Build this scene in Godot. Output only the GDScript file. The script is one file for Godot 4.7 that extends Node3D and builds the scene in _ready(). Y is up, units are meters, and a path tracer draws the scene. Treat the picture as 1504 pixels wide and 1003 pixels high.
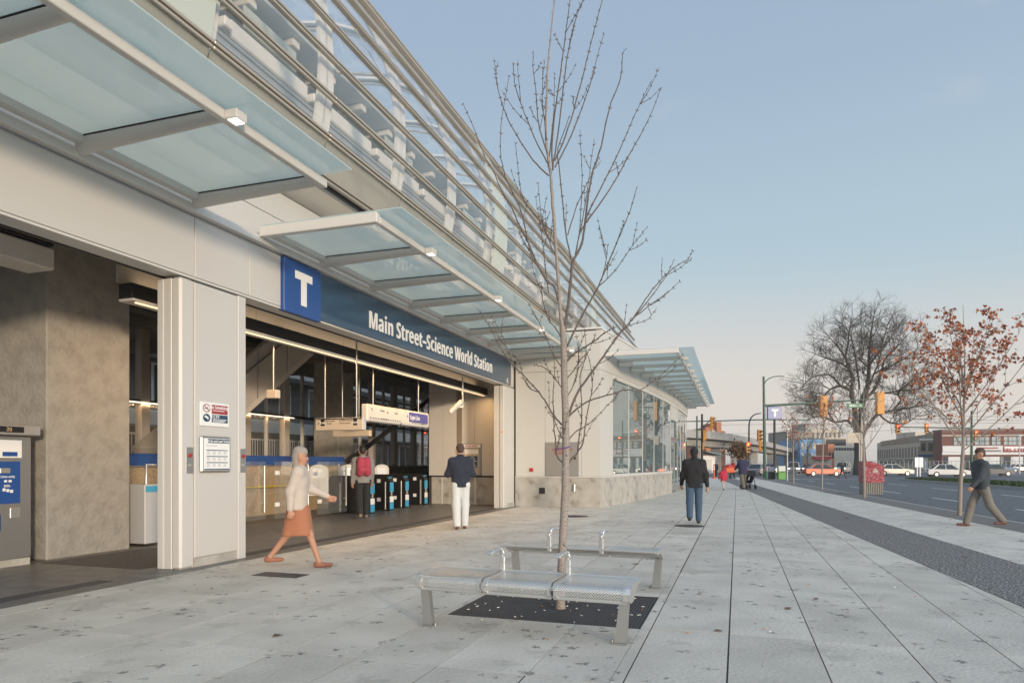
extends Node3D
# A transit station forecourt at low sun: x to the street, -z along the facade, metres.

const EYE := 1.4
const FOCAL := 1000.0          # pixels of the 1504 x 1003 photograph
const CX := 752.0
const HORIZON := 681.0
const YAW := 0.3197            # camera turned left of the facade's direction
const SLANT := 0.072           # the street's direction: x = u + SLANT * z

var rng := RandomNumberGenerator.new()
var used := {}
var mats := {}


# ---------------------------------------------------------------- mesh builder
class MB:
	var v := PackedVector3Array()
	var n := PackedVector3Array()
	var uv := PackedVector2Array()
	var col := PackedColorArray()
	var tint := Color(1, 1, 1)
	var coloured := false
	var xf := Transform3D()

	func tri(a: Vector3, b: Vector3, c: Vector3, na: Vector3, nb: Vector3, nc: Vector3, ua := Vector2.ZERO, ub := Vector2.ZERO, uc := Vector2.ZERO) -> void:
		a = xf * a
		b = xf * b
		c = xf * c
		na = (xf.basis * na).normalized()
		nb = (xf.basis * nb).normalized()
		nc = (xf.basis * nc).normalized()
		var g := (b - a).cross(c - a)
		if g.dot(na + nb + nc) > 0.0:
			v.append(a); v.append(c); v.append(b)
			n.append(na); n.append(nc); n.append(nb)
			uv.append(ua); uv.append(uc); uv.append(ub)
		else:
			v.append(a); v.append(b); v.append(c)
			n.append(na); n.append(nb); n.append(nc)
			uv.append(ua); uv.append(ub); uv.append(uc)
		if coloured:
			col.append(tint); col.append(tint); col.append(tint)

	func quad(a: Vector3, b: Vector3, c: Vector3, d: Vector3, nn: Vector3, ua := Vector2.ZERO, ub := Vector2(1, 0), uc := Vector2(1, 1), ud := Vector2(0, 1)) -> void:
		tri(a, b, c, nn, nn, nn, ua, ub, uc)
		tri(a, c, d, nn, nn, nn, ua, uc, ud)

	func face(pts: Array, out: Vector3) -> void:   # convex polygon
		var nn: Vector3 = (pts[1] - pts[0]).cross(pts[2] - pts[0]).normalized()
		if nn.dot(out) < 0.0:
			nn = -nn
		var e: Vector3 = (pts[1] - pts[0]).normalized()
		var f: Vector3 = nn.cross(e)
		for i in range(1, pts.size() - 1):
			var p: Vector3 = pts[0]
			var q: Vector3 = pts[i]
			var r: Vector3 = pts[i + 1]
			tri(p, q, r, nn, nn, nn, Vector2(p.dot(e), p.dot(f)), Vector2(q.dot(e), q.dot(f)), Vector2(r.dot(e), r.dot(f)))

	func box(c: Vector3, s: Vector3, bev := 0.0) -> void:
		var h := s * 0.5
		var b := minf(bev, minf(h.x, minf(h.y, h.z)) * 0.9)
		for ax in 3:
			var o1 := (ax + 1) % 3
			var o2 := (ax + 2) % 3
			for sg in [-1.0, 1.0]:
				var nn := Vector3.ZERO
				nn[ax] = sg
				var pts := []
				for k in [[-1, -1], [1, -1], [1, 1], [-1, 1]]:
					var p := c
					p[ax] += sg * h[ax]
					p[o1] += k[0] * (h[o1] - b)
					p[o2] += k[1] * (h[o2] - b)
					pts.append(p)
				face(pts, nn)
		if b <= 0.0:
			return
		for ax in 3:
			var o1 := (ax + 1) % 3
			var o2 := (ax + 2) % 3
			for s1 in [-1.0, 1.0]:
				for s2 in [-1.0, 1.0]:
					var pts := []
					for k in [[-1.0, 0], [1.0, 0], [1.0, 1], [-1.0, 1]]:
						var p := c
						p[ax] += k[0] * (h[ax] - b)
						p[o1] += s1 * (h[o1] - (b if k[1] == 1 else 0.0))
						p[o2] += s2 * (h[o2] - (b if k[1] == 0 else 0.0))
						pts.append(p)
					var nn := Vector3.ZERO
					nn[o1] = s1
					nn[o2] = s2
					face(pts, nn)
		for sx in [-1.0, 1.0]:
			for sy in [-1.0, 1.0]:
				for sz in [-1.0, 1.0]:
					var q := Vector3(sx, sy, sz)
					face([c + q * Vector3(h.x, h.y - b, h.z - b), c + q * Vector3(h.x - b, h.y, h.z - b), c + q * Vector3(h.x - b, h.y - b, h.z)], q)

	func slab(x0: float, x1: float, y0: float, y1: float, z0: float, z1: float, bev := 0.0) -> void:
		box(Vector3((x0 + x1) / 2, (y0 + y1) / 2, (z0 + z1) / 2), Vector3(absf(x1 - x0), absf(y1 - y0), absf(z1 - z0)), bev)

	func bar(a: Vector3, b: Vector3, w: float, t: float, bev := 0.0, up := Vector3.UP) -> void:
		var d := b - a
		var zz := d.normalized()
		if absf(zz.dot(up)) > 0.98:
			up = Vector3.RIGHT
		var xx := up.cross(zz).normalized()
		var yy := zz.cross(xx)
		var keep := xf
		xf = xf * Transform3D(Basis(xx, yy, zz), (a + b) / 2)
		box(Vector3.ZERO, Vector3(w, t, d.length()), bev)
		xf = keep

	func tube(pts: Array, rad: Array, sides := 8, caps := true) -> void:
		var m := pts.size()
		var rings := []
		var dirs := []
		var t0: Vector3 = (pts[1] - pts[0]).normalized()
		var u := t0.cross(Vector3.UP if absf(t0.y) < 0.9 else Vector3.RIGHT).normalized()
		for i in m:
			var t: Vector3 = (pts[mini(i + 1, m - 1)] - pts[maxi(i - 1, 0)]).normalized()
			u = (u - t * u.dot(t)).normalized()
			var w := t.cross(u)
			var ring := []
			var dd := []
			for k in sides:
				var a := TAU * k / sides
				var d := u * cos(a) + w * sin(a)
				dd.append(d)
				ring.append(pts[i] + d * rad[i])
			rings.append(ring)
			dirs.append(dd)
		var len_ := 0.0
		for i in m - 1:
			var l2: float = len_ + (pts[i + 1] - pts[i]).length()
			for k in sides:
				var k2 := (k + 1) % sides
				var u0 := float(k) / sides
				var u1 := float(k + 1) / sides
				tri(rings[i][k], rings[i][k2], rings[i + 1][k2], dirs[i][k], dirs[i][k2], dirs[i + 1][k2], Vector2(u0, len_), Vector2(u1, len_), Vector2(u1, l2))
				tri(rings[i][k], rings[i + 1][k2], rings[i + 1][k], dirs[i][k], dirs[i + 1][k2], dirs[i + 1][k], Vector2(u0, len_), Vector2(u1, l2), Vector2(u0, l2))
			len_ = l2
		if caps:
			face(rings[0], pts[0] - pts[1])
			face(rings[m - 1], pts[m - 1] - pts[m - 2])

	func cyl(a: Vector3, b: Vector3, r0: float, r1 := -1.0, sides := 12) -> void:
		tube([a, b], [r0, r0 if r1 < 0.0 else r1], sides)

	func extrude(poly: PackedVector2Array, d0: float, d1: float) -> void:   # polygon in local xy, depth along z
		var idx := Geometry2D.triangulate_polygon(poly)
		for s in [[d0, -1.0], [d1, 1.0]]:
			for i in range(0, idx.size(), 3):
				var a := poly[idx[i]]
				var b := poly[idx[i + 1]]
				var c := poly[idx[i + 2]]
				var nn := Vector3(0, 0, s[1])
				tri(Vector3(a.x, a.y, s[0]), Vector3(b.x, b.y, s[0]), Vector3(c.x, c.y, s[0]), nn, nn, nn, a, b, c)
		var cw := 1.0 if Geometry2D.is_polygon_clockwise(poly) else -1.0
		for i in poly.size():
			var a := poly[i]
			var b := poly[(i + 1) % poly.size()]
			var e := (b - a).normalized()
			var nn := Vector3(-e.y, e.x, 0) * cw
			var l := a.distance_to(b)
			quad(Vector3(a.x, a.y, d0), Vector3(b.x, b.y, d0), Vector3(b.x, b.y, d1), Vector3(a.x, a.y, d1), nn, Vector2.ZERO, Vector2(l, 0), Vector2(l, d1 - d0), Vector2(0, d1 - d0))

	func lathe(prof: Array, sides := 16, at := Vector3.ZERO) -> void:   # profile of Vector2(radius, y)
		for i in prof.size() - 1:
			var p: Vector2 = prof[i]
			var q: Vector2 = prof[i + 1]
			if p.is_equal_approx(q):
				continue
			var e := (q - p).normalized()
			for k in sides:
				var a0 := TAU * k / sides
				var a1 := TAU * (k + 1) / sides
				var d0 := Vector3(cos(a0), 0, sin(a0))
				var d1 := Vector3(cos(a1), 0, sin(a1))
				var n0 := d0 * e.y - Vector3.UP * e.x
				var n1 := d1 * e.y - Vector3.UP * e.x
				if p.x > 0.0001 or q.x > 0.0001:
					if p.x > 0.0001:
						tri(at + d0 * p.x + Vector3.UP * p.y, at + d1 * p.x + Vector3.UP * p.y, at + d1 * q.x + Vector3.UP * q.y, n0, n1, n1)
					if q.x > 0.0001:
						tri(at + d0 * p.x + Vector3.UP * p.y, at + d1 * q.x + Vector3.UP * q.y, at + d0 * q.x + Vector3.UP * q.y, n0, n1, n0)

	func ball(c: Vector3, r: Vector3, sides := 10) -> void:
		var rows := maxi(4, sides / 2)
		for i in rows:
			var p0 := PI * i / rows - PI / 2
			var p1 := PI * (i + 1) / rows - PI / 2
			for k in sides:
				var a0 := TAU * k / sides
				var a1 := TAU * (k + 1) / sides
				var q := [Vector3(cos(p0) * cos(a0), sin(p0), cos(p0) * sin(a0)), Vector3(cos(p0) * cos(a1), sin(p0), cos(p0) * sin(a1)), Vector3(cos(p1) * cos(a1), sin(p1), cos(p1) * sin(a1)), Vector3(cos(p1) * cos(a0), sin(p1), cos(p1) * sin(a0))]
				if i > 0:
					tri(c + q[0] * r, c + q[1] * r, c + q[2] * r, q[0], q[1], q[2])
				if i < rows - 1:
					tri(c + q[0] * r, c + q[2] * r, c + q[3] * r, q[0], q[2], q[3])

	func mesh(m: Material) -> ArrayMesh:
		var a := []
		a.resize(Mesh.ARRAY_MAX)
		a[Mesh.ARRAY_VERTEX] = v
		a[Mesh.ARRAY_NORMAL] = n
		a[Mesh.ARRAY_TEX_UV] = uv
		if coloured:
			a[Mesh.ARRAY_COLOR] = col
		var o := ArrayMesh.new()
		o.add_surface_from_arrays(Mesh.PRIMITIVE_TRIANGLES, a)
		o.surface_set_material(0, m)
		return o


# ---------------------------------------------------------------- scene helpers
func numbered(called: String) -> String:
	if not used.has(called):
		used[called] = 0
		return called
	used[called] += 1
	return "%s_%03d" % [called, used[called]]


func tag(o: Node, label: String, category: String, group := "") -> Node:
	o.set_meta("label", label)
	o.set_meta("category", category)
	if group != "":
		o.set_meta("group", group)
	return o


func thing(called: String, label: String, category: String, at := Vector3.ZERO, turn := 0.0, group := "") -> Node3D:
	var o := Node3D.new()
	o.name = numbered(called)
	add_child(o)
	o.position = at
	o.rotation.y = turn
	tag(o, label, category, group)
	return o


func put(called: String, mb: MB, m: Material, parent: Node = null) -> MeshInstance3D:
	var o := MeshInstance3D.new()
	o.mesh = mb.mesh(m)
	if parent == null:
		o.name = numbered(called)
		add_child(o)
	else:
		o.name = called
		parent.add_child(o, true)
	return o


func share(called: String, mesh: Mesh, parent: Node, at: Transform3D, m: Material = null) -> MeshInstance3D:
	var o := MeshInstance3D.new()
	o.mesh = mesh
	o.name = called
	o.transform = at
	if m:
		o.material_override = m
	parent.add_child(o, true)
	return o


func structure(called: String, mb: MB, m: Material, parent: Node = null) -> MeshInstance3D:
	var o := put(called, mb, m, parent)
	if parent == null:
		o.set_meta("kind", "structure")
	return o


func stuff(o: Node) -> Node:
	o.set_meta("kind", "stuff")
	return o


func group_part(called: String, parent: Node) -> Node3D:
	var o := Node3D.new()
	o.name = called
	parent.add_child(o, true)
	return o


func text(words: String, height: float, depth: float, m: Material, parent: Node, at: Transform3D, called := "lettering", squeeze := 1.0, bold := 700, align := HORIZONTAL_ALIGNMENT_CENTER) -> MeshInstance3D:
	var f := SystemFont.new()
	f.font_names = PackedStringArray(["Droid Sans"])
	f.font_weight = bold
	var t := TextMesh.new()
	t.font = f
	t.text = words
	t.font_size = 64
	t.pixel_size = height / 64.0 / 0.714
	t.depth = depth
	t.curve_step = 2.0
	t.horizontal_alignment = align
	t.material = m
	var o := MeshInstance3D.new()
	o.mesh = t
	o.name = called
	o.transform = at * Transform3D(Basis.from_scale(Vector3(squeeze, 1, 1)), Vector3.ZERO)
	parent.add_child(o, true)
	return o


func facing_x(p: Vector3) -> Transform3D:      # local +z looks along world +x, local +x runs along -z
	return Transform3D(Basis(Vector3(0, 0, -1), Vector3.UP, Vector3(1, 0, 0)), p)


func facing_z(p: Vector3) -> Transform3D:
	return Transform3D(Basis(), p)


func at(px: float, py: float, depth: float) -> Vector3:   # a point seen at a pixel, so many metres along the lens axis
	var x := (px - CX) / FOCAL * depth
	var y := (HORIZON - py) / FOCAL * depth
	return Vector3(x * cos(YAW) - depth * sin(YAW), EYE + y, -x * sin(YAW) - depth * cos(YAW))


func street(u: float, z: float, y := 0.0) -> Vector3:
	return Vector3(u + SLANT * z, y, z)


func srgb(c: Color) -> Color:
	return c.linear_to_srgb()


func mat(called: String, c: Color, rough := 0.6, metal := 0.0) -> StandardMaterial3D:
	if mats.has(called):
		return mats[called]
	var m := StandardMaterial3D.new()
	m.resource_name = called
	var a := c.a
	m.albedo_color = srgb(Color(c.r, c.g, c.b))
	m.albedo_color.a = a
	m.roughness = rough
	m.metallic = metal
	if a < 1.0:
		m.transparency = BaseMaterial3D.TRANSPARENCY_ALPHA
	mats[called] = m
	return m


func noise(kind: int, freq: float, octaves: int, sd: int) -> FastNoiseLite:
	var f := FastNoiseLite.new()
	f.noise_type = kind
	f.frequency = freq
	f.fractal_octaves = octaves
	f.seed = sd
	return f


func ramp_tex(f: FastNoiseLite, stops: Array, size := 512) -> NoiseTexture2D:   # stops: [offset, linear colour]
	var g := Gradient.new()
	var o := PackedFloat32Array()
	var c := PackedColorArray()
	for s in stops:
		o.append(s[0])
		c.append(srgb(s[1]))
	g.offsets = o
	g.colors = c
	var t := NoiseTexture2D.new()
	t.width = size
	t.height = size
	t.seamless = true
	t.noise = f
	t.color_ramp = g
	return t


func relief(f: FastNoiseLite, strength: float, size := 512) -> NoiseTexture2D:
	var t := NoiseTexture2D.new()
	t.width = size
	t.height = size
	t.seamless = true
	t.noise = f
	t.as_normal_map = true
	t.bump_strength = strength
	return t


func tex_mat(called: String, t: Texture2D, metres: float, rough := 0.8, bump: Texture2D = null, bump_scale := 0.5, metal := 0.0) -> StandardMaterial3D:
	if mats.has(called):
		return mats[called]
	var m := StandardMaterial3D.new()
	m.resource_name = called
	m.albedo_texture = t
	m.roughness = rough
	m.metallic = metal
	m.uv1_triplanar = true
	m.uv1_world_triplanar = true
	m.uv1_scale = Vector3.ONE / metres
	if bump:
		m.normal_enabled = true
		m.normal_texture = bump
		m.normal_scale = bump_scale
	mats[called] = m
	return m


func glow(called: String, c: Color, energy: float) -> StandardMaterial3D:
	var m := mat(called, c, 0.5)
	m.emission_enabled = true
	m.emission = srgb(c)
	m.emission_energy_multiplier = energy
	return m


func _ready() -> void:
	rng.seed = 20
	make_view()
	make_materials()
	make_ground()
	make_station()
	make_interior()
	make_gallery()
	make_corner_unit()
	make_signs()
	make_hall_things()
	make_benches()
	make_trees()
	make_far_buildings()
	make_street_furniture()
	make_vehicles()
	make_people()
	make_litter()


func make_view() -> void:
	var cam := Camera3D.new()
	cam.name = "camera"
	add_child(cam)
	cam.position = Vector3(0, EYE, 0)
	cam.rotation.y = YAW
	cam.projection = Camera3D.PROJECTION_FRUSTUM
	cam.near = 0.05
	cam.far = 3000.0
	cam.size = 0.05 * 1003.0 / FOCAL
	cam.frustum_offset = Vector2(0, 0.05 * (HORIZON - 501.5) / FOCAL)
	cam.current = true

	var env := Environment.new()
	env.background_mode = Environment.BG_SKY
	env.tonemap_mode = Environment.TONE_MAPPER_LINEAR
	env.tonemap_exposure = 1.3
	env.sdfgi_enabled = true
	env.ssao_enabled = true
	env.ssil_enabled = true
	env.fog_enabled = true
	env.fog_density = 0.0004
	env.fog_light_color = Color(0.80, 0.79, 0.79)
	var sky := Sky.new()
	var pm := PanoramaSkyMaterial.new()
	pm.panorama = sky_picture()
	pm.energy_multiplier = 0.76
	sky.sky_material = pm
	env.sky = sky
	var we := WorldEnvironment.new()
	we.name = "world"
	we.environment = env
	add_child(we)

	var sun := DirectionalLight3D.new()
	sun.name = "sun"
	add_child(sun)
	var towards := Vector3(0.72, 0.108, 0.69).normalized()
	sun.look_at_from_position(towards * 50.0, Vector3.ZERO, Vector3.UP)
	sun.light_color = Color(1.0, 0.90, 0.78)
	sun.light_energy = 0.62
	sun.light_angular_distance = 4.5
	sun.shadow_enabled = true


func sky_picture() -> ImageTexture:
	# clear evening air: dusty blue above, a warm pale band at the horizon that stands higher opposite the sun
	var w := 1024
	var h := 512
	var im := Image.create(w, h, false, Image.FORMAT_RGBAF)
	var wisps := noise(FastNoiseLite.TYPE_SIMPLEX_SMOOTH, 1.6, 5, 7)
	var where := noise(FastNoiseLite.TYPE_SIMPLEX_SMOOTH, 1.1, 2, 31)
	var warm := Color(0.77, 0.715, 0.655)
	var mid := Color(0.47, 0.615, 0.70)
	var high := Color(0.36, 0.47, 0.615)
	var top := Color(0.34, 0.445, 0.61)
	for y in h:
		var el := (0.5 - (y + 0.5) / h) * PI
		var e := rad_to_deg(el)
		for x in w:
			# columns: the panorama begins at -z and runs through +x
			var az := (x + 0.5) / w * TAU
			var d := Vector3(sin(az) * cos(el), sin(el), -cos(az) * cos(el))
			var c: Color
			if e < 0.0:
				c = Color(0.30, 0.29, 0.28)
			else:
				var anti := clampf(0.5 - 0.5 * (d.x * 0.72 + d.z * 0.69) / maxf(cos(el), 0.2), 0.0, 1.0)
				var reach := lerpf(10.0, 19.0, anti)
				c = warm.lerp(mid, smoothstep(0.25, 1.0, clampf(e / reach, 0.0, 1.0)))
				c = c.lerp(high, smoothstep(12.0, 34.0, e))
				c = c.lerp(top, smoothstep(34.0, 90.0, e))
				# added glow round the unseen low sun, strengthened to brighten ground and facade
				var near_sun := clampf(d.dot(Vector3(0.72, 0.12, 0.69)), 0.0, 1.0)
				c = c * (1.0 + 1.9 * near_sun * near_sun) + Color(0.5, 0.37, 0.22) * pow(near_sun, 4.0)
				var q := Vector3(d.x, d.y * 2.2, d.z) * 2.0
				var k := smoothstep(0.12, 0.6, wisps.get_noise_3dv(q)) * smoothstep(0.1, 0.5, where.get_noise_3dv(d * 2.5))
				c = c.lerp(Color(0.70, 0.71, 0.74), k * 0.5)
			im.set_pixel(x, y, c)
	return ImageTexture.create_from_image(im)


func make_materials() -> void:
	var S := FastNoiseLite.TYPE_SIMPLEX_SMOOTH
	var C := FastNoiseLite.TYPE_CELLULAR
	mat("white_panel", Color(0.60, 0.58, 0.545), 0.42)
	mat("white_wall", Color(0.58, 0.56, 0.52), 0.5)
	mat("seam", Color(0.10, 0.10, 0.10), 0.8)
	mat("steel_paint", Color(0.62, 0.61, 0.58), 0.4)
	mat("rail_paint", Color(0.66, 0.64, 0.60), 0.4)
	mat("bronze_metal", Color(0.50, 0.45, 0.38), 0.42, 0.35)
	mat("rib_white", Color(0.80, 0.76, 0.70), 0.5)
	mat("dark_metal", Color(0.035, 0.035, 0.038), 0.5, 0.3)
	mat("black", Color(0.012, 0.013, 0.016), 0.45)
	mat("stainless", Color(0.72, 0.71, 0.68), 0.34, 0.85)
	mat("stainless_dull", Color(0.44, 0.43, 0.41), 0.42, 0.8)
	var cg := mat("canopy_glass", Color(0.70, 0.76, 0.73, 0.46), 0.03)
	cg.backlight_enabled = true
	cg.backlight = Color(0.75, 0.80, 0.79)
	mat("clear_glass", Color(0.70, 0.80, 0.82, 0.05), 0.02)
	mat("shop_glass", Color(0.28, 0.36, 0.36, 0.34), 0.015).metallic = 0.35
	mat("frit_glass", Color(0.62, 0.66, 0.58, 0.85), 0.12)
	mat("olive_glass", Color(0.42, 0.41, 0.34, 0.55), 0.05)
	mat("soffit", Color(0.55, 0.50, 0.44), 0.5)
	var nv := mat("sign_navy", Color(0.012, 0.055, 0.115), 0.1)
	nv.clearcoat_enabled = true
	mat("sign_blue", Color(0.022, 0.085, 0.30), 0.3)
	mat("letter_white", Color(0.86, 0.86, 0.84), 0.5)
	mat("paint_white", Color(0.72, 0.72, 0.70), 0.7)
	mat("red_paint", Color(0.42, 0.03, 0.03), 0.5)
	mat("signal_yellow", Color(0.62, 0.26, 0.03), 0.5)
	mat("pole_green", Color(0.055, 0.11, 0.075), 0.45)
	mat("glass_dark", Color(0.03, 0.04, 0.045), 0.08)
	var grain := noise(S, 0.09, 4, 3)
	tex_mat("cast_concrete", ramp_tex(noise(S, 0.028, 7, 11), [[0.15, Color(0.30, 0.28, 0.25)], [0.5, Color(0.345, 0.325, 0.29)], [0.85, Color(0.37, 0.35, 0.315)]]), 4.3, 0.85, relief(grain, 3.0), 0.35)
	tex_mat("plinth_concrete", ramp_tex(noise(S, 0.012, 6, 12), [[0.12, Color(0.27, 0.25, 0.215)], [0.32, Color(0.40, 0.38, 0.335)], [0.8, Color(0.48, 0.455, 0.41)]]), 3.4, 0.85, relief(grain, 3.0), 0.35)
	tex_mat("hall_floor", ramp_tex(noise(S, 0.02, 5, 14), [[0.3, Color(0.125, 0.122, 0.116)], [0.7, Color(0.175, 0.17, 0.162)]]), 3.0, 0.42)
	tex_mat("dark_tile", ramp_tex(noise(S, 0.05, 4, 15), [[0.3, Color(0.05, 0.052, 0.055)], [0.7, Color(0.085, 0.087, 0.09)]]), 2.0, 0.6)
	tex_mat("tan_tile", ramp_tex(noise(S, 0.03, 4, 16), [[0.3, Color(0.38, 0.28, 0.17)], [0.7, Color(0.47, 0.36, 0.23)]]), 1.5, 0.5)
	tex_mat("aggregate", ramp_tex(noise(C, 0.13, 2, 17), [[0.1, Color(0.055, 0.056, 0.058)], [0.35, Color(0.12, 0.12, 0.118)], [0.55, Color(0.22, 0.21, 0.20)], [0.8, Color(0.60, 0.57, 0.52)]], 1024), 3.4, 0.85, relief(noise(C, 0.13, 2, 17), 6.0, 1024), 0.6)
	tex_mat("grey_aggregate", ramp_tex(noise(C, 0.12, 2, 18), [[0.25, Color(0.13, 0.125, 0.115)], [0.55, Color(0.22, 0.21, 0.195)], [0.9, Color(0.36, 0.34, 0.31)]], 1024), 2.4, 0.9, relief(noise(C, 0.12, 2, 18), 5.0, 1024), 0.5)
	tex_mat("asphalt", ramp_tex(noise(S, 0.03, 6, 19), [[0.25, Color(0.105, 0.112, 0.118)], [0.55, Color(0.135, 0.142, 0.148)], [0.85, Color(0.175, 0.18, 0.185)]], 1024), 9.0, 0.82, relief(noise(C, 0.2, 2, 20), 4.0), 0.4)
	tex_mat("far_ground", ramp_tex(noise(S, 0.02, 5, 21), [[0.3, Color(0.13, 0.135, 0.135)], [0.7, Color(0.19, 0.19, 0.185)]]), 20.0, 0.9)
	tex_mat("kerb_stone", ramp_tex(noise(S, 0.05, 5, 22), [[0.3, Color(0.34, 0.33, 0.31)], [0.7, Color(0.45, 0.44, 0.41)]]), 2.0, 0.85)
	tex_mat("bark", ramp_tex(noise(S, 0.06, 5, 23), [[0.2, Color(0.20, 0.165, 0.14)], [0.5, Color(0.34, 0.29, 0.25)], [0.8, Color(0.44, 0.39, 0.34)]]), 0.5, 0.9, relief(grain, 5.0), 0.5)
	tex_mat("twig_bark", ramp_tex(noise(S, 0.06, 4, 29), [[0.3, Color(0.10, 0.078, 0.066)], [0.7, Color(0.19, 0.155, 0.13)]], 256), 0.3, 0.85)
	tex_mat("dark_bark", ramp_tex(noise(S, 0.06, 5, 24), [[0.3, Color(0.07, 0.06, 0.052)], [0.7, Color(0.14, 0.12, 0.10)]]), 1.5, 0.95)
	tex_mat("brick_red", ramp_tex(noise(S, 0.05, 5, 25), [[0.3, Color(0.16, 0.075, 0.06)], [0.7, Color(0.23, 0.11, 0.085)]]), 6.0, 0.9)
	tex_mat("brick_orange", ramp_tex(noise(S, 0.05, 5, 26), [[0.3, Color(0.40, 0.155, 0.085)], [0.7, Color(0.50, 0.21, 0.12)]]), 8.0, 0.9)
	tex_mat("cream_stucco", ramp_tex(noise(S, 0.03, 5, 27), [[0.3, Color(0.50, 0.44, 0.35)], [0.7, Color(0.60, 0.53, 0.43)]]), 10.0, 0.9)
	tex_mat("guideway", ramp_tex(noise(S, 0.03, 5, 28), [[0.3, Color(0.36, 0.345, 0.32)], [0.7, Color(0.46, 0.44, 0.41)]]), 10.0, 0.9)
	mats["paving"] = paving_material()


func paving_material() -> StandardMaterial3D:
	# light broom-finished concrete with the dark prints that wet leaves and gum leave behind
	var n := 2048
	var metres := 11.0
	var fine := noise(FastNoiseLite.TYPE_SIMPLEX_SMOOTH, 0.35, 2, 41).get_seamless_image(n, n)
	var broad := noise(FastNoiseLite.TYPE_SIMPLEX_SMOOTH, 0.006, 5, 42).get_seamless_image(n, n)
	fine.convert(Image.FORMAT_L8)
	broad.convert(Image.FORMAT_L8)
	var fd := fine.get_data()
	var bd := broad.get_data()
	var lr := PackedByteArray()
	var lg := PackedByteArray()
	var lb := PackedByteArray()
	lr.resize(512); lg.resize(512); lb.resize(512)
	for i in 512:
		var t := i / 511.0
		var c := Color(0.565, 0.52, 0.452).lerp(Color(0.72, 0.665, 0.58), smoothstep(0.1, 0.9, t)).linear_to_srgb()
		lr[i] = int(c.r * 255.0); lg[i] = int(c.g * 255.0); lb[i] = int(c.b * 255.0)
	var data := PackedByteArray()
	data.resize(n * n * 4)
	var j := 0
	for i in n * n:
		var k := (fd[i] + bd[i] * 3) >> 1
		data[j] = lr[k]
		data[j + 1] = lg[k]
		data[j + 2] = lb[k]
		data[j + 3] = 255
		j += 4
	var im := Image.create_from_data(n, n, false, Image.FORMAT_RGBA8, data)
	var r := RandomNumberGenerator.new()
	r.seed = 77
	var edge := noise(FastNoiseLite.TYPE_SIMPLEX_SMOOTH, 0.05, 4, 43)
	var stamps := []
	for s in 14:
		var w := 46
		var h := 34
		var st := Image.create(w, h, false, Image.FORMAT_RGBA8)
		var brown := s % 5 == 0
		for y in h:
			for x in w:
				var p := Vector2((x - w / 2.0) / (w / 2.0), (y - h / 2.0) / (h / 2.0))
				var ang := p.angle()
				var lobes := 0.42 + 0.15 * cos(ang * 5.0 + s) + 0.45 * edge.get_noise_2d(x * 1.4 + s * 100, y * 1.4)
				var a := smoothstep(0.0, 0.28, lobes - p.length()) * (0.72 + 0.5 * edge.get_noise_2d(x * 3.0, y * 3.0 + s * 50))
				var c := (Color(0.20, 0.165, 0.11) if brown else Color(0.10, 0.098, 0.092)).linear_to_srgb()
				c.a = clampf(a * 0.85, 0.0, 0.85)
				st.set_pixel(x, y, c)
		stamps.append(st)
	for s in 150:      # broad faint spills with ragged outlines
		var w := r.randi_range(60, 150)
		var st := Image.create(w, w, false, Image.FORMAT_RGBA8)
		for y in w:
			for x in w:
				var p := Vector2(x - w / 2.0, y - w / 2.0) / (w / 2.0)
				var q := 0.55 + 0.6 * edge.get_noise_2d(x * 0.9 + s * 90, y * 0.9) - p.length()
				var c := Color(0.20, 0.19, 0.165).linear_to_srgb()
				c.a = clampf(smoothstep(0.0, 0.35, q) * 0.17 + (0.06 if q > 0.02 and q < 0.07 else 0.0), 0.0, 0.25)
				st.set_pixel(x, y, c)
		im.blend_rect(st, Rect2i(0, 0, w, w), Vector2i(r.randi_range(0, n - w), r.randi_range(0, n - w)))
	var crowd := noise(FastNoiseLite.TYPE_SIMPLEX_SMOOTH, 0.0035, 2, 44)
	var laid := 0
	while laid < 1900:
		var x := r.randi_range(0, n - 50)
		var y := r.randi_range(0, n - 50)
		if crowd.get_noise_2d(x, y) < r.randf_range(-0.35, 0.45):
			continue
		laid += 1
		var st: Image = stamps[r.randi() % 14].duplicate()
		var sc := r.randf_range(0.3, 1.0)
		if r.randf() < 0.35:
			sc = r.randf_range(0.12, 0.25)
		st.resize(maxi(4, int(46 * sc)), maxi(4, int(34 * sc * r.randf_range(0.7, 1.3))))
		if r.randf() < 0.5:
			st.rotate_90(CLOCKWISE)
		im.blend_rect(st, Rect2i(Vector2i.ZERO, st.get_size()), Vector2i(x, y))
	var m := tex_mat("paving_base", ImageTexture.create_from_image(im), metres, 0.8, relief(noise(FastNoiseLite.TYPE_SIMPLEX_SMOOTH, 0.25, 3, 45), 3.0, 1024), 0.12)
	return m


func clip(poly: Array, p: Vector2, nn: Vector2) -> Array:   # keeps the side that nn points to
	var out := []
	for i in poly.size():
		var a: Vector2 = poly[i]
		var b: Vector2 = poly[(i + 1) % poly.size()]
		var da := (a - p).dot(nn)
		var db := (b - p).dot(nn)
		if da >= 0.0:
			out.append(a)
		if da * db < 0.0:
			out.append(a.lerp(b, da / (da - db)))
	return out


func inset(poly: Array, d: float) -> Array:
	var out := poly.duplicate()
	var c := Vector2.ZERO
	for p in poly:
		c += p / poly.size()
	for i in poly.size():
		var a: Vector2 = poly[i]
		var b: Vector2 = poly[(i + 1) % poly.size()]
		var e := (b - a).normalized()
		var nn := Vector2(-e.y, e.x)
		if nn.dot(c - a) < 0.0:
			nn = -nn
		out = clip(out, a + nn * d, nn)
	return out


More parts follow.
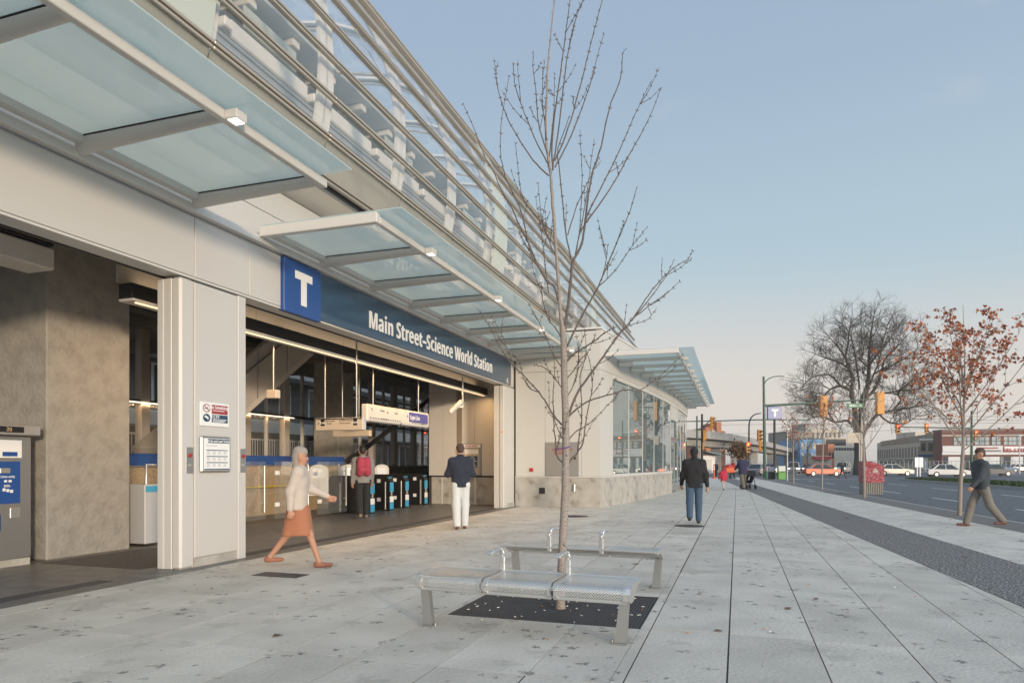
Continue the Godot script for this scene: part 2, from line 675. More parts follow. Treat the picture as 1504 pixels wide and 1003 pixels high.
func flag(mb: MB, poly: Array, top: float, gap: float, drop := 0.03) -> bool:   # one paving slab, polygon in (x, z)
	var o := inset(poly, gap)
	var i := inset(poly, gap + 0.0004)
	if o.size() < 3 or i.size() != o.size():
		return false
	var t := []
	for p in i:
		t.append(Vector3(p.x, top, p.y))
	mb.face(t, Vector3.UP)
	for k in o.size():
		var k2: int = (k + 1) % o.size()
		var mid: Vector2 = (o[k] + o[k2]) * 0.5
		var outw := Vector3(mid.x - (i[0].x + i[i.size() / 2].x) * 0.5, 0.3, mid.y - (i[0].y + i[i.size() / 2].y) * 0.5)
		mb.face([Vector3(i[k].x, top, i[k].y), Vector3(i[k2].x, top, i[k2].y), Vector3(o[k2].x, top - 0.0004, o[k2].y), Vector3(o[k].x, top - 0.0004, o[k].y)], outw)
		mb.face([Vector3(o[k].x, top - 0.0004, o[k].y), Vector3(o[k2].x, top - 0.0004, o[k2].y), Vector3(o[k2].x, top - drop, o[k2].y), Vector3(o[k].x, top - drop, o[k].y)], outw)
	return true


func sheet(mb: MB, pts: Array, y: float) -> void:
	var t := []
	for p in pts:
		t.append(Vector3(p.x, y, p.y))
	mb.face(t, Vector3.UP)


func strip(mb: MB, u0: float, u1: float, z0: float, z1: float, y: float) -> void:
	sheet(mb, [Vector2(u0 + SLANT * z0, z0), Vector2(u1 + SLANT * z0, z0), Vector2(u1 + SLANT * z1, z1), Vector2(u0 + SLANT * z1, z1)], y)


func make_ground() -> void:
	var g := MB.new()
	sheet(g, [Vector2(-900, 300), Vector2(900, 300), Vector2(900, -1500), Vector2(-900, -1500)], -0.16)
	structure("ground", g, mats["far_ground"])
	var rd := MB.new()
	strip(rd, 7.9, 19.4, 60, -400, -0.135)
	strip(rd, 19.4, 40.0, 60, -400, -0.1351)
	sheet(rd, [Vector2(-300, -72.5), Vector2(1.0, -72.5), Vector2(-1.0, -96), Vector2(-300, -96)], -0.1353)
	structure("road", rd, mats["asphalt"])

	# lane dashes, stop line and edge of the crossing
	for lane in [[10.85, 3.2, 7.9], [15.2, 4.6, 9.6], [28.2, 3.0, 9.0], [32.4, 3.0, 9.0]]:
		var z := -6.0
		var lift := 0.0
		if lane[0] < 11.0:
			z = -8.0
		while z > -72.0:
			var d := MB.new()
			strip(d, lane[0] - 0.06, lane[0] + 0.06, z, z - lane[1], -0.131 + lift)
			structure("lane_marking", d, mats["paint_white"])
			z -= lane[2]
	var sl := MB.new()
	strip(sl, 8.2, 19.0, -73.0, -73.5, -0.131)
	structure("stop_line", sl, mats["paint_white"])

	# bed under the paving: only its dark joints show
	var bed := MB.new()
	bed.face([Vector3(-6.75, -0.004, 8), Vector3(7.85 + SLANT * 8, -0.004, 8), Vector3(7.85 - SLANT * 72, -0.004, -72), Vector3(-6.75, -0.004, -72)], Vector3.UP)
	bed.face([Vector3(-6.75, -0.004, -23.5), Vector3(-6.75, -0.004, -72), Vector3(-60, -0.004, -72), Vector3(-60, -0.004, -23.5)], Vector3.UP)
	var walk := structure("pavement", bed, mat("joint_sand", Color(0.055, 0.053, 0.05), 0.95))

	# slabs beside the facade
	var w := 0.637
	var dz := 1.57
	var base: StandardMaterial3D = mats["paving"]
	var tones := []
	for k in 4:
		var t := base.duplicate()
		var g2: float = [1.0, 0.965, 0.985, 0.945][k]
		t.albedo_color = Color(g2, g2, g2 * 0.995)
		t.uv1_offset = Vector3(0.0, 0.0, 0.0)
		tones.append(t)
	var far := MB.new()
	var p_in := Vector2(3.22, 0)
	var n_in := Vector2(-1, SLANT).normalized()
	var made := 0
	for row in range(-4, 43):
		var z0 := -4.30 - dz * row
		for c in 16:
			var x0 := maxf(-0.06 + w * (c - 11), -6.75)
			var x1 := -0.06 + w * (c - 10)
			var poly := [Vector2(x0, z0), Vector2(x1, z0), Vector2(x1, z0 - dz), Vector2(x0, z0 - dz)]
			poly = clip(poly, p_in, n_in)
			if poly.size() < 3:
				continue
			# the pit of the tree grate
			var near_ := row >= -1 and row < 8
			var gap := 0.0045 if absf(x0 + 0.697) > 0.03 and absf(x1 + 0.697) > 0.03 else 0.0085
			var pieces := [poly]
			if z0 > -7.5 and z0 - dz < -5.7 and poly[0].x < -0.76 and poly[0].x > -3.2:
				pieces = around_hole(poly, Rect2(-2.56, -7.27, 1.78, 1.46))
			for piece in pieces:
				if piece.size() < 3:
					continue
				if near_:
					var mb := MB.new()
					var tilt := 0.0
					if flag(mb, piece, tilt, gap if pieces.size() == 1 else 0.002):
						put("paving_slab", mb, tones[(row * 7 + c * 5 + (row * c) % 3 + 40) % 4], walk)
						made += 1
				else:
					flag(far, piece, 0.0, gap)
	stuff(put("distant_paving", far, base, walk))
	# outer walk between the dark band and the tree strip, in wide slabs
	var z := 6.0
	while z > -72.0:
		var z1 := z - 3.05
		var mb := MB.new()
		var poly := [Vector2(4.56 + SLANT * z, z), Vector2(6.68 + SLANT * z, z), Vector2(6.68 + SLANT * z1, z1), Vector2(4.56 + SLANT * z1, z1)]
		if flag(mb, poly, 0.0, 0.002):
			put("paving_slab", mb, tones[int(absf(z)) % 3], walk)
		z = z1
	# paving past the corner unit
	var past := MB.new()
	sheet(past, [Vector2(-6.76, -43), Vector2(-6.76, -71.9), Vector2(-60, -71.9), Vector2(-60, -43)], 0.001)
	put("plaza_paving", past, base, walk)

	var band := MB.new()
	strip(band, 3.226, 4.554, 8, -71.9, 0.001)
	structure("aggregate_band", band, mats["aggregate"])
	var ts := MB.new()
	strip(ts, 6.686, 7.70, 8, -71.9, 0.001)
	structure("tree_strip", ts, mats["grey_aggregate"])
	var kz := 8.0
	while kz > -72.0:
		var k := MB.new()
		var a := street(7.78, kz - 0.004)
		var b := street(7.78, kz - 1.996)
		k.bar(Vector3(a.x, -0.075, a.z), Vector3(b.x, -0.075, b.z), 0.15, 0.15, 0.02)
		structure("kerb", k, mats["kerb_stone"])
		kz -= 2.0

	# median with grass
	var med := MB.new()
	var edge := []
	for i in 13:
		var a := PI * i / 12.0
		edge.append(Vector2(21.7 + SLANT * -70.0 + 2.3 * cos(a), -70.0 - 2.6 * sin(a)))
	var body := edge.duplicate()
	body.append(Vector2(19.4 + SLANT * 40, 40))
	body.append(Vector2(24.0 + SLANT * 40, 40))
	med.xf = Transform3D(Basis(Vector3(1, 0, 0), Vector3(0, 0, 1), Vector3(0, -1, 0)), Vector3(0, 0, 0))
	var pv := PackedVector2Array()
	for p in body:
		pv.append(p)
	med.extrude(pv, -0.02, 0.15)
	structure("median_kerb", med, mats["kerb_stone"])
	var soil := MB.new()
	soil.xf = med.xf
	var inner := PackedVector2Array()
	for p in inset(body, 0.18):
		inner.append(p)
	soil.extrude(inner, -0.05, -0.01)
	structure("median_soil", soil, mat("soil", Color(0.085, 0.12, 0.035), 0.95))
	var blades := MB.new()
	blades.coloured = true
	for i in 30000:
		var zz := rng.randf_range(-72.0, -12.0)
		var uu := rng.randf_range(19.65, 23.75)
		if zz < -70.0 and absf(uu - 21.7) > 1.6:
			continue
		var p := street(uu, zz, 0.05)
		var hh := rng.randf_range(0.05, 0.13)
		var an := rng.randf() * TAU
		var sx := Vector3(cos(an), 0, sin(an)) * 0.05
		blades.tint = Color(0.08, 0.13, 0.03).lerp(Color(0.17, 0.20, 0.07), rng.randf())
		var lean := Vector3(rng.randf_range(-1, 1), 0, rng.randf_range(-1, 1)) * 0.06
		blades.tri(p - sx, p + sx, p + Vector3(0, hh, 0) + lean, Vector3.UP, Vector3.UP, Vector3.UP)
	var gm := mat("grass", Color(1, 1, 1), 0.9)
	gm.vertex_color_use_as_albedo = true
	var go := put("median_grass", blades, gm)
	tag(go, "short green grass on the traffic median", "grass")
	stuff(go)


func around_hole(poly: Array, hole: Rect2) -> Array:
	var out := []
	var left := clip(poly, hole.position, Vector2(-1, 0))
	var rest := clip(poly, hole.position, Vector2(1, 0))
	var right := clip(rest, hole.end, Vector2(1, 0))
	rest = clip(rest, hole.end, Vector2(-1, 0))
	out.append(left)
	out.append(right)
	out.append(clip(rest, hole.position, Vector2(0, -1)))
	out.append(clip(rest, hole.end, Vector2(0, 1)))
	return out


var station: Node3D

const FX := -6.98      # face of the fascia
const PX := -6.95      # face of the piers


func panel(called: String, parent: Node, x0: float, x1: float, y0: float, y1: float, z0: float, z1: float, m: Material, bev := 0.006) -> MeshInstance3D:
	var mb := MB.new()
	mb.slab(x0, x1, y0, y1, z0, z1, bev)
	return put(called, mb, m, parent)


func make_station() -> void:
	station = thing("station_building", "long white-panelled transit station with glazed barrel-vault gallery and glass canopies", "building", Vector3.ZERO)
	var wp: Material = mats["white_panel"]
	# fascia: deep white panels over the openings
	var cuts := [6.0, 1.0, -2.4, -4.2, -7.40, -8.49, -9.235]
	for i in cuts.size() - 1:
		panel("fascia_panel", station, FX - 0.05, FX, 3.93, 4.74, cuts[i] - 0.005, cuts[i + 1] + 0.005, wp)
	panel("fascia_panel", station, FX - 0.05, FX, 3.93, 4.74, -20.93, -21.27, wp)
	panel("fascia_backing", station, FX - 0.10, FX - 0.053, 3.94, 4.735, 6.0, -21.27, mats["seam"], 0.0)
	panel("fascia_soffit", station, FX - 0.30, FX - 0.008, 3.895, 3.925, 6.0, -21.27, mats["rail_paint"], 0.004)
	panel("door_track", station, FX - 0.36, FX - 0.31, 3.885, 3.925, 6.0, -20.2, mats["dark_metal"], 0.004)
	panel("header_beam", station, FX - 0.36, FX - 0.11, 3.93, 5.80, 6.0, -21.27, mats["white_wall"], 0.0)
	# ledger that carries the canopies, with a dark shadow gap under it
	panel("canopy_ledger", station, FX - 0.02, FX + 0.10, 4.765, 4.87, 6.0, -21.27, mats["rail_paint"], 0.006)
	# upper wall panels above the ledger
	var z := 6.0
	while z > -21.2:
		var z1 := maxf(z - 1.67, -21.27)
		panel("wall_panel", station, FX - 0.09, FX - 0.05, 4.90, 5.34, z - 0.004, z1 + 0.004, mats["white_wall"], 0.003)
		panel("wall_panel", station, FX - 0.09, FX - 0.05, 5.35, 5.78, z - 0.004, z1 + 0.004, mats["white_wall"], 0.003)
		z = z1
	canopy("canopy", [-0.62, -2.29, -3.96, -5.63, -7.30], 4.0, -7.35, -6.88, -4.92, -4.48, [-0.62, -5.63], false)
	canopy("canopy", [-10.22, -11.89, -13.56, -15.23, -16.90, -18.57, -20.24, -21.22], -8.58, -21.6, -6.88, -4.92, -4.48, [-10.22, -13.56, -16.9, -20.24], true)
	left_pier()
	right_jamb()
	return_wall()


func canopy(called: String, beams: Array, z_near: float, z_far: float, x_in: float, x_rail: float, x_out: float, lamps: Array, closed: bool) -> void:
	var c := group_part(called, station)
	for bz in beams:
		var mb := MB.new()
		# tapering beam with a rounded belly, hung under the glass
		var rings := []
		for i in 6:
			var t := i / 5.0
			var x := lerpf(x_in, x_rail - 0.03, t)
			var dep := lerpf(0.155, 0.085, t)
			var ring := []
			for k in 9:
				var a := PI * k / 8.0
				ring.append(Vector3(x, 4.955 - sin(a) * dep, bz + cos(a) * 0.075))
			rings.append(ring)
		for i in 5:
			for k in 8:
				var a0 := PI * k / 8.0
				var a1 := PI * (k + 1) / 8.0
				var n0 := Vector3(0, -sin(a0), cos(a0))
				var n1 := Vector3(0, -sin(a1), cos(a1))
				mb.tri(rings[i][k], rings[i][k + 1], rings[i + 1][k + 1], n0, n1, n1)
				mb.tri(rings[i][k], rings[i + 1][k + 1], rings[i + 1][k], n0, n1, n0)
		mb.slab(x_in, x_rail - 0.03, 4.956, 4.972, bz - 0.06, bz + 0.06)
		put("beam", mb, mats["steel_paint"], c)
		var sl := MB.new()
		sl.slab(x_in, x_rail - 0.03, 4.974, 4.984, bz - 0.07, bz + 0.07)
		put("gasket", sl, mats["black"], c)
	if closed:
		panel("end_beam", c, x_in, x_rail + 0.05, 4.84, 4.99, z_near - 0.10, z_near, mats["rail_paint"], 0.008)
	panel("edge_rail", c, x_rail - 0.028, x_rail + 0.055, 4.845, 4.945, z_near - (0.102 if closed else 0.0), z_far, mats["rail_paint"], 0.008)
	panel("inner_rail", c, x_in - 0.002, x_in + 0.12, 4.90, 4.985, z_near - 0.11, z_far, mats["steel_paint"], 0.005)
	# glass lights, one to a bay
	var zs := [z_near]
	for bz in beams:
		zs.append(bz)
	for i in zs.size() - 1:
		panel("glass_pane", c, x_in + 0.02, x_out, 4.992, 5.010, zs[i] - 0.006, zs[i + 1] + 0.006, mats["canopy_glass"], 0.0)
	if beams[-1] - z_far > 0.2:
		panel("glass_pane", c, x_in + 0.02, x_out, 4.992, 5.010, beams[-1] - 0.006, z_far, mats["canopy_glass"], 0.0)
	for lz in lamps:
		var lamp := group_part("canopy_light", c)
		panel("housing", lamp, x_rail + 0.058, x_rail + 0.20, 4.845, 4.935, lz - 0.08, lz + 0.08, mats["rail_paint"], 0.006)
		panel("lens", lamp, x_rail + 0.075, x_rail + 0.183, 4.838, 4.844, lz - 0.06, lz + 0.06, glow("lamp_lens", Color(1.0, 0.93, 0.82), 1.6), 0.0)
		var s := SpotLight3D.new()
		s.name = "light"
		s.position = Vector3(x_rail + 0.13, 4.83, lz)
		s.rotation.x = -PI / 2
		s.light_color = Color(1.0, 0.92, 0.8)
		s.light_energy = 0.8
		s.spot_angle = 50.0
		s.spot_range = 12.0
		s.spot_attenuation = 2.0
		s.light_size = 0.05
		s.shadow_enabled = true
		lamp.add_child(s)


func left_pier() -> void:
	var p := group_part("entrance_pier", station)
	var w: Material = mats["white_panel"]
	# jamb that faces the camera: folded channels and a rounded corner post
	panel("core", p, PX - 0.40, PX - 0.035, 0.0, 3.86, -7.19, -8.36, w, 0.0)
	panel("jamb_plate", p, PX - 0.40, PX - 0.30, 0.0, 3.86, -7.13, -7.185, w, 0.006)
	panel("jamb_plate", p, PX - 0.285, PX - 0.16, 0.0, 3.86, -7.13, -7.185, w, 0.01)
	panel("jamb_channel", p, PX - 0.30, PX - 0.285, 0.0, 3.86, -7.145, -7.185, mats["rail_paint"], 0.0)
	var post := MB.new()
	post.slab(PX - 0.155, PX, 0.0, 3.865, -7.12, -7.36, 0.03)
	put("corner_post", post, w, p)
	panel("wall_panel", p, PX - 0.034, PX - 0.006, 0.13, 3.84, -7.375, -8.20, w, 0.006)
	panel("base_strip", p, PX - 0.034, PX - 0.020, 0.0, 0.12, -7.375, -8.20, mats["plinth_concrete"], 0.0)
	panel("end_post", p, PX - 0.034, PX + 0.004, 0.0, 3.865, -8.205, -8.37, w, 0.008)
	# key switches
	for z in [-7.275, -8.30]:
		var k := group_part("key_switch", p)
		var x := PX + (0.0 if z > -8 else 0.004)
		panel("plate", k, x, x + 0.006, 1.27, 1.62, z + 0.065, z - 0.065, mats["stainless_dull"], 0.002)
		var b := MB.new()
		b.cyl(Vector3(x + 0.006, 1.51, z), Vector3(x + 0.03, 1.51, z), 0.025)
		put("button", b, mats["red_paint"], k)
		var l := MB.new()
		l.cyl(Vector3(x + 0.006, 1.38, z), Vector3(x + 0.016, 1.38, z), 0.018)
		put("lock", l, mats["stainless"], k)


func right_jamb() -> void:
	var p := group_part("entrance_jamb", station)
	var w: Material = mats["white_panel"]
	panel("core", p, PX - 0.34, PX - 0.02, 0.0, 3.86, -20.25, -21.27, w, 0.0)
	panel("corner_post", p, PX - 0.16, PX, 0.0, 3.865, -20.19, -20.55, w, 0.025)
	panel("jamb_plate", p, PX - 0.34, PX - 0.17, 0.0, 3.86, -20.20, -20.248, w, 0.006)
	panel("base_strip", p, PX - 0.02, PX - 0.004, 0.0, 0.14, -20.56, -21.27, mats["plinth_concrete"], 0.0)
	panel("warning_tag", p, PX - 0.11, PX - 0.04, 2.38, 2.42, -20.186, -20.19, mat("tag_orange", Color(0.7, 0.28, 0.04), 0.5), 0.0)


func return_wall() -> void:
	# wall that turns out from the entrance to the curved corner unit
	var z := -21.3
	panel("end_wall", station, -7.3, -4.14, 0.02, 5.66, z - 0.06, z - 0.3, mats["seam"], 0.0)
	panel("concrete_plinth", station, -6.94, -4.10, 0.0, 0.95, z + 0.015, z - 0.06, mats["plinth_concrete"], 0.008)
	panel("plinth_sill", station, -6.94, -4.08, 0.953, 0.985, z + 0.035, z - 0.06, mats["rail_paint"], 0.006)
	var xs := [-6.93, -5.92, -4.72, -4.11]
	for i in 3:
		panel("wall_panel", station, xs[i] + 0.004, xs[i + 1] - 0.004, 0.99, 4.375, z, z - 0.055, mats["white_wall"], 0.003)
		panel("wall_panel", station, xs[i] + 0.004, xs[i + 1] - 0.004, 4.385, 5.62, z, z - 0.055, mats["white_wall"], 0.003)
	panel("coping", station, -6.98, -4.05, 5.665, 5.73, z + 0.03, z - 0.34, mats["rail_paint"], 0.008)
	panel("vent_grille", station, -6.12, -5.92, 0.42, 0.62, z + 0.02, z + 0.016, mats["dark_metal"], 0.0)
	# tap on the plinth
	var tap := MB.new()
	tap.cyl(Vector3(-4.92, 0.72, z + 0.015), Vector3(-4.92, 0.72, z + 0.12), 0.035)
	tap.cyl(Vector3(-4.92, 0.74, z + 0.10), Vector3(-4.92, 0.52, z + 0.12), 0.028, 0.035)
	put("hose_bib", tap, mats["stainless"], station)
	var al := MB.new()
	al.box(Vector3(-6.38, 1.20, z + 0.02), Vector3(0.12, 0.12, 0.05), 0.008)
	put("fire_alarm", al, mats["red_paint"], station)


func make_interior() -> void:
	# hall behind the openings: floor, ceiling, back glazing, stair soffit
	var fl := MB.new()
	fl.slab(-17.0, -6.755, -0.10, 0.0, 8.0, -21.6)
	fl.slab(-17.0, -9.22, -0.10, -0.0005, -21.6, -36.0)
	put("hall_floor", fl, mats["hall_floor"], station)
	panel("floor_strip", station, -7.32, -7.08, 0.0005, 0.004, -8.5, -20.1, mats["dark_tile"], 0.0)
	panel("floor_strip", station, -7.28, -7.05, 0.0005, 0.004, 6.0, -6.2, mats["dark_tile"], 0.0)
	panel("entrance_mat", station, -9.3, -7.5, 0.0005, 0.004, -7.0, -8.9, mats["dark_tile"], 0.0)
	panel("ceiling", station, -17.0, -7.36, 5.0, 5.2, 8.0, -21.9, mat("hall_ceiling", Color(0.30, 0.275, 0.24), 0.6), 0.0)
	# bulkhead with the light trough along the front
	for i in 5:
		var z0 := -7.35 - i * 2.9
		var z1 := maxf(z0 - 2.89, -21.6)
		if z1 < z0:
			panel("bulkhead_panel", station, -8.32, -8.28, 3.96, 4.99, z0, z1, mats["soffit"], 0.003)
	panel("light_trough", station, -8.27, -8.02, 3.72, 3.93, -7.35, -21.6, mats["dark_metal"], 0.006)
	panel("trough_lip", station, -8.27, -8.00, 3.68, 3.715, -7.35, -21.6, mats["steel_paint"], 0.004)
	var warm := Color(1.0, 0.80, 0.56)
	panel("ceiling_box", station, -9.4, -8.9, 4.05, 4.35, 5.0, -6.9, mats["rib_white"], 0.02)
	panel("ceiling_box", station, -9.45, -8.85, 4.36, 4.45, 5.0, -6.85, mats["dark_metal"], 0.01)
	for seg in [[-7.45, -21.4]]:
		panel("light_strip", station, -8.09, -8.05, 3.664, 3.679, seg[0], seg[1], glow("strip_glow", Color(1.0, 0.74, 0.45), 1.0), 0.0)
		var l := AreaLight3D.new()
		l.name = "strip_light"
		l.area_size = Vector2(0.04, seg[0] - seg[1])
		l.position = Vector3(-8.07, 3.655, (seg[0] + seg[1]) / 2)
		l.rotation.x = -PI / 2
		l.light_color = warm
		l.light_energy = 12.0
		l.area_range = 20.0
		l.shadow_enabled = true
		station.add_child(l)
	# trough on top lights the bulkhead warm
	for i in 4:
		var z0 := -7.6 - i * 3.4
		panel("cove_strip", station, -8.20, -8.10, 3.932, 3.945, z0, z0 - 3.2, glow("cove_glow", Color(1.0, 0.84, 0.64), 0.9), 0.0)
	var cv := AreaLight3D.new()
	cv.name = "cove_light"
	cv.area_size = Vector2(0.10, 13.5)
	cv.position = Vector3(-8.15, 3.96, -14.4)
	cv.rotation.x = PI / 2
	cv.light_color = Color(1.0, 0.86, 0.68)
	cv.light_energy = 0.8
	cv.area_range = 8.0
	cv.shadow_enabled = true
	station.add_child(cv)
	# ceiling beams
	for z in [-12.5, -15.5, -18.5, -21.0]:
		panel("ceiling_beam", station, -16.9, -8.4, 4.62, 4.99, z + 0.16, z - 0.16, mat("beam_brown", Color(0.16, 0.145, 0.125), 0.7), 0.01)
	panel("ceiling_beam", station, -11.6, -11.2, 4.45, 4.61, -8.0, -23.0, mats["dark_metal"], 0.01)
	# side wall that closes the hall beside the entrance, on its plinth
	var zw := -21.7
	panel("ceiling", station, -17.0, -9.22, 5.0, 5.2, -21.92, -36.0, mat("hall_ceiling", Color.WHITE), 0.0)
	panel("hall_end_wall", station, -10.26, -7.3, 0.0, 4.99, zw - 0.06, zw - 0.3, mats["seam"], 0.0)
	var xs := [-10.25, -9.72, -8.53, -7.32]
	for i in 3:
		panel("wall_panel", station, xs[i] + 0.004, xs[i + 1] - 0.004, 0.99, 3.86, zw, zw - 0.055, mats["white_panel"], 0.003)
		panel("wall_panel", station, xs[i] + 0.004, xs[i + 1] - 0.004, 3.87, 4.95, zw, zw - 0.055, mats["white_panel"], 0.003)
	panel("concrete_plinth", station, -10.15, -7.32, 0.0, 0.94, zw + 0.012, zw - 0.055, mats["plinth_concrete"], 0.008)
	panel("plinth_sill", station, -10.25, -7.32, 0.945, 0.985, zw + 0.03, zw - 0.055, mats["dark_metal"], 0.005)
	for x in [-9.74, -8.5]:
		panel("cover_strip", station, x - 0.03, x + 0.03, 0.0, 0.93, zw + 0.024, zw + 0.013, mats["white_panel"], 0.004)
	# big cast concrete pillar by the ticket machine
	panel("concrete_pillar", station, -11.4, -9.45, 0.0, 4.99, -7.2, -8.62, mats["cast_concrete"], 0.02)
	panel("concrete_pillar", station, -14.2, -13.2, 0.0, 4.99, -20.6, -21.6, mats["cast_concrete"], 0.02)
	# tiled counter wall with the blue band and a yellow handrail
	counter_wall()
	back_glazing()
	stair()


func counter_wall() -> void:
	var cw := group_part("counter_wall", station)
	panel("tiled_wall", cw, -12.4, -12.2, 0.0, 1.33, 4.0, -19.5, mats["tan_tile"], 0.01)
	panel("capping", cw, -12.44, -12.16, 1.332, 1.36, 4.0, -19.5, mats["stainless_dull"], 0.005)
	panel("blue_band", cw, -12.34, -12.26, 1.362, 1.62, 4.0, -19.5, mats["sign_blue"], 0.004)
	var hr := MB.new()
	hr.cyl(Vector3(-12.1, 0.78, 4.0), Vector3(-12.1, 0.78, -19.4), 0.03)
	put("handrail", hr, mat("rail_yellow", Color(0.62, 0.46, 0.06), 0.5), cw)
	for z in [-9.3, -13.5, -17.0]:
		text("SKYTRAIN", 0.09, 0.004, mats["letter_white"], cw, facing_x(Vector3(-12.256, 1.46, z)), "lettering", 1.0)


func back_glazing() -> void:
	var bg := group_part("back_window", station)
	var m: Material = mats["soffit"]
	panel("sill_wall", bg, -15.2, -15.0, 0.0, 1.3, 4.0, -36.0, mats["cast_concrete"], 0.01)
	var z := 2.0
	while z > -35.6:
		panel("column", bg, -15.18, -14.96, 1.31, 4.98, z, z - 0.28, m, 0.01)
		panel("mullion", bg, -15.12, -15.02, 1.31, 4.98, z - 1.1, z - 1.2, mats["steel_paint"], 0.006)
		for k in 2:
			var za := z - 0.285 - k * 0.91
			panel("pane", bg, -15.08, -15.07, 1.34, 4.95, za - 0.005, za - (0.805 if k == 0 else 0.79), mats["clear_glass"], 0.0)
		z -= 2.0
	panel("transom", bg, -15.16, -14.98, 3.02, 3.10, 2.0, -36.0, mats["dark_metal"], 0.006)
	# railing outside the glass
	panel("rail", bg, -15.9, -15.84, 2.22, 2.27, 2.0, -36.0, mats["steel_paint"], 0.004)
	var posts := MB.new()
	var zz := 2.0
	while zz > -36.0:
		posts.slab(-15.88, -15.86, 1.3, 2.22, zz, zz - 0.02)
		zz -= 0.13
	stuff(put("balusters", posts, mats["steel_paint"], bg))
	# far end of the hall, glazed as well
	var x := -14.9
	while x < -9.4:
		panel("column", bg, x, x + 0.22, 0.0, 4.98, -35.9, -36.1, m, 0.01)
		panel("pane", bg, x + 0.23, x + 1.34, 0.05, 4.95, -35.99, -36.0, mats["clear_glass"], 0.0)
		x += 1.36
	panel("transom", bg, -14.9, -9.3, 2.95, 3.05, -35.88, -35.9, mats["dark_metal"], 0.0)
	# lit strip on the transom
	panel("strip_lamp", bg, -14.97, -14.93, 3.0, 3.03, -13.0, -20.5, glow("back_strip", Color(1.0, 0.82, 0.6), 1.5), 0.0)
	var l := AreaLight3D.new()
	l.name = "back_strip_light"
	l.area_size = Vector2(0.04, 7.5)
	l.position = Vector3(-14.95, 2.98, -16.75)
	l.rotation.x = -PI / 2
	l.light_color = Color(1.0, 0.82, 0.6)
	l.light_energy = 1.6
	l.area_range = 8.0
	l.shadow_enabled = true
	bg.add_child(l)


func stair() -> void:
	# enclosed stair that climbs away from the camera: its soffit cuts across the hall
	var st := group_part("stair_flight", station)
	var a := Vector3(-12.2, 1.7, -12.1)
	var b := Vector3(-12.2, 5.6, -17.8)
	var s := MB.new()
	s.bar(a, b, 2.0, 0.18, 0.01)
	put("soffit", s, mats["soffit"], st)
	var sd := MB.new()
	var poly := PackedVector2Array([Vector2(-12.1, 1.8), Vector2(-17.8, 5.7), Vector2(-17.8, 6.9), Vector2(-12.1, 3.0)])
	sd.xf = Transform3D(Basis(Vector3(0, 0, 1), Vector3.UP, Vector3(-1, 0, 0)), Vector3(-11.15, 0, 0))
	sd.extrude(poly, 0.0, 0.06)
	put("side_panel", sd, mat("stair_side", Color(0.46, 0.42, 0.37), 0.5), st)
	var sd2 := MB.new()
	sd2.bar(Vector3(-11.12, 3.08, -12.1), Vector3(-11.12, 6.98, -17.8), 0.05, 0.07, 0.01)
	sd2.bar(Vector3(-11.12, 2.65, -12.1), Vector3(-11.12, 6.55, -17.8), 0.04, 0.04, 0.01)
	put("handrail", sd2, mats["stainless_dull"], st)
	for i in 5:
		var t := (i + 0.5) / 5.0
		var p := Vector3(-11.11, lerpf(1.8, 5.7, t), lerpf(-12.1, -17.8, t))
		var sm := MB.new()
		sm.bar(p + Vector3(0, 0.02, 0), p + Vector3(0, 1.18, -0.02), 0.012, 0.006)
		put("seam", sm, mats["seam"], st)
	# second flight coming down on the far right
	var s3 := MB.new()
	s3.bar(Vector3(-12.6, 1.2, -19.6), Vector3(-12.6, 4.9, -28.5), 0.12, 0.14, 0.01)
	put("brace", s3, mats["dark_metal"], st)


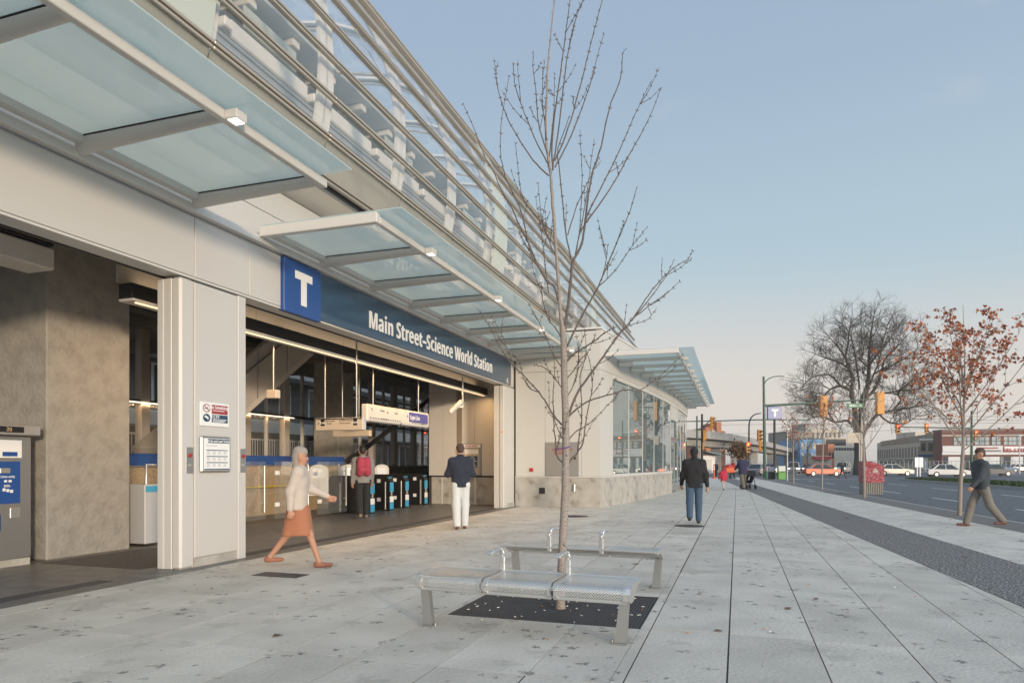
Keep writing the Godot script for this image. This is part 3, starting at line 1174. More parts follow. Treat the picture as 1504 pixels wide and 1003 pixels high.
func make_gallery() -> void:
	var g := group_part("glazed_gallery", station)
	var ring_c := Vector2(-10.85, 7.83)
	var rad := 4.7
	var step := deg_to_rad(7.15)
	var rib_z := []
	for k in range(-3, 16):
		rib_z.append(-6.92 - 2.55 * k)
	var P := func(a: float, r: float, z: float) -> Vector3: return Vector3(ring_c.x + r * cos(a), ring_c.y + r * sin(a), z)
	# one rib mesh, one mullion mesh, a few pane meshes: all shared
	var rib := MB.new()
	var fin := MB.new()
	for i in 30:
		var a0 := -3.3 * step + i * deg_to_rad(6.2)
		var a1 := a0 + deg_to_rad(6.2)
		for s in [-1.0, 1.0]:
			var p0: Vector3 = P.call(a0, rad - 0.14, s * 0.085)
			var p1: Vector3 = P.call(a1, rad - 0.14, s * 0.085)
			rib.bar(p0, p1, 0.06, 0.20, 0.0, Vector3(0, 0, 1))
		var q0: Vector3 = P.call(a0, rad - 0.22, 0)
		var q1: Vector3 = P.call(a1, rad - 0.22, 0)
		rib.bar(q0, q1, 0.03, 0.12, 0.0, Vector3(0, 0, 1))
	var rib_mesh := rib.mesh(mats["rib_white"])
	for z in rib_z:
		share("rib", rib_mesh, g, Transform3D(Basis(), Vector3(0, 0, z)))
		# cross tie
	var mu := MB.new()
	mu.slab(-0.035, 0.03, 0.012, 0.052, -1.27, 1.27, 0.008)
	mu.slab(-0.035, 0.03, -0.052, -0.012, -1.27, 1.27, 0.008)
	mu.slab(-0.06, -0.036, -0.03, 0.03, -1.275, 1.275)
	var mu_mesh := mu.mesh(mats["bronze_metal"])
	var pane := MB.new()
	var chord := rad * step
	pane.box(Vector3(0, chord / 2, 0), Vector3(0.014, chord - 0.03, 2.52))
	var clear_mesh := pane.mesh(mats["clear_glass"])
	var olive_mesh := pane.mesh(mats["olive_glass"])
	var nar := MB.new()
	nar.box(Vector3(0, chord / 2, 0.77), Vector3(0.02, chord - 0.03, 0.98))
	var frit_mesh := nar.mesh(mats["frit_glass"])
	var nar2 := MB.new()
	nar2.box(Vector3(0, chord / 2, -0.5), Vector3(0.014, chord - 0.03, 1.5))
	var part_mesh := nar2.mesh(mats["clear_glass"])
	for b in rib_z.size() - 1:
		var zc: float = (rib_z[b] + rib_z[b + 1]) / 2
		for r in range(-3, 9):
			var a := r * step
			var p: Vector3 = P.call(a, rad + 0.05, zc)
			var bas := Basis(Vector3(0, 0, 1), a)
			if r >= -3:
				share("mullion", mu_mesh, g, Transform3D(bas, p))
			if r < 8:
				var am := a + step * 0.5
				var pp: Vector3 = P.call(a, rad + 0.02, zc)
				var bm := Basis(Vector3(0, 0, 1), am)
				if r == -3:
					share("glass_pane", olive_mesh, g, Transform3D(bm, pp))
				elif b == 2 or b == 7 or b == 12:
					share("opaque_pane", frit_mesh, g, Transform3D(bm * (Basis() if b != 2 else Basis.from_scale(Vector3(1, 1, -1))), pp))
					share("glass_pane", part_mesh, g, Transform3D(bm * (Basis() if b != 2 else Basis.from_scale(Vector3(1, 1, -1))), pp))
				else:
					share("glass_pane", clear_mesh, g, Transform3D(bm, pp))
	# roof glass from the eighth mullion over the crown, one curved light to a bay
	var rg := MB.new()
	for i in 12:
		var a0 := 8 * step + i * deg_to_rad(8.0)
		var a1 := a0 + deg_to_rad(8.0)
		var c0: Vector3 = P.call(a0, rad + 0.02, 0)
		var c1: Vector3 = P.call(a1, rad + 0.02, 0)
		rg.quad(c0 + Vector3(0, 0, -1.25), c1 + Vector3(0, 0, -1.25), c1 + Vector3(0, 0, 1.25), c0 + Vector3(0, 0, 1.25), Vector3(cos(a0), sin(a0), 0))
	var roof_mesh := rg.mesh(mats["clear_glass"])
	for b in rib_z.size() - 1:
		share("roof_glass", roof_mesh, g, Transform3D(Basis(), Vector3(0, 0, (rib_z[b] + rib_z[b + 1]) / 2)))
	var zn: float = rib_z[0]
	var zf: float = rib_z[-1]
	# skirt under the glass and floor of the gallery
	var sk := MB.new()
	sk.bar(Vector3(-6.60, 6.07, zn), Vector3(-6.60, 6.07, -21.4), 0.09, 0.06, 0.01)
	put("gutter", sk, mats["dark_metal"], g)
	var so := MB.new()
	var n := 8
	for i in n:
		var t0 := float(i) / n
		var t1 := float(i + 1) / n
		var f := func(t: float) -> Vector2: return Vector2(lerpf(-7.05, -6.62, t), 5.79 + 0.25 * t * t)
		var p0: Vector2 = f.call(t0)
		var p1: Vector2 = f.call(t1)
		var nn := Vector3(p1.y - p0.y, -(p1.x - p0.x), 0).normalized()
		so.quad(Vector3(p0.x, p0.y, zn), Vector3(p1.x, p1.y, zn), Vector3(p1.x, p1.y, zf), Vector3(p0.x, p0.y, zf), nn)
	put("soffit", so, mats["soffit"], g)
	panel("floor_slab", g, -14.9, -6.75, 6.10, 6.32, zn, zf, mats["soffit"], 0.0)
	# inner parapet: ribbed grey below, white box beam above
	var pr := MB.new()
	for i in 9:
		pr.slab(-8.42, -8.36 + (0.03 if i % 2 == 0 else 0.0), 8.12 + i * 0.07, 8.185 + i * 0.07, zn, zf)
	stuff(put("ribbed_band", pr, mat("ribbed_grey", Color(0.46, 0.47, 0.48), 0.5, 0.2), g))
	for b in rib_z.size() - 1:
		panel("box_beam", g, -8.7, -8.3, 8.77, 9.10, rib_z[b] - 0.16, rib_z[b + 1] + 0.16, mats["rib_white"], 0.03)
		panel("bracket", g, -8.75, -8.2, 8.80, 8.98, rib_z[b + 1] + 0.10, rib_z[b + 1] - 0.10, mats["rib_white"], 0.02)
	panel("inner_wall", g, -8.6, -8.45, 6.33, 8.10, zn, zf, mats["soffit"], 0.0)
	# ceiling of the platform with its light boxes and ties
	panel("platform_soffit", g, -13.6, -8.1, 9.75, 9.95, zn, zf, mat("platform_blue", Color(0.60, 0.65, 0.67), 0.5), 0.01)
	for b in rib_z.size() - 1:
		for k in 2:
			panel("light_box", g, -8.9, -8.25, 9.60, 9.745, rib_z[b] - 0.55 - k * 1.27, rib_z[b] - 0.77 - k * 1.27, mats["rib_white"], 0.01)
		if b % 2 == 0:
			panel("hanging_panel", g, -8.35, -8.30, 9.15, 9.55, rib_z[b] - 0.5, rib_z[b] - 2.0, mats["frit_glass"], 0.01)
		var tie := MB.new()
		tie.cyl(P.call(deg_to_rad(16), rad - 0.2, rib_z[b]), Vector3(-9.6, 10.4, rib_z[b] - 1.2), 0.03, 0.03, 8)
		put("tie_rod", tie, mats["rib_white"], g)
		var cab := MB.new()
		cab.cyl(P.call(deg_to_rad(28), rad - 0.1, rib_z[b]), P.call(deg_to_rad(8), rad - 0.1, rib_z[b + 1]), 0.012, 0.012, 6)
		put("cable", cab, mats["steel_paint"], g)


# ---------------------------------------------------------------- curved corner unit
func curve_x(z: float) -> float:
	return -2.83 - (z + 41.0) * (z + 41.0) / 306.0


func curved(mb: MB, z0: float, z1: float, y0: float, y1: float, off: float, thick: float, n := 6) -> void:
	for i in n:
		var a := lerpf(z0, z1, float(i) / n)
		var b := lerpf(z0, z1, float(i + 1) / n)
		var pa := Vector3(curve_x(a) + off, 0, a)
		var pb := Vector3(curve_x(b) + off, 0, b)
		var t := (pb - pa).normalized()
		var nn := Vector3(-t.z, 0, t.x)
		if nn.x < 0:
			nn = -nn
		var q := nn * thick
		var lo := Vector3.UP * y0
		var hi := Vector3.UP * y1
		mb.quad(pa + lo, pb + lo, pb + hi, pa + hi, nn, Vector2(a, y0), Vector2(b, y0), Vector2(b, y1), Vector2(a, y1))
		mb.quad(pa + lo - q, pb + lo - q, pb + hi - q, pa + hi - q, -nn)
		mb.quad(pa + hi, pb + hi, pb + hi - q, pa + hi - q, Vector3.UP)
		mb.quad(pa + lo, pb + lo, pb + lo - q, pa + lo - q, Vector3.DOWN)
		if i == 0:
			mb.quad(pa + lo, pa + hi, pa + hi - q, pa + lo - q, -t)
		if i == n - 1:
			mb.quad(pb + lo, pb + hi, pb + hi - q, pb + lo - q, t)


func make_corner_unit() -> void:
	var c := group_part("corner_unit", station)
	var add := func(called: String, z0: float, z1: float, y0: float, y1: float, off: float, thick: float, m: Material, n: int) -> void:
		var mb := MB.new()
		curved(mb, z0, z1, y0, y1, off, thick, n)
		put(called, mb, m, c)
	add.call("concrete_plinth", -21.33, -33.7, 0.0, 0.95, 0.015, 0.2, mats["plinth_concrete"], 14)
	add.call("plinth_sill", -21.33, -33.7, 0.953, 0.985, 0.035, 0.2, mats["rail_paint"], 14)
	add.call("corner_panel", -21.34, -22.62, 0.99, 4.375, 0.0, 0.2, mats["white_wall"], 3)
	add.call("fascia_panel", -21.34, -28.0, 4.385, 5.66, 0.0, 0.2, mats["white_wall"], 8)
	add.call("fascia_panel", -28.01, -35.0, 4.385, 5.66, 0.0, 0.2, mats["white_wall"], 8)
	add.call("fascia_panel", -35.01, -42.5, 4.385, 5.66, 0.0, 0.2, mats["white_wall"], 10)
	add.call("window_head", -22.63, -42.5, 4.24, 4.38, -0.01, 0.16, mats["rail_paint"], 20)
	add.call("window_sill", -22.63, -33.7, 0.99, 1.05, 0.03, 0.2, mats["rail_paint"], 12)
	add.call("coping", -21.3, -42.5, 5.665, 5.73, 0.03, 0.3, mats["rail_paint"], 20)
	var zs := [-22.66, -24.8, -27.0, -29.2, -31.4, -33.66]
	for i in 5:
		add.call("glass_pane", zs[i] - 0.02, zs[i + 1] + 0.02, 1.05, 4.24, -0.06, 0.012, mats["shop_glass"], 3)
		add.call("mullion", zs[i + 1] + 0.025, zs[i + 1] - 0.025, 1.05, 4.24, -0.045, 0.07, mats["steel_paint"], 1)
	# door pair and the glazing beyond it
	for k in 2:
		var z0: float = -33.75 - k * 1.3
		add.call("door_stile", z0, z0 - 0.09, 0.05, 2.6, -0.03, 0.06, mats["stainless_dull"], 1)
		add.call("door_stile", z0 - 1.19, z0 - 1.28, 0.05, 2.6, -0.03, 0.06, mats["stainless_dull"], 1)
		add.call("door_rail", z0 - 0.09, z0 - 1.19, 0.05, 0.3, -0.03, 0.06, mats["stainless_dull"], 1)
		add.call("door_rail", z0 - 0.09, z0 - 1.19, 2.45, 2.6, -0.03, 0.06, mats["stainless_dull"], 1)
		add.call("door_glass", z0 - 0.09, z0 - 1.19, 0.3, 2.45, -0.055, 0.012, mats["shop_glass"], 1)
	add.call("door_transom", -33.72, -36.35, 2.62, 2.72, -0.02, 0.1, mats["stainless_dull"], 2)
	add.call("blind_panel", -33.72, -36.35, 3.55, 4.24, -0.03, 0.05, mats["steel_paint"], 2)
	add.call("glass_pane", -33.72, -36.35, 2.72, 3.55, -0.06, 0.012, mats["shop_glass"], 2)
	for k in 4:
		var z0: float = -36.4 - k * 1.53
		add.call("glass_pane", z0 - 0.03, z0 - 1.5, 0.1, 4.24, -0.06, 0.012, mats["shop_glass"], 2)
		add.call("mullion", z0, z0 - 0.05, 0.0, 4.24, -0.04, 0.07, mats["steel_paint"], 1)
	# room behind the glass
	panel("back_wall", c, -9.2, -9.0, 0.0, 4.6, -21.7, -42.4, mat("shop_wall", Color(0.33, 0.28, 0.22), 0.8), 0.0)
	panel("end_wall", c, -9.2, -2.95, 0.0, 5.6, -42.42, -42.6, mats["white_wall"], 0.0)
	panel("shop_floor", c, -9.0, -4.5, 0.0005, 0.004, -21.8, -42.4, mats["hall_floor"], 0.0)
	panel("shop_ceiling", c, -9.0, -4.3, 4.45, 4.5, -21.7, -42.4, mats["soffit"], 0.0)
	panel("roof", c, -9.2, -4.2, 5.45, 5.6, -21.65, -42.4, mats["rail_paint"], 0.0)
	for i in 5:
		panel("shelf_unit", c, -6.6, -6.2, 0.01, 1.3 + 0.3 * (i % 3), -24.0 - i * 3.0, -25.9 - i * 3.0, mat("shelf_tan", Color(0.42, 0.34, 0.24), 0.7), 0.02)
	# straight-edged canopy in front of the curve
	var zn := -21.62
	var beams := []
	var z := zn - 1.62
	while z > -43.0:
		beams.append(z)
		z -= 1.62
	panel("canopy_end_beam", c, curve_x(zn) + 0.02, -1.72, 4.84, 4.99, zn, zn - 0.11, mats["rail_paint"], 0.008)
	for bz in beams:
		var mb := MB.new()
		mb.slab(curve_x(bz) + 0.02, -1.78, 4.86, 4.975, bz - 0.06, bz + 0.06, 0.03)
		put("canopy_beam", mb, mats["steel_paint"], c)
		var lamp := MB.new()
		lamp.slab(-1.70, -1.55, 4.84, 4.94, bz - 0.08, bz + 0.08, 0.008)
		put("canopy_light", lamp, mats["rail_paint"], c)
		panel("bracket", c, curve_x(bz) + 0.01, curve_x(bz) + 0.5, 4.74, 4.855, bz - 0.09, bz + 0.09, mats["rail_paint"], 0.02)
	panel("canopy_edge_rail", c, -1.80, -1.72, 4.845, 4.945, zn - 0.112, -43.0, mats["rail_paint"], 0.008)
	var prev := zn
	for bz in beams:
		var gp := MB.new()
		var y := 4.992
		var t := 0.016
		var a := Vector3(curve_x(prev) + 0.03, y, prev - 0.006)
		var b := Vector3(curve_x(bz) + 0.03, y, bz + 0.006)
		var pa := Vector3(-1.28, y, prev - 0.006)
		var pb := Vector3(-1.28, y, bz + 0.006)
		gp.face([a, pa, pb, b], Vector3.DOWN)
		var up := Vector3(0, t, 0)
		gp.face([a + up, pa + up, pb + up, b + up], Vector3.UP)
		gp.face([pa, pb, pb + up, pa + up], Vector3.RIGHT)
		gp.face([a, pa, pa + up, a + up], Vector3.BACK)
		gp.face([b, pb, pb + up, b + up], Vector3.FORWARD)
		gp.face([a, b, b + up, a + up], Vector3.LEFT)
		put("canopy_glass", gp, mats["canopy_glass"], c)
		prev = bz


func make_signs() -> void:
	# name board
	var s := thing("station_sign", "navy glass name board lettered Main Street-Science World Station above the entrance", "sign", Vector3(FX, 3.93, -15.6))
	var b := MB.new()
	b.slab(-0.04, 0.02, 0.0, 0.81, 5.335, -5.32, 0.004)
	put("board", b, mats["sign_navy"], s)
	var z0 := -11.98
	var t := text("Main Street–Science World Station", 0.335, 0.012, mats["letter_white"], s, facing_x(Vector3(0.03, 0.34, 0)), "lettering", 1.0, 600)
	t.mesh.pixel_size = t.mesh.pixel_size
	var w: float = t.get_aabb().size.x
	var squeeze := 7.15 / w
	t.transform = facing_x(Vector3(0.028, 0.34, 15.6 - 15.53)) * Transform3D(Basis.from_scale(Vector3(squeeze, 1, 1)), Vector3.ZERO)
	var lg := MB.new()
	lg.xf = facing_x(Vector3(0.021, 0.10, -4.9))
	lg.bar(Vector3(-0.15, 0, 0.004), Vector3(0.15, 0.02, 0.004), 0.03, 0.006)
	lg.bar(Vector3(0.02, -0.07, 0.004), Vector3(0.05, 0.10, 0.004), 0.035, 0.006)
	lg.bar(Vector3(-0.05, 0.02, 0.008), Vector3(0.13, -0.05, 0.008), 0.02, 0.006)
	put("emblem", lg, mats["letter_white"], s)
	# the blue T
	var ts := thing("transit_sign", "square bright blue sign with a white letter T at the board's left end", "sign", Vector3(FX, 3.90, -9.75))
	var tb := MB.new()
	tb.slab(-0.04, 0.06, -0.03, 0.845, 0.515, -0.505, 0.006)
	put("board", tb, mats["sign_blue"], ts)
	var tt := MB.new()
	tt.xf = facing_x(Vector3(0.062, 0.0, 0.0))
	tt.slab(-0.235, 0.235, 0.56, 0.69, 0.0, 0.012, 0.002)
	tt.slab(-0.075, 0.075, 0.14, 0.559, 0.0, 0.012, 0.002)
	put("letter", tt, mats["letter_white"], ts)

	# notices on the pier
	var n1 := thing("notice_sign", "white notice with red and navy fields, No Smoking over CCTV, on the white pier", "sign", Vector3(PX - 0.006, 1.92, -7.73))
	n1.scale.z = 1.2
	var nb := MB.new()
	nb.slab(0.001, 0.02, 0.0, 0.33, 0.23, -0.23, 0.004)
	put("plate", nb, mats["letter_white"], n1)
	var fr := MB.new()
	fr.slab(0.0205, 0.022, 0.175, 0.30, 0.055, -0.205)
	put("red_field", fr, mat("sign_red", Color(0.36, 0.045, 0.045), 0.6), n1)
	var fn := MB.new()
	fn.slab(0.0205, 0.022, 0.055, 0.165, 0.055, -0.205)
	put("navy_field", fn, mats["sign_navy"], n1)
	text("No Smoking", 0.045, 0.002, mats["letter_white"], n1, facing_x(Vector3(0.0235, 0.265, -0.06)), "lettering", 0.85)
	var fine := MB.new()
	fine.slab(0.0222, 0.0232, 0.215, 0.225, 0.04, -0.15)
	for k in 3:
		fine.slab(0.0222, 0.0232, 0.095 - k * 0.016, 0.103 - k * 0.016, 0.04, -0.19 + k * 0.02)
	put("fine_print", fine, mats["letter_white"], n1)
	text("CCTV", 0.042, 0.002, mats["letter_white"], n1, facing_x(Vector3(0.0235, 0.135, 0.0)), "lettering", 0.9)
	var ring := MB.new()
	ring.xf = facing_x(Vector3(0.0205, 0.245, 0.135))
	ring_shape(ring, 0.058, 0.047)
	ring.bar(Vector3(-0.036, 0.036, 0.001), Vector3(0.036, -0.036, 0.001), 0.010, 0.002, 0.0, Vector3.BACK)
	put("ban_symbol", ring, mat("sign_red", Color.RED), n1)
	var cig := MB.new()
	cig.xf = facing_x(Vector3(0.0203, 0.245, 0.135))
	cig.slab(-0.034, 0.03, -0.010, 0.0, 0.0, 0.0012)
	cig.slab(0.01, 0.016, 0.004, 0.024, 0.0, 0.0012)
	put("cigarette_symbol", cig, mats["black"], n1)
	var cam := MB.new()
	cam.xf = facing_x(Vector3(0.0205, 0.112, 0.135))
	cam.cyl(Vector3(0, 0, 0), Vector3(0, 0, 0.0015), 0.056, -1.0, 20)
	put("camera_roundel", cam, mats["sign_navy"], n1)
	var cs := MB.new()
	cs.xf = facing_x(Vector3(0.0222, 0.112, 0.135)) * Transform3D(Basis(Vector3(0, 0, 1), -0.4), Vector3.ZERO)
	cs.slab(-0.036, 0.012, -0.006, 0.022, 0.0, 0.0012)
	cs.slab(0.013, 0.03, -0.014, 0.014, 0.0, 0.0012)
	put("camera_symbol", cs, mats["letter_white"], n1)

	var n2 := thing("timetable_case", "silver framed timetable headed First and Last Trains on the white pier", "notice case", Vector3(PX - 0.006, 1.28, -7.73))
	n2.scale.z = 1.16
	var cb := MB.new()
	cb.slab(0.001, 0.05, 0.0, 0.50, 0.25, -0.25, 0.02)
	put("frame", cb, mats["stainless_dull"], n2)
	var pp := MB.new()
	pp.slab(0.0505, 0.053, 0.03, 0.47, 0.215, -0.215)
	put("paper", pp, mats["letter_white"], n2)
	var hd := MB.new()
	hd.slab(0.0535, 0.055, 0.405, 0.462, 0.15, -0.21)
	hd.slab(0.0535, 0.055, 0.034, 0.050, 0.21, -0.21)
	put("header", hd, mats["sign_navy"], n2)
	text("First and Last Trains", 0.036, 0.002, mats["letter_white"], n2, facing_x(Vector3(0.0555, 0.432, -0.03)), "lettering", 0.75)
	var rows := MB.new()
	for k in 3:
		rows.slab(0.0535, 0.0545, 0.30 - k * 0.085, 0.312 - k * 0.085, 0.17, -0.18)
	put("table_bars", rows, mats["sign_navy"], n2)
	var small := MB.new()
	for k in 3:
		for j in 3:
			for q in 4:
				small.slab(0.0535, 0.0542, 0.283 - k * 0.085 - j * 0.016, 0.288 - k * 0.085 - j * 0.016, 0.165 - q * 0.09, 0.165 - q * 0.09 - 0.05)
	small.slab(0.0535, 0.0542, 0.365, 0.371, 0.17, 0.0)
	put("table_rows", small, mat("print_grey", Color(0.35, 0.36, 0.38), 0.7), n2)

	# stainless hatch on the return wall
	var h := thing("access_hatch", "brushed steel hatch with red stencilled lettering on the white wall behind the tree", "panel", Vector3(-5.32, 0.99, -21.295))
	var hb := MB.new()
	hb.slab(-0.59, 0.52, 0.0, 1.10, 0.0, 0.018, 0.004)
	put("door", hb, mats["stainless_dull"], h)
	text("FIRE DEPARTMENT", 0.075, 0.002, mats["red_paint"], h, facing_z(Vector3(-0.02, 0.86, 0.0195)), "lettering", 0.72)
	text("CONNECTION", 0.075, 0.002, mats["red_paint"], h, facing_z(Vector3(-0.06, 0.75, 0.0195)), "lettering", 0.75)
	var lk := MB.new()
	lk.slab(0.36, 0.42, 0.54, 0.62, 0.0185, 0.03, 0.004)
	put("latch", lk, mats["dark_metal"], h)

	# rider alert case on the hall's end wall
	var r := thing("alert_case", "wall case headed Rider Alert holding a notice with a navy poster", "notice case", Vector3(-8.62, 0.99, -21.69))
	var rb := MB.new()
	rb.slab(-0.36, 0.36, 0.0, 1.10, 0.0, 0.07, 0.015)
	put("frame", rb, mats["stainless_dull"], r)
	var rp := MB.new()
	rp.slab(-0.27, 0.27, 0.06, 0.92, 0.0705, 0.073)
	put("backing", rp, mat("case_tan", Color(0.52, 0.42, 0.31), 0.7), r)
	var rh := MB.new()
	rh.slab(-0.34, 0.33, 0.955, 1.07, 0.0705, 0.076, 0.004)
	put("header", rh, mats["letter_white"], r)
	text("RIDER ALERT", 0.065, 0.002, mats["red_paint"], r, facing_z(Vector3(0, 1.012, 0.077)), "lettering", 0.85)
	var ro := MB.new()
	ro.slab(-0.23, 0.25, 0.24, 0.69, 0.0735, 0.075)
	ro.slab(-0.24, 0.26, 0.74, 0.90, 0.0735, 0.0745)
	put("poster", ro, mats["letter_white"], r)
	var rn := MB.new()
	rn.slab(-0.215, 0.235, 0.255, 0.675, 0.0755, 0.0765)
	put("poster_field", rn, mats["sign_navy"], r)
	var rl := MB.new()
	for k in 6:
		rl.slab(-0.19, 0.12 + 0.07 * ((k * 7) % 3) / 2.0, 0.61 - k * 0.062, 0.63 - k * 0.062, 0.077, 0.0778)
	put("poster_lines", rl, mats["letter_white"], r)


func ring_shape(mb: MB, r1: float, r0: float) -> void:
	for k in 24:
		var a := TAU * k / 24
		var b := TAU * (k + 1) / 24
		var z := 0.0012
		mb.quad(Vector3(cos(a) * r1, sin(a) * r1, z), Vector3(cos(b) * r1, sin(b) * r1, z), Vector3(cos(b) * r0, sin(b) * r0, z), Vector3(cos(a) * r0, sin(a) * r0, z), Vector3.BACK)


func arrow(mb: MB, p: Vector3, dir: Vector3, size: float) -> void:
	mb.bar(p - dir * size, p + dir * size, size * 0.28, 0.003, 0.0, Vector3.BACK)
	for s in [-1.0, 1.0]:
		var side := dir.rotated(Vector3.BACK, s * 2.4)
		mb.bar(p + dir * size * 1.05, p + dir * size * 1.05 + side * size * 0.9, size * 0.28, 0.003, 0.0, Vector3.BACK)


func hanger(mb: MB, p: Vector3, top: float, r := 0.018) -> void:
	mb.cyl(p, Vector3(p.x, top, p.z), r, r, 8)


func make_hall_things() -> void:
	# ticket machine
	var t := thing("ticket_machine", "stainless ticket machine with a blue front beside the concrete pillar", "ticket machine", Vector3(-9.36, 0, -6.25))
	var b := MB.new()
	b.slab(-0.62, 0.0, 0.10, 1.78, 0.68, -0.66, 0.015)
	put("cabinet", b, mats["stainless_dull"], t)
	var base := MB.new()
	base.slab(-0.60, -0.01, 0.0, 0.098, 0.67, -0.65, 0.004)
	put("base", base, mats["plinth_concrete"], t)
	var hood := MB.new()
	hood.slab(-0.62, 0.10, 1.785, 1.93, 0.70, -0.72, 0.012)
	put("hood", hood, mats["stainless"], t)
	var disp := MB.new()
	disp.slab(0.1005, 0.104, 1.82, 1.90, 0.5, -0.48)
	put("display", disp, mats["black"], t)
	text("20", 0.05, 0.002, mat("led_amber", Color(0.5, 0.36, 0.2)), t, facing_x(Vector3(0.105, 1.86, -0.28)))
	var mp := MB.new()
	mp.slab(0.0005, 0.006, 1.48, 1.72, 0.5, -0.52)
	put("route_map", mp, mats["letter_white"], t)
	var ml := MB.new()
	for k in 8:
		ml.xf = facing_x(Vector3(0.0065, 1.64, -0.1))
		ml.bar(Vector3(-0.45 + k * 0.06, 0.02 * sin(k * 1.3), 0.001), Vector3(-0.39 + k * 0.06, 0.02 * sin(k * 1.3 + 1.3), 0.001), 0.008, 0.002, 0.0, Vector3.BACK)
	ml.slab(0.16, 0.36, -0.14, -0.08, 0.0, 0.0015)
	put("map_lines", ml, mats["sign_blue"], t)
	var bl := MB.new()
	bl.slab(0.0005, 0.006, 0.86, 1.43, 0.5, -0.50, 0.002)
	put("blue_front", bl, mats["sign_blue"], t)
	var sc := MB.new()
	sc.slab(0.0065, 0.012, 1.14, 1.40, 0.3, -0.14, 0.002)
	put("screen", sc, mats["glass_dark"], t)
	var sl := MB.new()
	sl.slab(0.0065, 0.02, 0.98, 1.10, 0.1, -0.16, 0.006)
	put("note_slot", sl, mats["letter_white"], t)
	var cs := MB.new()
	cs.slab(0.0065, 0.02, 1.27, 1.34, -0.22, -0.36, 0.006)
	put("coin_slot", cs, mats["stainless"], t)
	text("Coins only", 0.03, 0.002, mats["letter_white"], t, facing_x(Vector3(0.0065, 1.225, -0.32)))
	text("Bills", 0.03, 0.002, mats["letter_white"], t, facing_x(Vector3(0.0065, 1.10, -0.32)))
	for k in 3:
		panel("note_icon", t, 0.0065, 0.0085, 1.03 - k * 0.012, 1.07 - k * 0.012, -0.26 - k * 0.05, -0.30 - k * 0.05, mats["letter_white"], 0.0)
	for k in 2:
		panel("coin_icon", t, 0.0065, 0.0085, 1.15, 1.18, -0.28 - k * 0.06, -0.32 - k * 0.06, mats["letter_white"], 0.0)
	var kl := MB.new()
	kl.slab(0.0005, 0.012, 0.66, 0.80, -0.36, -0.50, 0.006)
	put("card_slot", kl, mats["stainless"], t)
	var rt := MB.new()
	rt.slab(0.0005, 0.01, 0.50, 0.72, 0.1, -0.24, 0.004)
	put("return_tray", rt, mats["sign_blue"], t)

	# fare gates: narrow dark cabinets across the way in
	var proto: Node3D = null
	var spots := [[-9.75, -16.95], [-9.85, -18.25], [-9.95, -19.45], [-10.1, -21.15]]
	var labels := ["dark fare gate nearest the person with the backpack", "second dark fare gate from the backpack, next to the wheelchair gate", "third dark fare gate from the left, with a blue strip", "dark fare gate nearest the hall's end wall"]
	for i in 4:
		var o: Node3D
		if proto == null:
			proto = fare_gate()
			o = proto
		else:
			o = proto.duplicate()
			o.name = numbered("fare_gate")
			add_child(o)
		o.position = Vector3(spots[i][0], 0, spots[i][1])
		tag(o, labels[i], "fare gate", "fare gates across the hall")
	# rounded paddle screens behind the gates
	var pl := ["white rounded gate paddle left of the wheelchair paddle", "rounded gate paddle with a blue wheelchair symbol", "rounded gate paddle with a white arrow panel", "clear rounded gate paddle beside the orange-dressed walker"]
	var pz := [-17.7, -19.3, -20.6, -15.6]
	var px := [-11.0, -11.4, -11.5, -10.6]
	for i in 4:
		var p := thing("gate_paddle", pl[i], "gate paddle", Vector3(px[i], 0, pz[i]), 0.9, "paddles of the fare gates")
		var mb := MB.new()
		var poly := PackedVector2Array()
		for k in 13:
			var a := PI * k / 12.0
			poly.append(Vector2(cos(a) * 0.26, 1.22 + sin(a) * 0.16))
		poly.append(Vector2(-0.26, 0.55))
		poly.append(Vector2(0.26, 0.55))
		mb.extrude(poly, -0.02, 0.02)
		put("paddle", mb, mats["steel_paint"], p)
		var pn := MB.new()
		pn.slab(-0.17, 0.17, 1.02, 1.28, 0.0205, 0.024, 0.0)
		put("symbol_panel", pn, mats["sign_blue"] if i == 1 else mats["stainless"], p)
		var po := MB.new()
		po.slab(-0.32, -0.265, 0.0, 1.4, -0.03, 0.03, 0.01)
		put("post", po, mats["stainless_dull"], p)
	# glass barrier with bright handles, left of the gates
	for i in 3:
		var z := -12.9 - i * 1.45
		var g := thing("glass_barrier", ["clear glass barrier panel with a steel handle beside the white pier", "clear glass barrier panel behind the walker in orange", "clear glass barrier panel next to the fare gates"][i], "barrier", Vector3(-10.7 + i * 0.2, 0, z), 0.0, "glass barrier panels")
		var mb := MB.new()
		mb.slab(-0.006, 0.006, 0.08, 1.45, 0.7, -0.68)
		put("pane", mb, mats["clear_glass"], g)
		var hd := MB.new()
		hd.cyl(Vector3(0.07, 0.25, -0.55), Vector3(0.07, 1.35, -0.55), 0.022)
		for y in [0.45, 1.2]:
			hd.cyl(Vector3(0.0, y, -0.55), Vector3(0.07, y, -0.55), 0.014)
		put("handle", hd, mats["stainless"], g)
		for y in [0.42, 1.18]:
			var cl := MB.new()
			cl.box(Vector3(0, y, 0.6), Vector3(0.05, 0.1, 0.14), 0.008)
			put("clamp", cl, mats["letter_white"], g)
	# silver cabinet by the pillar
	var w := thing("gate_cabinet", "pale grey gate cabinet with a blue label behind the concrete pillar", "cabinet", Vector3(-9.5, 0, -8.98))
	var wb := MB.new()
	wb.slab(-0.9, 0.0, 0.04, 1.05, 0.02, -0.35, 0.012)
	put("body", wb, mat("cabinet_grey", Color(0.5, 0.52, 0.54), 0.4), w)
	var wl := MB.new()
	wl.slab(0.0005, 0.006, 0.92, 1.02, 0.01, -0.34)
	put("label", wl, mat("strip_blue", Color(0.06, 0.38, 0.62), 0.4), w)
	var wr := MB.new()
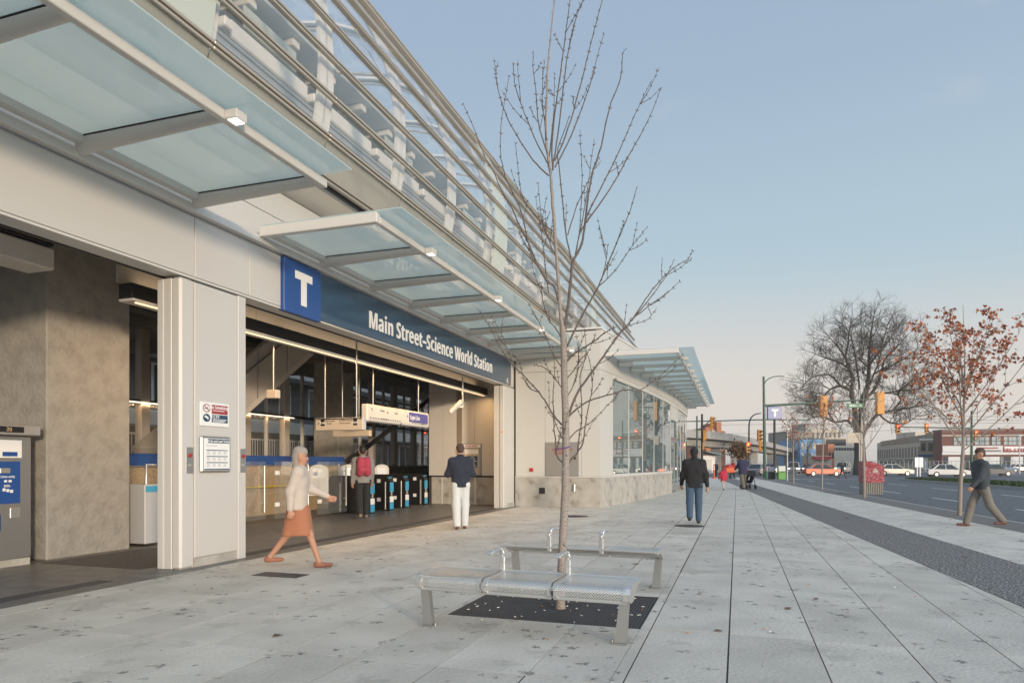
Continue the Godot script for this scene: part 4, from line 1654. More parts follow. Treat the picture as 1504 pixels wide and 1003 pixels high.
	wr.tube([Vector3(-0.1, 1.05, -0.1), Vector3(-0.1, 1.38, -0.1), Vector3(-0.1, 1.38, -0.3)], [0.02, 0.02, 0.02], 8)
	put("rail", wr, mats["stainless"], w)

	# hanging signs
	var e := thing("line_sign", "long hanging sign with a purple Expo Line panel over the fare gates", "sign", Vector3(-8.5, 2.42, -16.1))
	var eb := MB.new()
	eb.slab(-0.09, 0.09, 0.0, 0.42, 1.72, -1.72, 0.03)
	put("box", eb, mats["rail_paint"], e)
	var ef := MB.new()
	ef.slab(0.0905, 0.094, 0.075, 0.375, 1.64, -1.66)
	put("face", ef, mat("sign_cream", Color(0.72, 0.69, 0.63), 0.5), e)
	var ep := MB.new()
	ep.slab(0.0945, 0.097, 0.11, 0.37, -0.45, -1.62)
	put("line_panel", ep, mat("line_purple", Color(0.085, 0.09, 0.34), 0.5), e)
	text("Expo Line", 0.115, 0.003, mats["letter_white"], e, facing_x(Vector3(0.098, 0.235, -0.80)), "lettering", 0.8)
	var ea := MB.new()
	ea.xf = facing_x(Vector3(0.0945, 0.0, 0.0))
	arrow(ea, Vector3(-1.5, 0.29, 0.002), Vector3(-0.7, 0.7, 0), 0.045)
	arrow(ea, Vector3(-0.72, 0.27, 0.002), Vector3(-1, 0, 0), 0.045)
	arrow(ea, Vector3(0.36, 0.27, 0.002), Vector3(0, -1, 0), 0.045)
	ring_shape(ea, 0.05, 0.03)
	put("arrows", ea, mats["black"], e)
	text("Elevator", 0.05, 0.002, mats["black"], e, facing_x(Vector3(0.0955, 0.30, 1.0)), "lettering", 0.9, 400)
	text("Tickets", 0.05, 0.002, mats["black"], e, facing_x(Vector3(0.0955, 0.28, 0.28)), "lettering", 0.9, 400)
	var ck := MB.new()
	for i in 26:
		var zc := 1.6 - i * 0.125
		if i < 13 or i > 17:
			ck.slab(0.0945, 0.096, 0.078, 0.105, zc, zc - (0.10 if i in [4, 5, 6, 22, 23] else 0.055))
	put("checker_line", ck, mats["black"], e)
	var eh := MB.new()
	hanger(eh, Vector3(0, 0.42, 1.3), 2.5)
	hanger(eh, Vector3(0, 0.42, -1.2), 2.5)
	put("hanger", eh, mats["stainless_dull"], e)

	var p := at(500, 632, 15.0)
	var x := thing("exit_sign", "cream hanging sign reading Exit, Main Street and Science World", "sign", Vector3(p.x, p.y, p.z))
	var xb := MB.new()
	xb.slab(-0.60, 0.60, 0.0, 0.27, -0.07, 0.07, 0.01)
	put("box", xb, mats["rail_paint"], x)
	var xf_ := MB.new()
	xf_.slab(-0.58, 0.58, 0.01, 0.235, 0.0705, 0.074)
	put("face", xf_, mat("sign_tan", Color(0.62, 0.53, 0.42), 0.5), x)
	var xt := MB.new()
	xt.slab(-0.58, 0.58, 0.236, 0.262, 0.0705, 0.0735)
	xt.slab(-0.46, -0.36, 0.10, 0.235, 0.0745, 0.077)
	xt.slab(0.36, 0.46, 0.10, 0.235, 0.0745, 0.077)
	put("dark_field", xt, mats["black"], x)
	text("Exit", 0.05, 0.002, mats["letter_white"], x, facing_z(Vector3(-0.41, 0.165, 0.078)))
	text("Exit", 0.05, 0.002, mats["letter_white"], x, facing_z(Vector3(0.41, 0.165, 0.078)))
	text("Main Street", 0.03, 0.002, mats["black"], x, facing_z(Vector3(-0.22, 0.205, 0.0745)))
	text("Buses", 0.03, 0.002, mats["black"], x, facing_z(Vector3(-0.24, 0.15, 0.0745)))
	text("Terminal Avenue", 0.03, 0.002, mats["black"], x, facing_z(Vector3(0.17, 0.21, 0.0745)))
	text("Science World", 0.03, 0.002, mats["black"], x, facing_z(Vector3(0.15, 0.15, 0.0745)))
	var xa := MB.new()
	xa.xf = Transform3D(Basis(), Vector3(0, 0, 0.0745))
	arrow(xa, Vector3(-0.52, 0.165, 0.001), Vector3(0, -1, 0), 0.028)
	put("arrow", xa, mats["black"], x)
	var xh := MB.new()
	hanger(xh, Vector3(-0.4, 0.27, 0), 4.99 - p.y)
	hanger(xh, Vector3(0.4, 0.27, 0), 4.99 - p.y)
	put("hanger", xh, mats["stainless_dull"], x)

	p = at(517, 641, 18.0)
	var y := thing("hanging_sign", "small cream hanging sign with a dark top behind the Exit sign", "sign", p)
	var yb := MB.new()
	yb.slab(-0.55, 0.55, 0.0, 0.16, -0.07, 0.07, 0.01)
	put("box", yb, mat("sign_tan", Color.WHITE), y)
	var yt := MB.new()
	yt.slab(-0.1, 0.55, 0.161, 0.26, -0.06, 0.06, 0.004)
	put("dark_field", yt, mats["sign_navy"], y)
	var yh := MB.new()
	hanger(yh, Vector3(0.2, 0.26, 0), 4.99 - p.y)
	hanger(yh, Vector3(-0.3, 0.16, 0), 4.99 - p.y)
	put("hanger", yh, mats["stainless_dull"], y)

	# security camera and hanging box
	p = at(673, 600, 20.5)
	var c := thing("security_camera", "white tube security camera on a pole before the hall's end wall", "camera", p, 0.0)
	var cb := MB.new()
	cb.cyl(Vector3(-0.22, -0.12, 0.1), Vector3(0.10, 0.22, -0.05), 0.075)
	put("housing", cb, mats["white_panel"], c)
	var ch := MB.new()
	hanger(ch, Vector3(0.12, 0.05, -0.06), 4.4 - p.y, 0.025)
	ch.bar(Vector3(0.12, 0.05, -0.06), Vector3(0.03, 0.05, 0.0), 0.08, 0.05)
	put("bracket", ch, mats["white_panel"], c)
	p = at(401, 579, 13.0)
	var k := thing("hanging_speaker", "small cream box hanging on a rod beside the white pier", "speaker", p)
	var kb := MB.new()
	kb.box(Vector3.ZERO, Vector3(0.22, 0.16, 0.14), 0.01)
	put("box", kb, mat("box_cream", Color(0.62, 0.54, 0.43), 0.5), k)
	var kh := MB.new()
	hanger(kh, Vector3(0, 0.08, 0), 4.99 - p.y)
	put("hanger", kh, mats["stainless_dull"], k)
	# small notice on the counter wall
	var nn := thing("counter_notice", "small white notice on the tan tiled counter wall", "sign", Vector3(-12.19, 1.05, -13.0))
	var nb := MB.new()
	nb.slab(0.0, 0.012, 0.0, 0.24, 0.22, -0.22, 0.003)
	put("plate", nb, mats["letter_white"], nn)
	var nl := MB.new()
	for i in 3:
		nl.slab(0.0125, 0.0135, 0.16 - i * 0.055, 0.185 - i * 0.055, -0.02, -0.19)
	put("print", nl, mats["pole_green"], nn)


func fare_gate() -> Node3D:
	var g := thing("fare_gate", "", "fare gate")
	var b := MB.new()
	var poly := PackedVector2Array([Vector2(0, 0.02), Vector2(0, 0.88), Vector2(-0.10, 1.02), Vector2(-0.30, 1.06), Vector2(-1.25, 1.06), Vector2(-1.35, 0.95), Vector2(-1.35, 0.02)])
	b.extrude(poly, -0.13, 0.13)
	put("cabinet", b, mats["black"], g)
	var blue: Material = mat("strip_blue", Color(0.06, 0.38, 0.62), 0.4)
	for s in [[0.04, 0.24, blue, "strip"], [0.25, 0.42, mats["letter_white"], "strip"], [0.56, 0.84, blue, "strip"]]:
		var m := MB.new()
		m.slab(0.0005, 0.006, s[0], s[1], 0.115, -0.115)
		put(s[3], m, s[2], g)
	text("TAP", 0.08, 0.003, mats["letter_white"], g, facing_x(Vector3(0.001, 0.49, 0)) * Transform3D(Basis(Vector3(0, 0, 1), PI / 2), Vector3.ZERO))
	var tp := MB.new()
	tp.xf = Transform3D(Basis(Vector3(0, 0, 1), 0.95), Vector3(-0.05, 0.955, 0))
	tp.slab(-0.06, 0.06, 0.006, 0.016, 0.1, -0.1, 0.003)
	put("reader", tp, blue, g)
	for y in [0.27, 0.83]:
		var q := MB.new()
		q.slab(-0.42, -0.30, y, y + 0.11, 0.1305, 0.145, 0.004)
		put("clamp", q, mats["letter_white"], g)
	var e := MB.new()
	e.slab(-0.17, -0.12, 0.03, 0.86, 0.1305, 0.15, 0.006)
	put("trim", e, mats["stainless"], g)
	return g


# ---------------------------------------------------------------- benches and the tree pit
func perforated() -> StandardMaterial3D:
	var n := 64
	var im := Image.create(n, n, false, Image.FORMAT_RGBA8)
	for y in n:
		for x in n:
			var a := 1.0
			for c in [Vector2(16, 16), Vector2(48, 48)]:
				if Vector2(x, y).distance_to(c) < 12.5:
					a = 0.0
			im.set_pixel(x, y, Color(0.88, 0.875, 0.86, a))
	var m := StandardMaterial3D.new()
	m.albedo_texture = ImageTexture.create_from_image(im)
	m.transparency = BaseMaterial3D.TRANSPARENCY_ALPHA_SCISSOR
	m.alpha_scissor_threshold = 0.5
	m.metallic = 0.8
	m.roughness = 0.36
	m.uv1_scale = Vector3(44, 44, 1)
	return m


func bench(label: String, at_: Vector3, turn: float) -> void:
	# local: x along, front edge towards +z
	var b := thing("bench", label, "bench", at_, turn, "perforated steel benches around the tree")
	var per := perforated()
	var st: Material = mats["stainless"]
	var prof := [Vector2(-0.225, 0.455), Vector2(-0.10, 0.448), Vector2(0.165, 0.446)]
	for k in 7:
		var a := PI / 2 - k * PI / 2 / 6.0
		prof.append(Vector2(0.175 + cos(a) * 0.05, 0.396 + sin(a) * 0.05))
	prof.append(Vector2(0.222, 0.355))
	prof.append(Vector2(0.205, 0.335))
	for i in 3:
		var x0 := -0.90 + i * 0.605
		var x1 := x0 + 0.588
		var seat := MB.new()
		var l := 0.0
		for k in prof.size() - 1:
			var p: Vector2 = prof[k]
			var q: Vector2 = prof[k + 1]
			var e := (q - p).normalized()
			var nn := Vector3(0, e.x, -e.y)
			var l2 := l + p.distance_to(q)
			seat.quad(Vector3(x0 + 0.03, p.y, p.x), Vector3(x1 - 0.03, p.y, p.x), Vector3(x1 - 0.03, q.y, q.x), Vector3(x0 + 0.03, q.y, q.x), nn, Vector2(0, l), Vector2(x1 - x0 - 0.06, l), Vector2(x1 - x0 - 0.06, l2), Vector2(0, l2))
			l = l2
		put("seat", seat, per, b)
		# plain bands that edge each seat, raised a little
		var rim := MB.new()
		for xx in [[x0, x0 + 0.036], [x1 - 0.036, x1]]:
			for k in prof.size() - 1:
				var p: Vector2 = prof[k]
				var q: Vector2 = prof[k + 1]
				rim.bar(Vector3((xx[0] + xx[1]) / 2, p.y - 0.003, p.x), Vector3((xx[0] + xx[1]) / 2, q.y - 0.003, q.x), 0.036, 0.018)
		rim.slab(x0, x1, 0.438, 0.462, -0.25, -0.224, 0.006)
		rim.slab(x0, x1, 0.318, 0.340, 0.18, 0.215, 0.006)
		put("seat_edge", rim, st, b)
	var car := MB.new()
	car.slab(-0.90, 0.90, 0.385, 0.425, -0.06, 0.02, 0.008)
	put("carrier", car, mats["stainless_dull"], b)
	for i in 2:
		var x := -0.90 + 0.605 * (i + 1) - 0.008
		var arm := MB.new()
		var pts := [Vector3(x, 0.40, -0.235), Vector3(x, 0.52, -0.235)]
		for k in 7:
			var a := k * PI / 2 / 6.0
			pts.append(Vector3(x, 0.575 + sin(a) * 0.075, -0.16 - cos(a) * 0.075))
		pts.append(Vector3(x, 0.645, 0.02))
		pts.append(Vector3(x, 0.635, 0.06))
		var flat := 1.0
		for k in pts.size() - 1:
			arm.bar(pts[k], pts[k + 1] + (pts[k + 1] - pts[k]).normalized() * 0.006, 0.05, 0.026, 0.008, Vector3(0, 0.3, 1) if k < 2 else Vector3.UP)
		put("armrest", arm, st, b)
	for s in [-1.0, 1.0]:
		var x: float = s * 0.868
		# broad flat leg under the front edge, leaning a little, on a foot plate
		var leg := MB.new()
		var poly := PackedVector2Array([Vector2(-0.045, 0.012), Vector2(0.045, 0.012), Vector2(0.037 + s * 0.03, 0.34), Vector2(-0.037 + s * 0.03, 0.34)])
		leg.xf = Transform3D(Basis(), Vector3(x - s * 0.03, 0, 0.115))
		leg.extrude(poly, 0.0, 0.055)
		put("leg", leg, mats["stainless_dull"], b)
		# swept shoulder that closes the seat's end
		var sh := MB.new()
		var side := PackedVector2Array([Vector2(-0.25, 0.462), Vector2(0.17, 0.458), Vector2(0.215, 0.442), Vector2(0.236, 0.40), Vector2(0.228, 0.345), Vector2(0.175, 0.325), Vector2(0.09, 0.33), Vector2(0.02, 0.385), Vector2(-0.10, 0.42), Vector2(-0.25, 0.435)])
		sh.xf = Transform3D(Basis(Vector3(0, 0, 1), Vector3.UP, Vector3(-1, 0, 0)), Vector3(x + s * 0.04 + 0.02, 0, 0))
		sh.extrude(side, 0.0, 0.04)
		put("end_plate", sh, st, b)
		var ft := MB.new()
		ft.slab(x - s * 0.03 - 0.06, x - s * 0.03 + 0.06, 0.0, 0.011, 0.08, 0.20, 0.003)
		ft.cyl(Vector3(x - s * 0.095, 0.0, 0.15), Vector3(x - s * 0.095, 0.03, 0.15), 0.013)
		put("foot_plate", ft, mats["stainless_dull"], b)


func make_benches() -> void:
	bench("steel bench in front of the bare tree, nearest the camera", Vector3(-1.69, 0, -5.47), -0.045)
	bench("steel bench behind the bare tree, turned towards the street corner", Vector3(-1.71, 0, -7.68), PI - 0.06)
	# grate in the tree pit
	var g := thing("tree_grate", "dark iron slatted grate in the paving around the bare tree", "tree grate", Vector3(-1.67, -0.03, -6.54))
	var slats := MB.new()
	var x := -0.875
	while x < 0.88:
		if absf(x - 0.02) < 0.19:
			slats.slab(x - 0.008, x + 0.008, 0.006, 0.028, 0.71, 0.21)
			slats.slab(x - 0.008, x + 0.008, 0.006, 0.028, -0.17, -0.71)
		else:
			slats.slab(x - 0.008, x + 0.008, 0.006, 0.028, 0.71, 0.008)
			slats.slab(x - 0.008, x + 0.008, 0.006, 0.028, -0.008, -0.71)
		x += 0.0275
	stuff(put("slats", slats, mat("iron", Color(0.075, 0.068, 0.068), 0.6, 0.2), g))
	var fr := MB.new()
	fr.slab(-0.885, 0.885, 0.0, 0.029, 0.712, 0.726)
	fr.slab(-0.885, 0.885, 0.0, 0.029, -0.726, -0.712)
	fr.slab(-0.889, -0.882, 0.0, 0.0292, -0.726, 0.726)
	fr.slab(0.882, 0.889, 0.0, 0.0292, -0.726, 0.726)
	for zz in [-0.36, 0.0, 0.36]:
		fr.slab(-0.88, -0.172 if absf(zz) < 0.1 else 0.88, -0.01, 0.004, zz - 0.02, zz + 0.02)
	fr.slab(-0.19, -0.175, -0.01, 0.029, -0.17, 0.21)
	fr.slab(0.215, 0.23, -0.01, 0.029, -0.17, 0.21)
	fr.slab(-0.175, 0.215, -0.01, 0.0285, 0.212, 0.224)
	fr.slab(-0.175, 0.215, -0.01, 0.0285, -0.184, -0.172)
	put("frame", fr, mat("iron", Color.BLACK), g)
	var pit := MB.new()
	pit.slab(-0.88, 0.88, -0.06, -0.03, -0.72, 0.72)
	put("soil", pit, mat("pit_soil", Color(0.02, 0.017, 0.014), 0.95), g)
	for i in 9:
		var st := MB.new()
		var r := rng.randf_range(0.018, 0.045)
		st.ball(Vector3(rng.randf_range(-0.13, 0.18), -0.03 + r * 0.4, rng.randf_range(-0.12, 0.17)), Vector3(r, r * 0.7, r * 0.9), 8)
		put("pebble", st, mats["kerb_stone"], g)
	# covers set in the paving
	var c := thing("utility_cover", "dark rectangular cover in the paving beside the white pier", "cover", Vector3(-5.42, 0.0, -7.2), 0.0)
	var cb := MB.new()
	cb.slab(-0.36, 0.30, 0.0022, 0.006, 0.14, -0.14, 0.001)
	put("plate", cb, mats["dark_tile"], c)
	for q in [[-1.02, -15.75, 0.33, "round iron manhole cover behind the man in the black jacket"], [-4.1, -17.7, 0.36, "round iron manhole cover before the white return wall"]]:
		var m := thing("manhole_cover", q[3], "manhole cover", Vector3(q[0], 0.002, q[1]), 0.0, "round manhole covers")
		var mb := MB.new()
		mb.lathe([Vector2(0, 0.006), Vector2(q[2] - 0.03, 0.006), Vector2(q[2] - 0.025, 0.002), Vector2(q[2] - 0.015, 0.002), Vector2(q[2] - 0.01, 0.006), Vector2(q[2], 0.006), Vector2(q[2], 0.0)], 28)
		put("lid", mb, mat("iron", Color.BLACK), m)
		var kn := MB.new()
		for i in range(-3, 4):
			for j in range(-3, 4):
				if i * i + j * j < 9:
					kn.slab(i * 0.08 - 0.025, i * 0.08 + 0.025, 0.006, 0.011, j * 0.08 - 0.025, j * 0.08 + 0.025)
		put("studs", kn, mat("iron", Color.BLACK), m)


func smooth_path(pts: Array, per := 4) -> Array:
	var c := Curve3D.new()
	var out := []
	for i in pts.size() - 1:
		var p0: Vector3 = pts[maxi(i - 1, 0)]
		var p1: Vector3 = pts[i]
		var p2: Vector3 = pts[i + 1]
		var p3: Vector3 = pts[mini(i + 2, pts.size() - 1)]
		for k in per:
			out.append(p1.cubic_interpolate(p2, p0, p3, float(k) / per))
	out.append(pts[-1])
	return out


func taper(n: int, r0: float, r1: float) -> Array:
	var out := []
	for i in n:
		out.append(lerpf(r0, r1, float(i) / (n - 1)))
	return out


func bud_twigs(mb: MB, path: Array, from: int, gap: float, r: RandomNumberGenerator) -> void:
	# opposite pairs of buds and short spurs along a shoot
	var acc := 0.0
	for i in range(maxi(1, from), path.size()):
		var a: Vector3 = path[i - 1]
		var b: Vector3 = path[i]
		acc += a.distance_to(b)
		if acc < gap:
			continue
		acc = 0.0
		var t := (b - a).normalized()
		var s := t.cross(Vector3(r.randf_range(-1, 1), 0.2, r.randf_range(-1, 1))).normalized()
		for sg in [-1.0, 1.0]:
			var l := r.randf_range(0.012, 0.034)
			mb.tube([b, b + (s * sg + t * 0.8).normalized() * l * 0.55, b + (s * sg + t * 0.8).normalized() * l], [0.0032, 0.0046, 0.0012], 4, false)


func young_tree() -> void:
	var d0 := 6.62
	var base := Vector3(-1.63, -0.03, -6.42)
	var o := thing("bare_tree", "slender bare young tree rising from the iron grate between the benches", "tree", base)
	var r := RandomNumberGenerator.new()
	r.seed = 5
	var bark: Material = mats["bark"]
	var trunk := MB.new()
	trunk.xf = Transform3D(Basis(), -base)
	var tp := [base, at(824.5, 850, d0), at(827.5, 780, d0), at(831, 700, d0), at(831, 627, d0), at(829, 560, d0), at(828, 500, d0), at(826, 480, d0)]
	var path := smooth_path(tp, 4)
	var rr := []
	for i in path.size():
		var t := float(i) / (path.size() - 1)
		rr.append(lerpf(0.047, 0.029, pow(t, 0.7)) + (0.012 if i == 0 else 0.0) + 0.0012 * sin(i * 2.7))
	trunk.tube(path, rr, 14)
	# healed cuts and branch collars
	for k in [[831.0, 690.0, -0.03], [830.0, 668.0, 0.02], [830.0, 640.0, -0.01], [825.0, 800.0, 0.03], [826.0, 830.0, -0.02]]:
		trunk.ball(at(k[0], k[1], d0 - 0.03) + Vector3(k[2], 0, 0), Vector3(0.012, 0.018, 0.012), 8)
	put("trunk", trunk, bark, o)
	# leaders and limbs, read from the photograph, spread in depth as they grow
	var limbs := [
		[0.021, [[826, 482], [823, 455], [819.5, 400], [812, 300], [808, 248], [802, 207], [803, 150], [804.5, 100], [811, 32], [818, -30], [824, -90]]],
		[0.016, [[829, 490], [836, 436], [841, 388], [849, 370], [855.5, 355], [860.5, 319], [869, 259], [883, 215], [895, 160], [911, 116], [915, 80], [921, 71]]],
		[0.009, [[812, 250], [811.5, 199], [821.5, 120], [831, 48], [837, 0], [842, -50]]],
		[0.008, [[812, 246], [822, 180], [831, 100], [843, 36], [857, 0], [866, -30]]],
		[0.008, [[815, 236], [835, 187], [855, 116], [871, 52], [885, 0], [893, -28]]],
		[0.008, [[815, 246], [839, 199], [863, 136], [875, 92], [886.5, 50]]],
		[0.008, [[806, 258], [783, 235], [759, 199], [741, 163], [728.5, 116], [731, 91]]],
		[0.007, [[806, 242], [787, 207], [771, 167], [757, 127], [753.7, 92]]],
		[0.007, [[804, 225], [791, 180], [787, 131], [783, 96], [783.6, 74]]],
		[0.006, [[803, 205], [797, 150], [797, 100]]],
		[0.006, [[805, 245], [813, 170], [815, 108]]],
		[0.008, [[859, 322], [883, 275], [911, 219], [935, 163], [958, 117]]],
		[0.008, [[861, 327], [895, 279], [927, 223], [955, 171], [972, 127]]],
		[0.008, [[841, 388], [831, 339], [823, 259], [819, 223], [828, 195], [837, 170]]],
		[0.006, [[843, 384], [851, 339], [855, 259], [852, 191]]],
		[0.006, [[844, 378], [856, 320], [863, 279], [873, 203]]],
		[0.006, [[834, 345], [848, 300], [866, 262], [880, 232]]],
		[0.012, [[820, 440], [814, 420], [803, 413], [789.6, 388], [777, 358], [765, 336], [749, 300], [736, 278], [725, 252], [711, 227], [692, 179], [680, 153]]],
		[0.009, [[808, 417], [795, 398], [781, 375], [768, 320], [757, 290], [744, 264], [738, 242], [735, 223], [737, 175], [748, 112]]],
		[0.007, [[814, 340], [797, 328], [783, 312], [771, 296], [765, 278], [760, 240], [757, 211]]],
		[0.007, [[806, 430], [800, 380], [795, 340], [787, 290]]],
		[0.006, [[818, 380], [805, 350], [796, 318], [790, 270]]],
		[0.011, [[829, 535], [843, 520], [867, 505], [891, 487], [906, 480]]],
		[0.013, [[831, 621], [849, 576], [870, 546], [891, 517], [912, 488], [927, 472], [954, 439], [978, 406], [991, 380]]],
		[0.007, [[928, 470], [948, 440], [968, 414], [992, 392], [1011, 380], [1018, 366]]],
		[0.006, [[932, 466], [955, 448], [980, 430], [998, 414]]],
		[0.005, [[900, 500], [925, 478], [950, 470], [965, 452]]],
		[0.011, [[830, 514], [849, 475], [867, 442], [879, 421], [899, 372], [913, 340], [929, 300], [935, 276]]],
		[0.006, [[880, 420], [903, 398], [930, 360], [950, 334]]],
		[0.005, [[884, 412], [891, 380], [893, 358]]],
		[0.010, [[831, 616], [848, 600], [867, 588], [897, 579], [921, 572], [939, 573], [969, 552], [1002, 522]]],
		[0.010, [[828, 626], [814, 611], [796, 582], [775, 558], [757, 540], [739, 517], [718, 478], [700, 452]]],
		[0.006, [[790, 575], [779, 571], [769, 556], [766, 540]]],
		[0.006, [[760, 545], [748, 520], [736, 490], [722, 465]]],
		[0.010, [[829, 682], [820, 673], [817, 664], [816, 648], [814, 630], [813, 600], [812, 579], [815, 549], [812, 510]]],
		[0.011, [[833, 682], [839, 675], [848, 666], [849, 659], [852, 634], [855, 603], [852, 555], [861, 520], [858, 480]]],
		[0.009, [[849, 662], [856, 652], [858.7, 634], [864, 600], [870, 567], [866, 531], [860, 515]]],
		[0.007, [[829, 650], [824, 640], [817, 624], [812, 605]]],
		[0.007, [[832, 650], [845, 635], [868, 620], [892, 596], [915, 570]]],
		[0.006, [[830, 588], [845, 560], [850, 530], [846, 490]]],
		[0.006, [[829, 575], [815, 555], [800, 540], [785, 536]]],
		[0.006, [[828, 545], [812, 520], [802, 495], [790, 470], [776, 445]]],
		[0.006, [[829, 560], [842, 545], [853, 528], [862, 520]]],
		[0.007, [[827, 500], [815, 480], [806, 470], [797, 440], [795, 415]]],
	]
	var n := 0
	for l in limbs:
		var mb := MB.new()
		mb.xf = Transform3D(Basis(), -base)
		var pts := []
		var drift := r.randf_range(-0.55, 0.55)
		if n == 0:
			drift = 0.08
		for i in l[1].size():
			var t: float = float(i) / (l[1].size() - 1)
			pts.append(at(l[1][i][0], l[1][i][1], d0 + drift * t * t))
		var p := smooth_path(pts, 5)
		for i in range(1, p.size()):
			p[i] += Vector3(r.randf_range(-1, 1), r.randf_range(-1, 1), r.randf_range(-1, 1)) * 0.003
		mb.tube(p, taper(p.size(), l[0], 0.0024), 7)
		bud_twigs(mb, p, int(p.size() * 0.3), 0.075, r)
		# short side shoots that turn upwards
		if n > 1:
			for k in r.randi_range(1, 3):
				var i := r.randi_range(int(p.size() * 0.2), int(p.size() * 0.8))
				var al: Vector3 = (p[i] - p[i - 1]).normalized()
				var sd := al.cross(Vector3(r.randf_range(-1, 1), r.randf_range(-1, 1), r.randf_range(-1, 1))).normalized()
				var q := [p[i]]
				var d := (al + sd * 0.8).normalized()
				var ln := r.randf_range(0.10, 0.42)
				for m in 4:
					d = (d + Vector3.UP * 0.16 + Vector3(r.randf_range(-1, 1), 0, r.randf_range(-1, 1)) * 0.08).normalized()
					q.append(q[-1] + d * ln / 4.0)
				var qs := smooth_path(q, 2)
				mb.tube(qs, taper(qs.size(), 0.0042, 0.0018), 5)
				bud_twigs(mb, qs, 2, 0.05, r)
		put("branch", mb, mats["twig_bark"] if l[0] < 0.02 else bark, o)
		n += 1
	# purple tie round the fork
	var tie := MB.new()
	tie.xf = Transform3D(Basis(), -base)
	tie.tube([at(816, 659, d0 - 0.05), at(825, 658.5, d0 - 0.07), at(834, 657, d0 - 0.06), at(839, 655.5, d0 - 0.04)], [0.006, 0.006, 0.006, 0.006], 6)
	put("ribbon", tie, mat("ribbon_purple", Color(0.10, 0.05, 0.22), 0.7), o)


func grow(mb: MB, p: Vector3, dir: Vector3, length: float, rad: float, level: int, cfg: Dictionary, tips: Array, r: RandomNumberGenerator) -> void:
	var n := 3 if level > 0 else 2
	var pts := [p]
	var q := p
	var d := dir
	for i in n:
		d = (d + Vector3(r.randf_range(-1, 1), r.randf_range(-1, 1), r.randf_range(-1, 1)) * cfg.wander + Vector3.UP * cfg.lift).normalized()
		q += d * length / n
		pts.append(q)
	var end := rad * (0.55 if level > 0 else 0.35)
	mb.tube(pts, taper(pts.size(), rad, end), 5 if level > 1 else 3, false)
	if level <= 0:
		tips.append([q, d])
		return
	for i in cfg.kids[level]:
		var t := r.randf_range(0.3, 1.0)
		var k := clampi(int(t * n), 0, n - 1)
		var at_: Vector3 = pts[k].lerp(pts[k + 1], t * n - k)
		var side := d.cross(Vector3(r.randf_range(-1, 1), r.randf_range(-1, 1), r.randf_range(-1, 1))).normalized()
		var nd: Vector3 = (d * cfg.ahead + side).normalized()
		grow(mb, at_, nd, length * r.randf_range(0.5, 0.78), rad * 0.5, level - 1, cfg, tips, r)
		if level <= 2:
			tips.append([at_, nd])


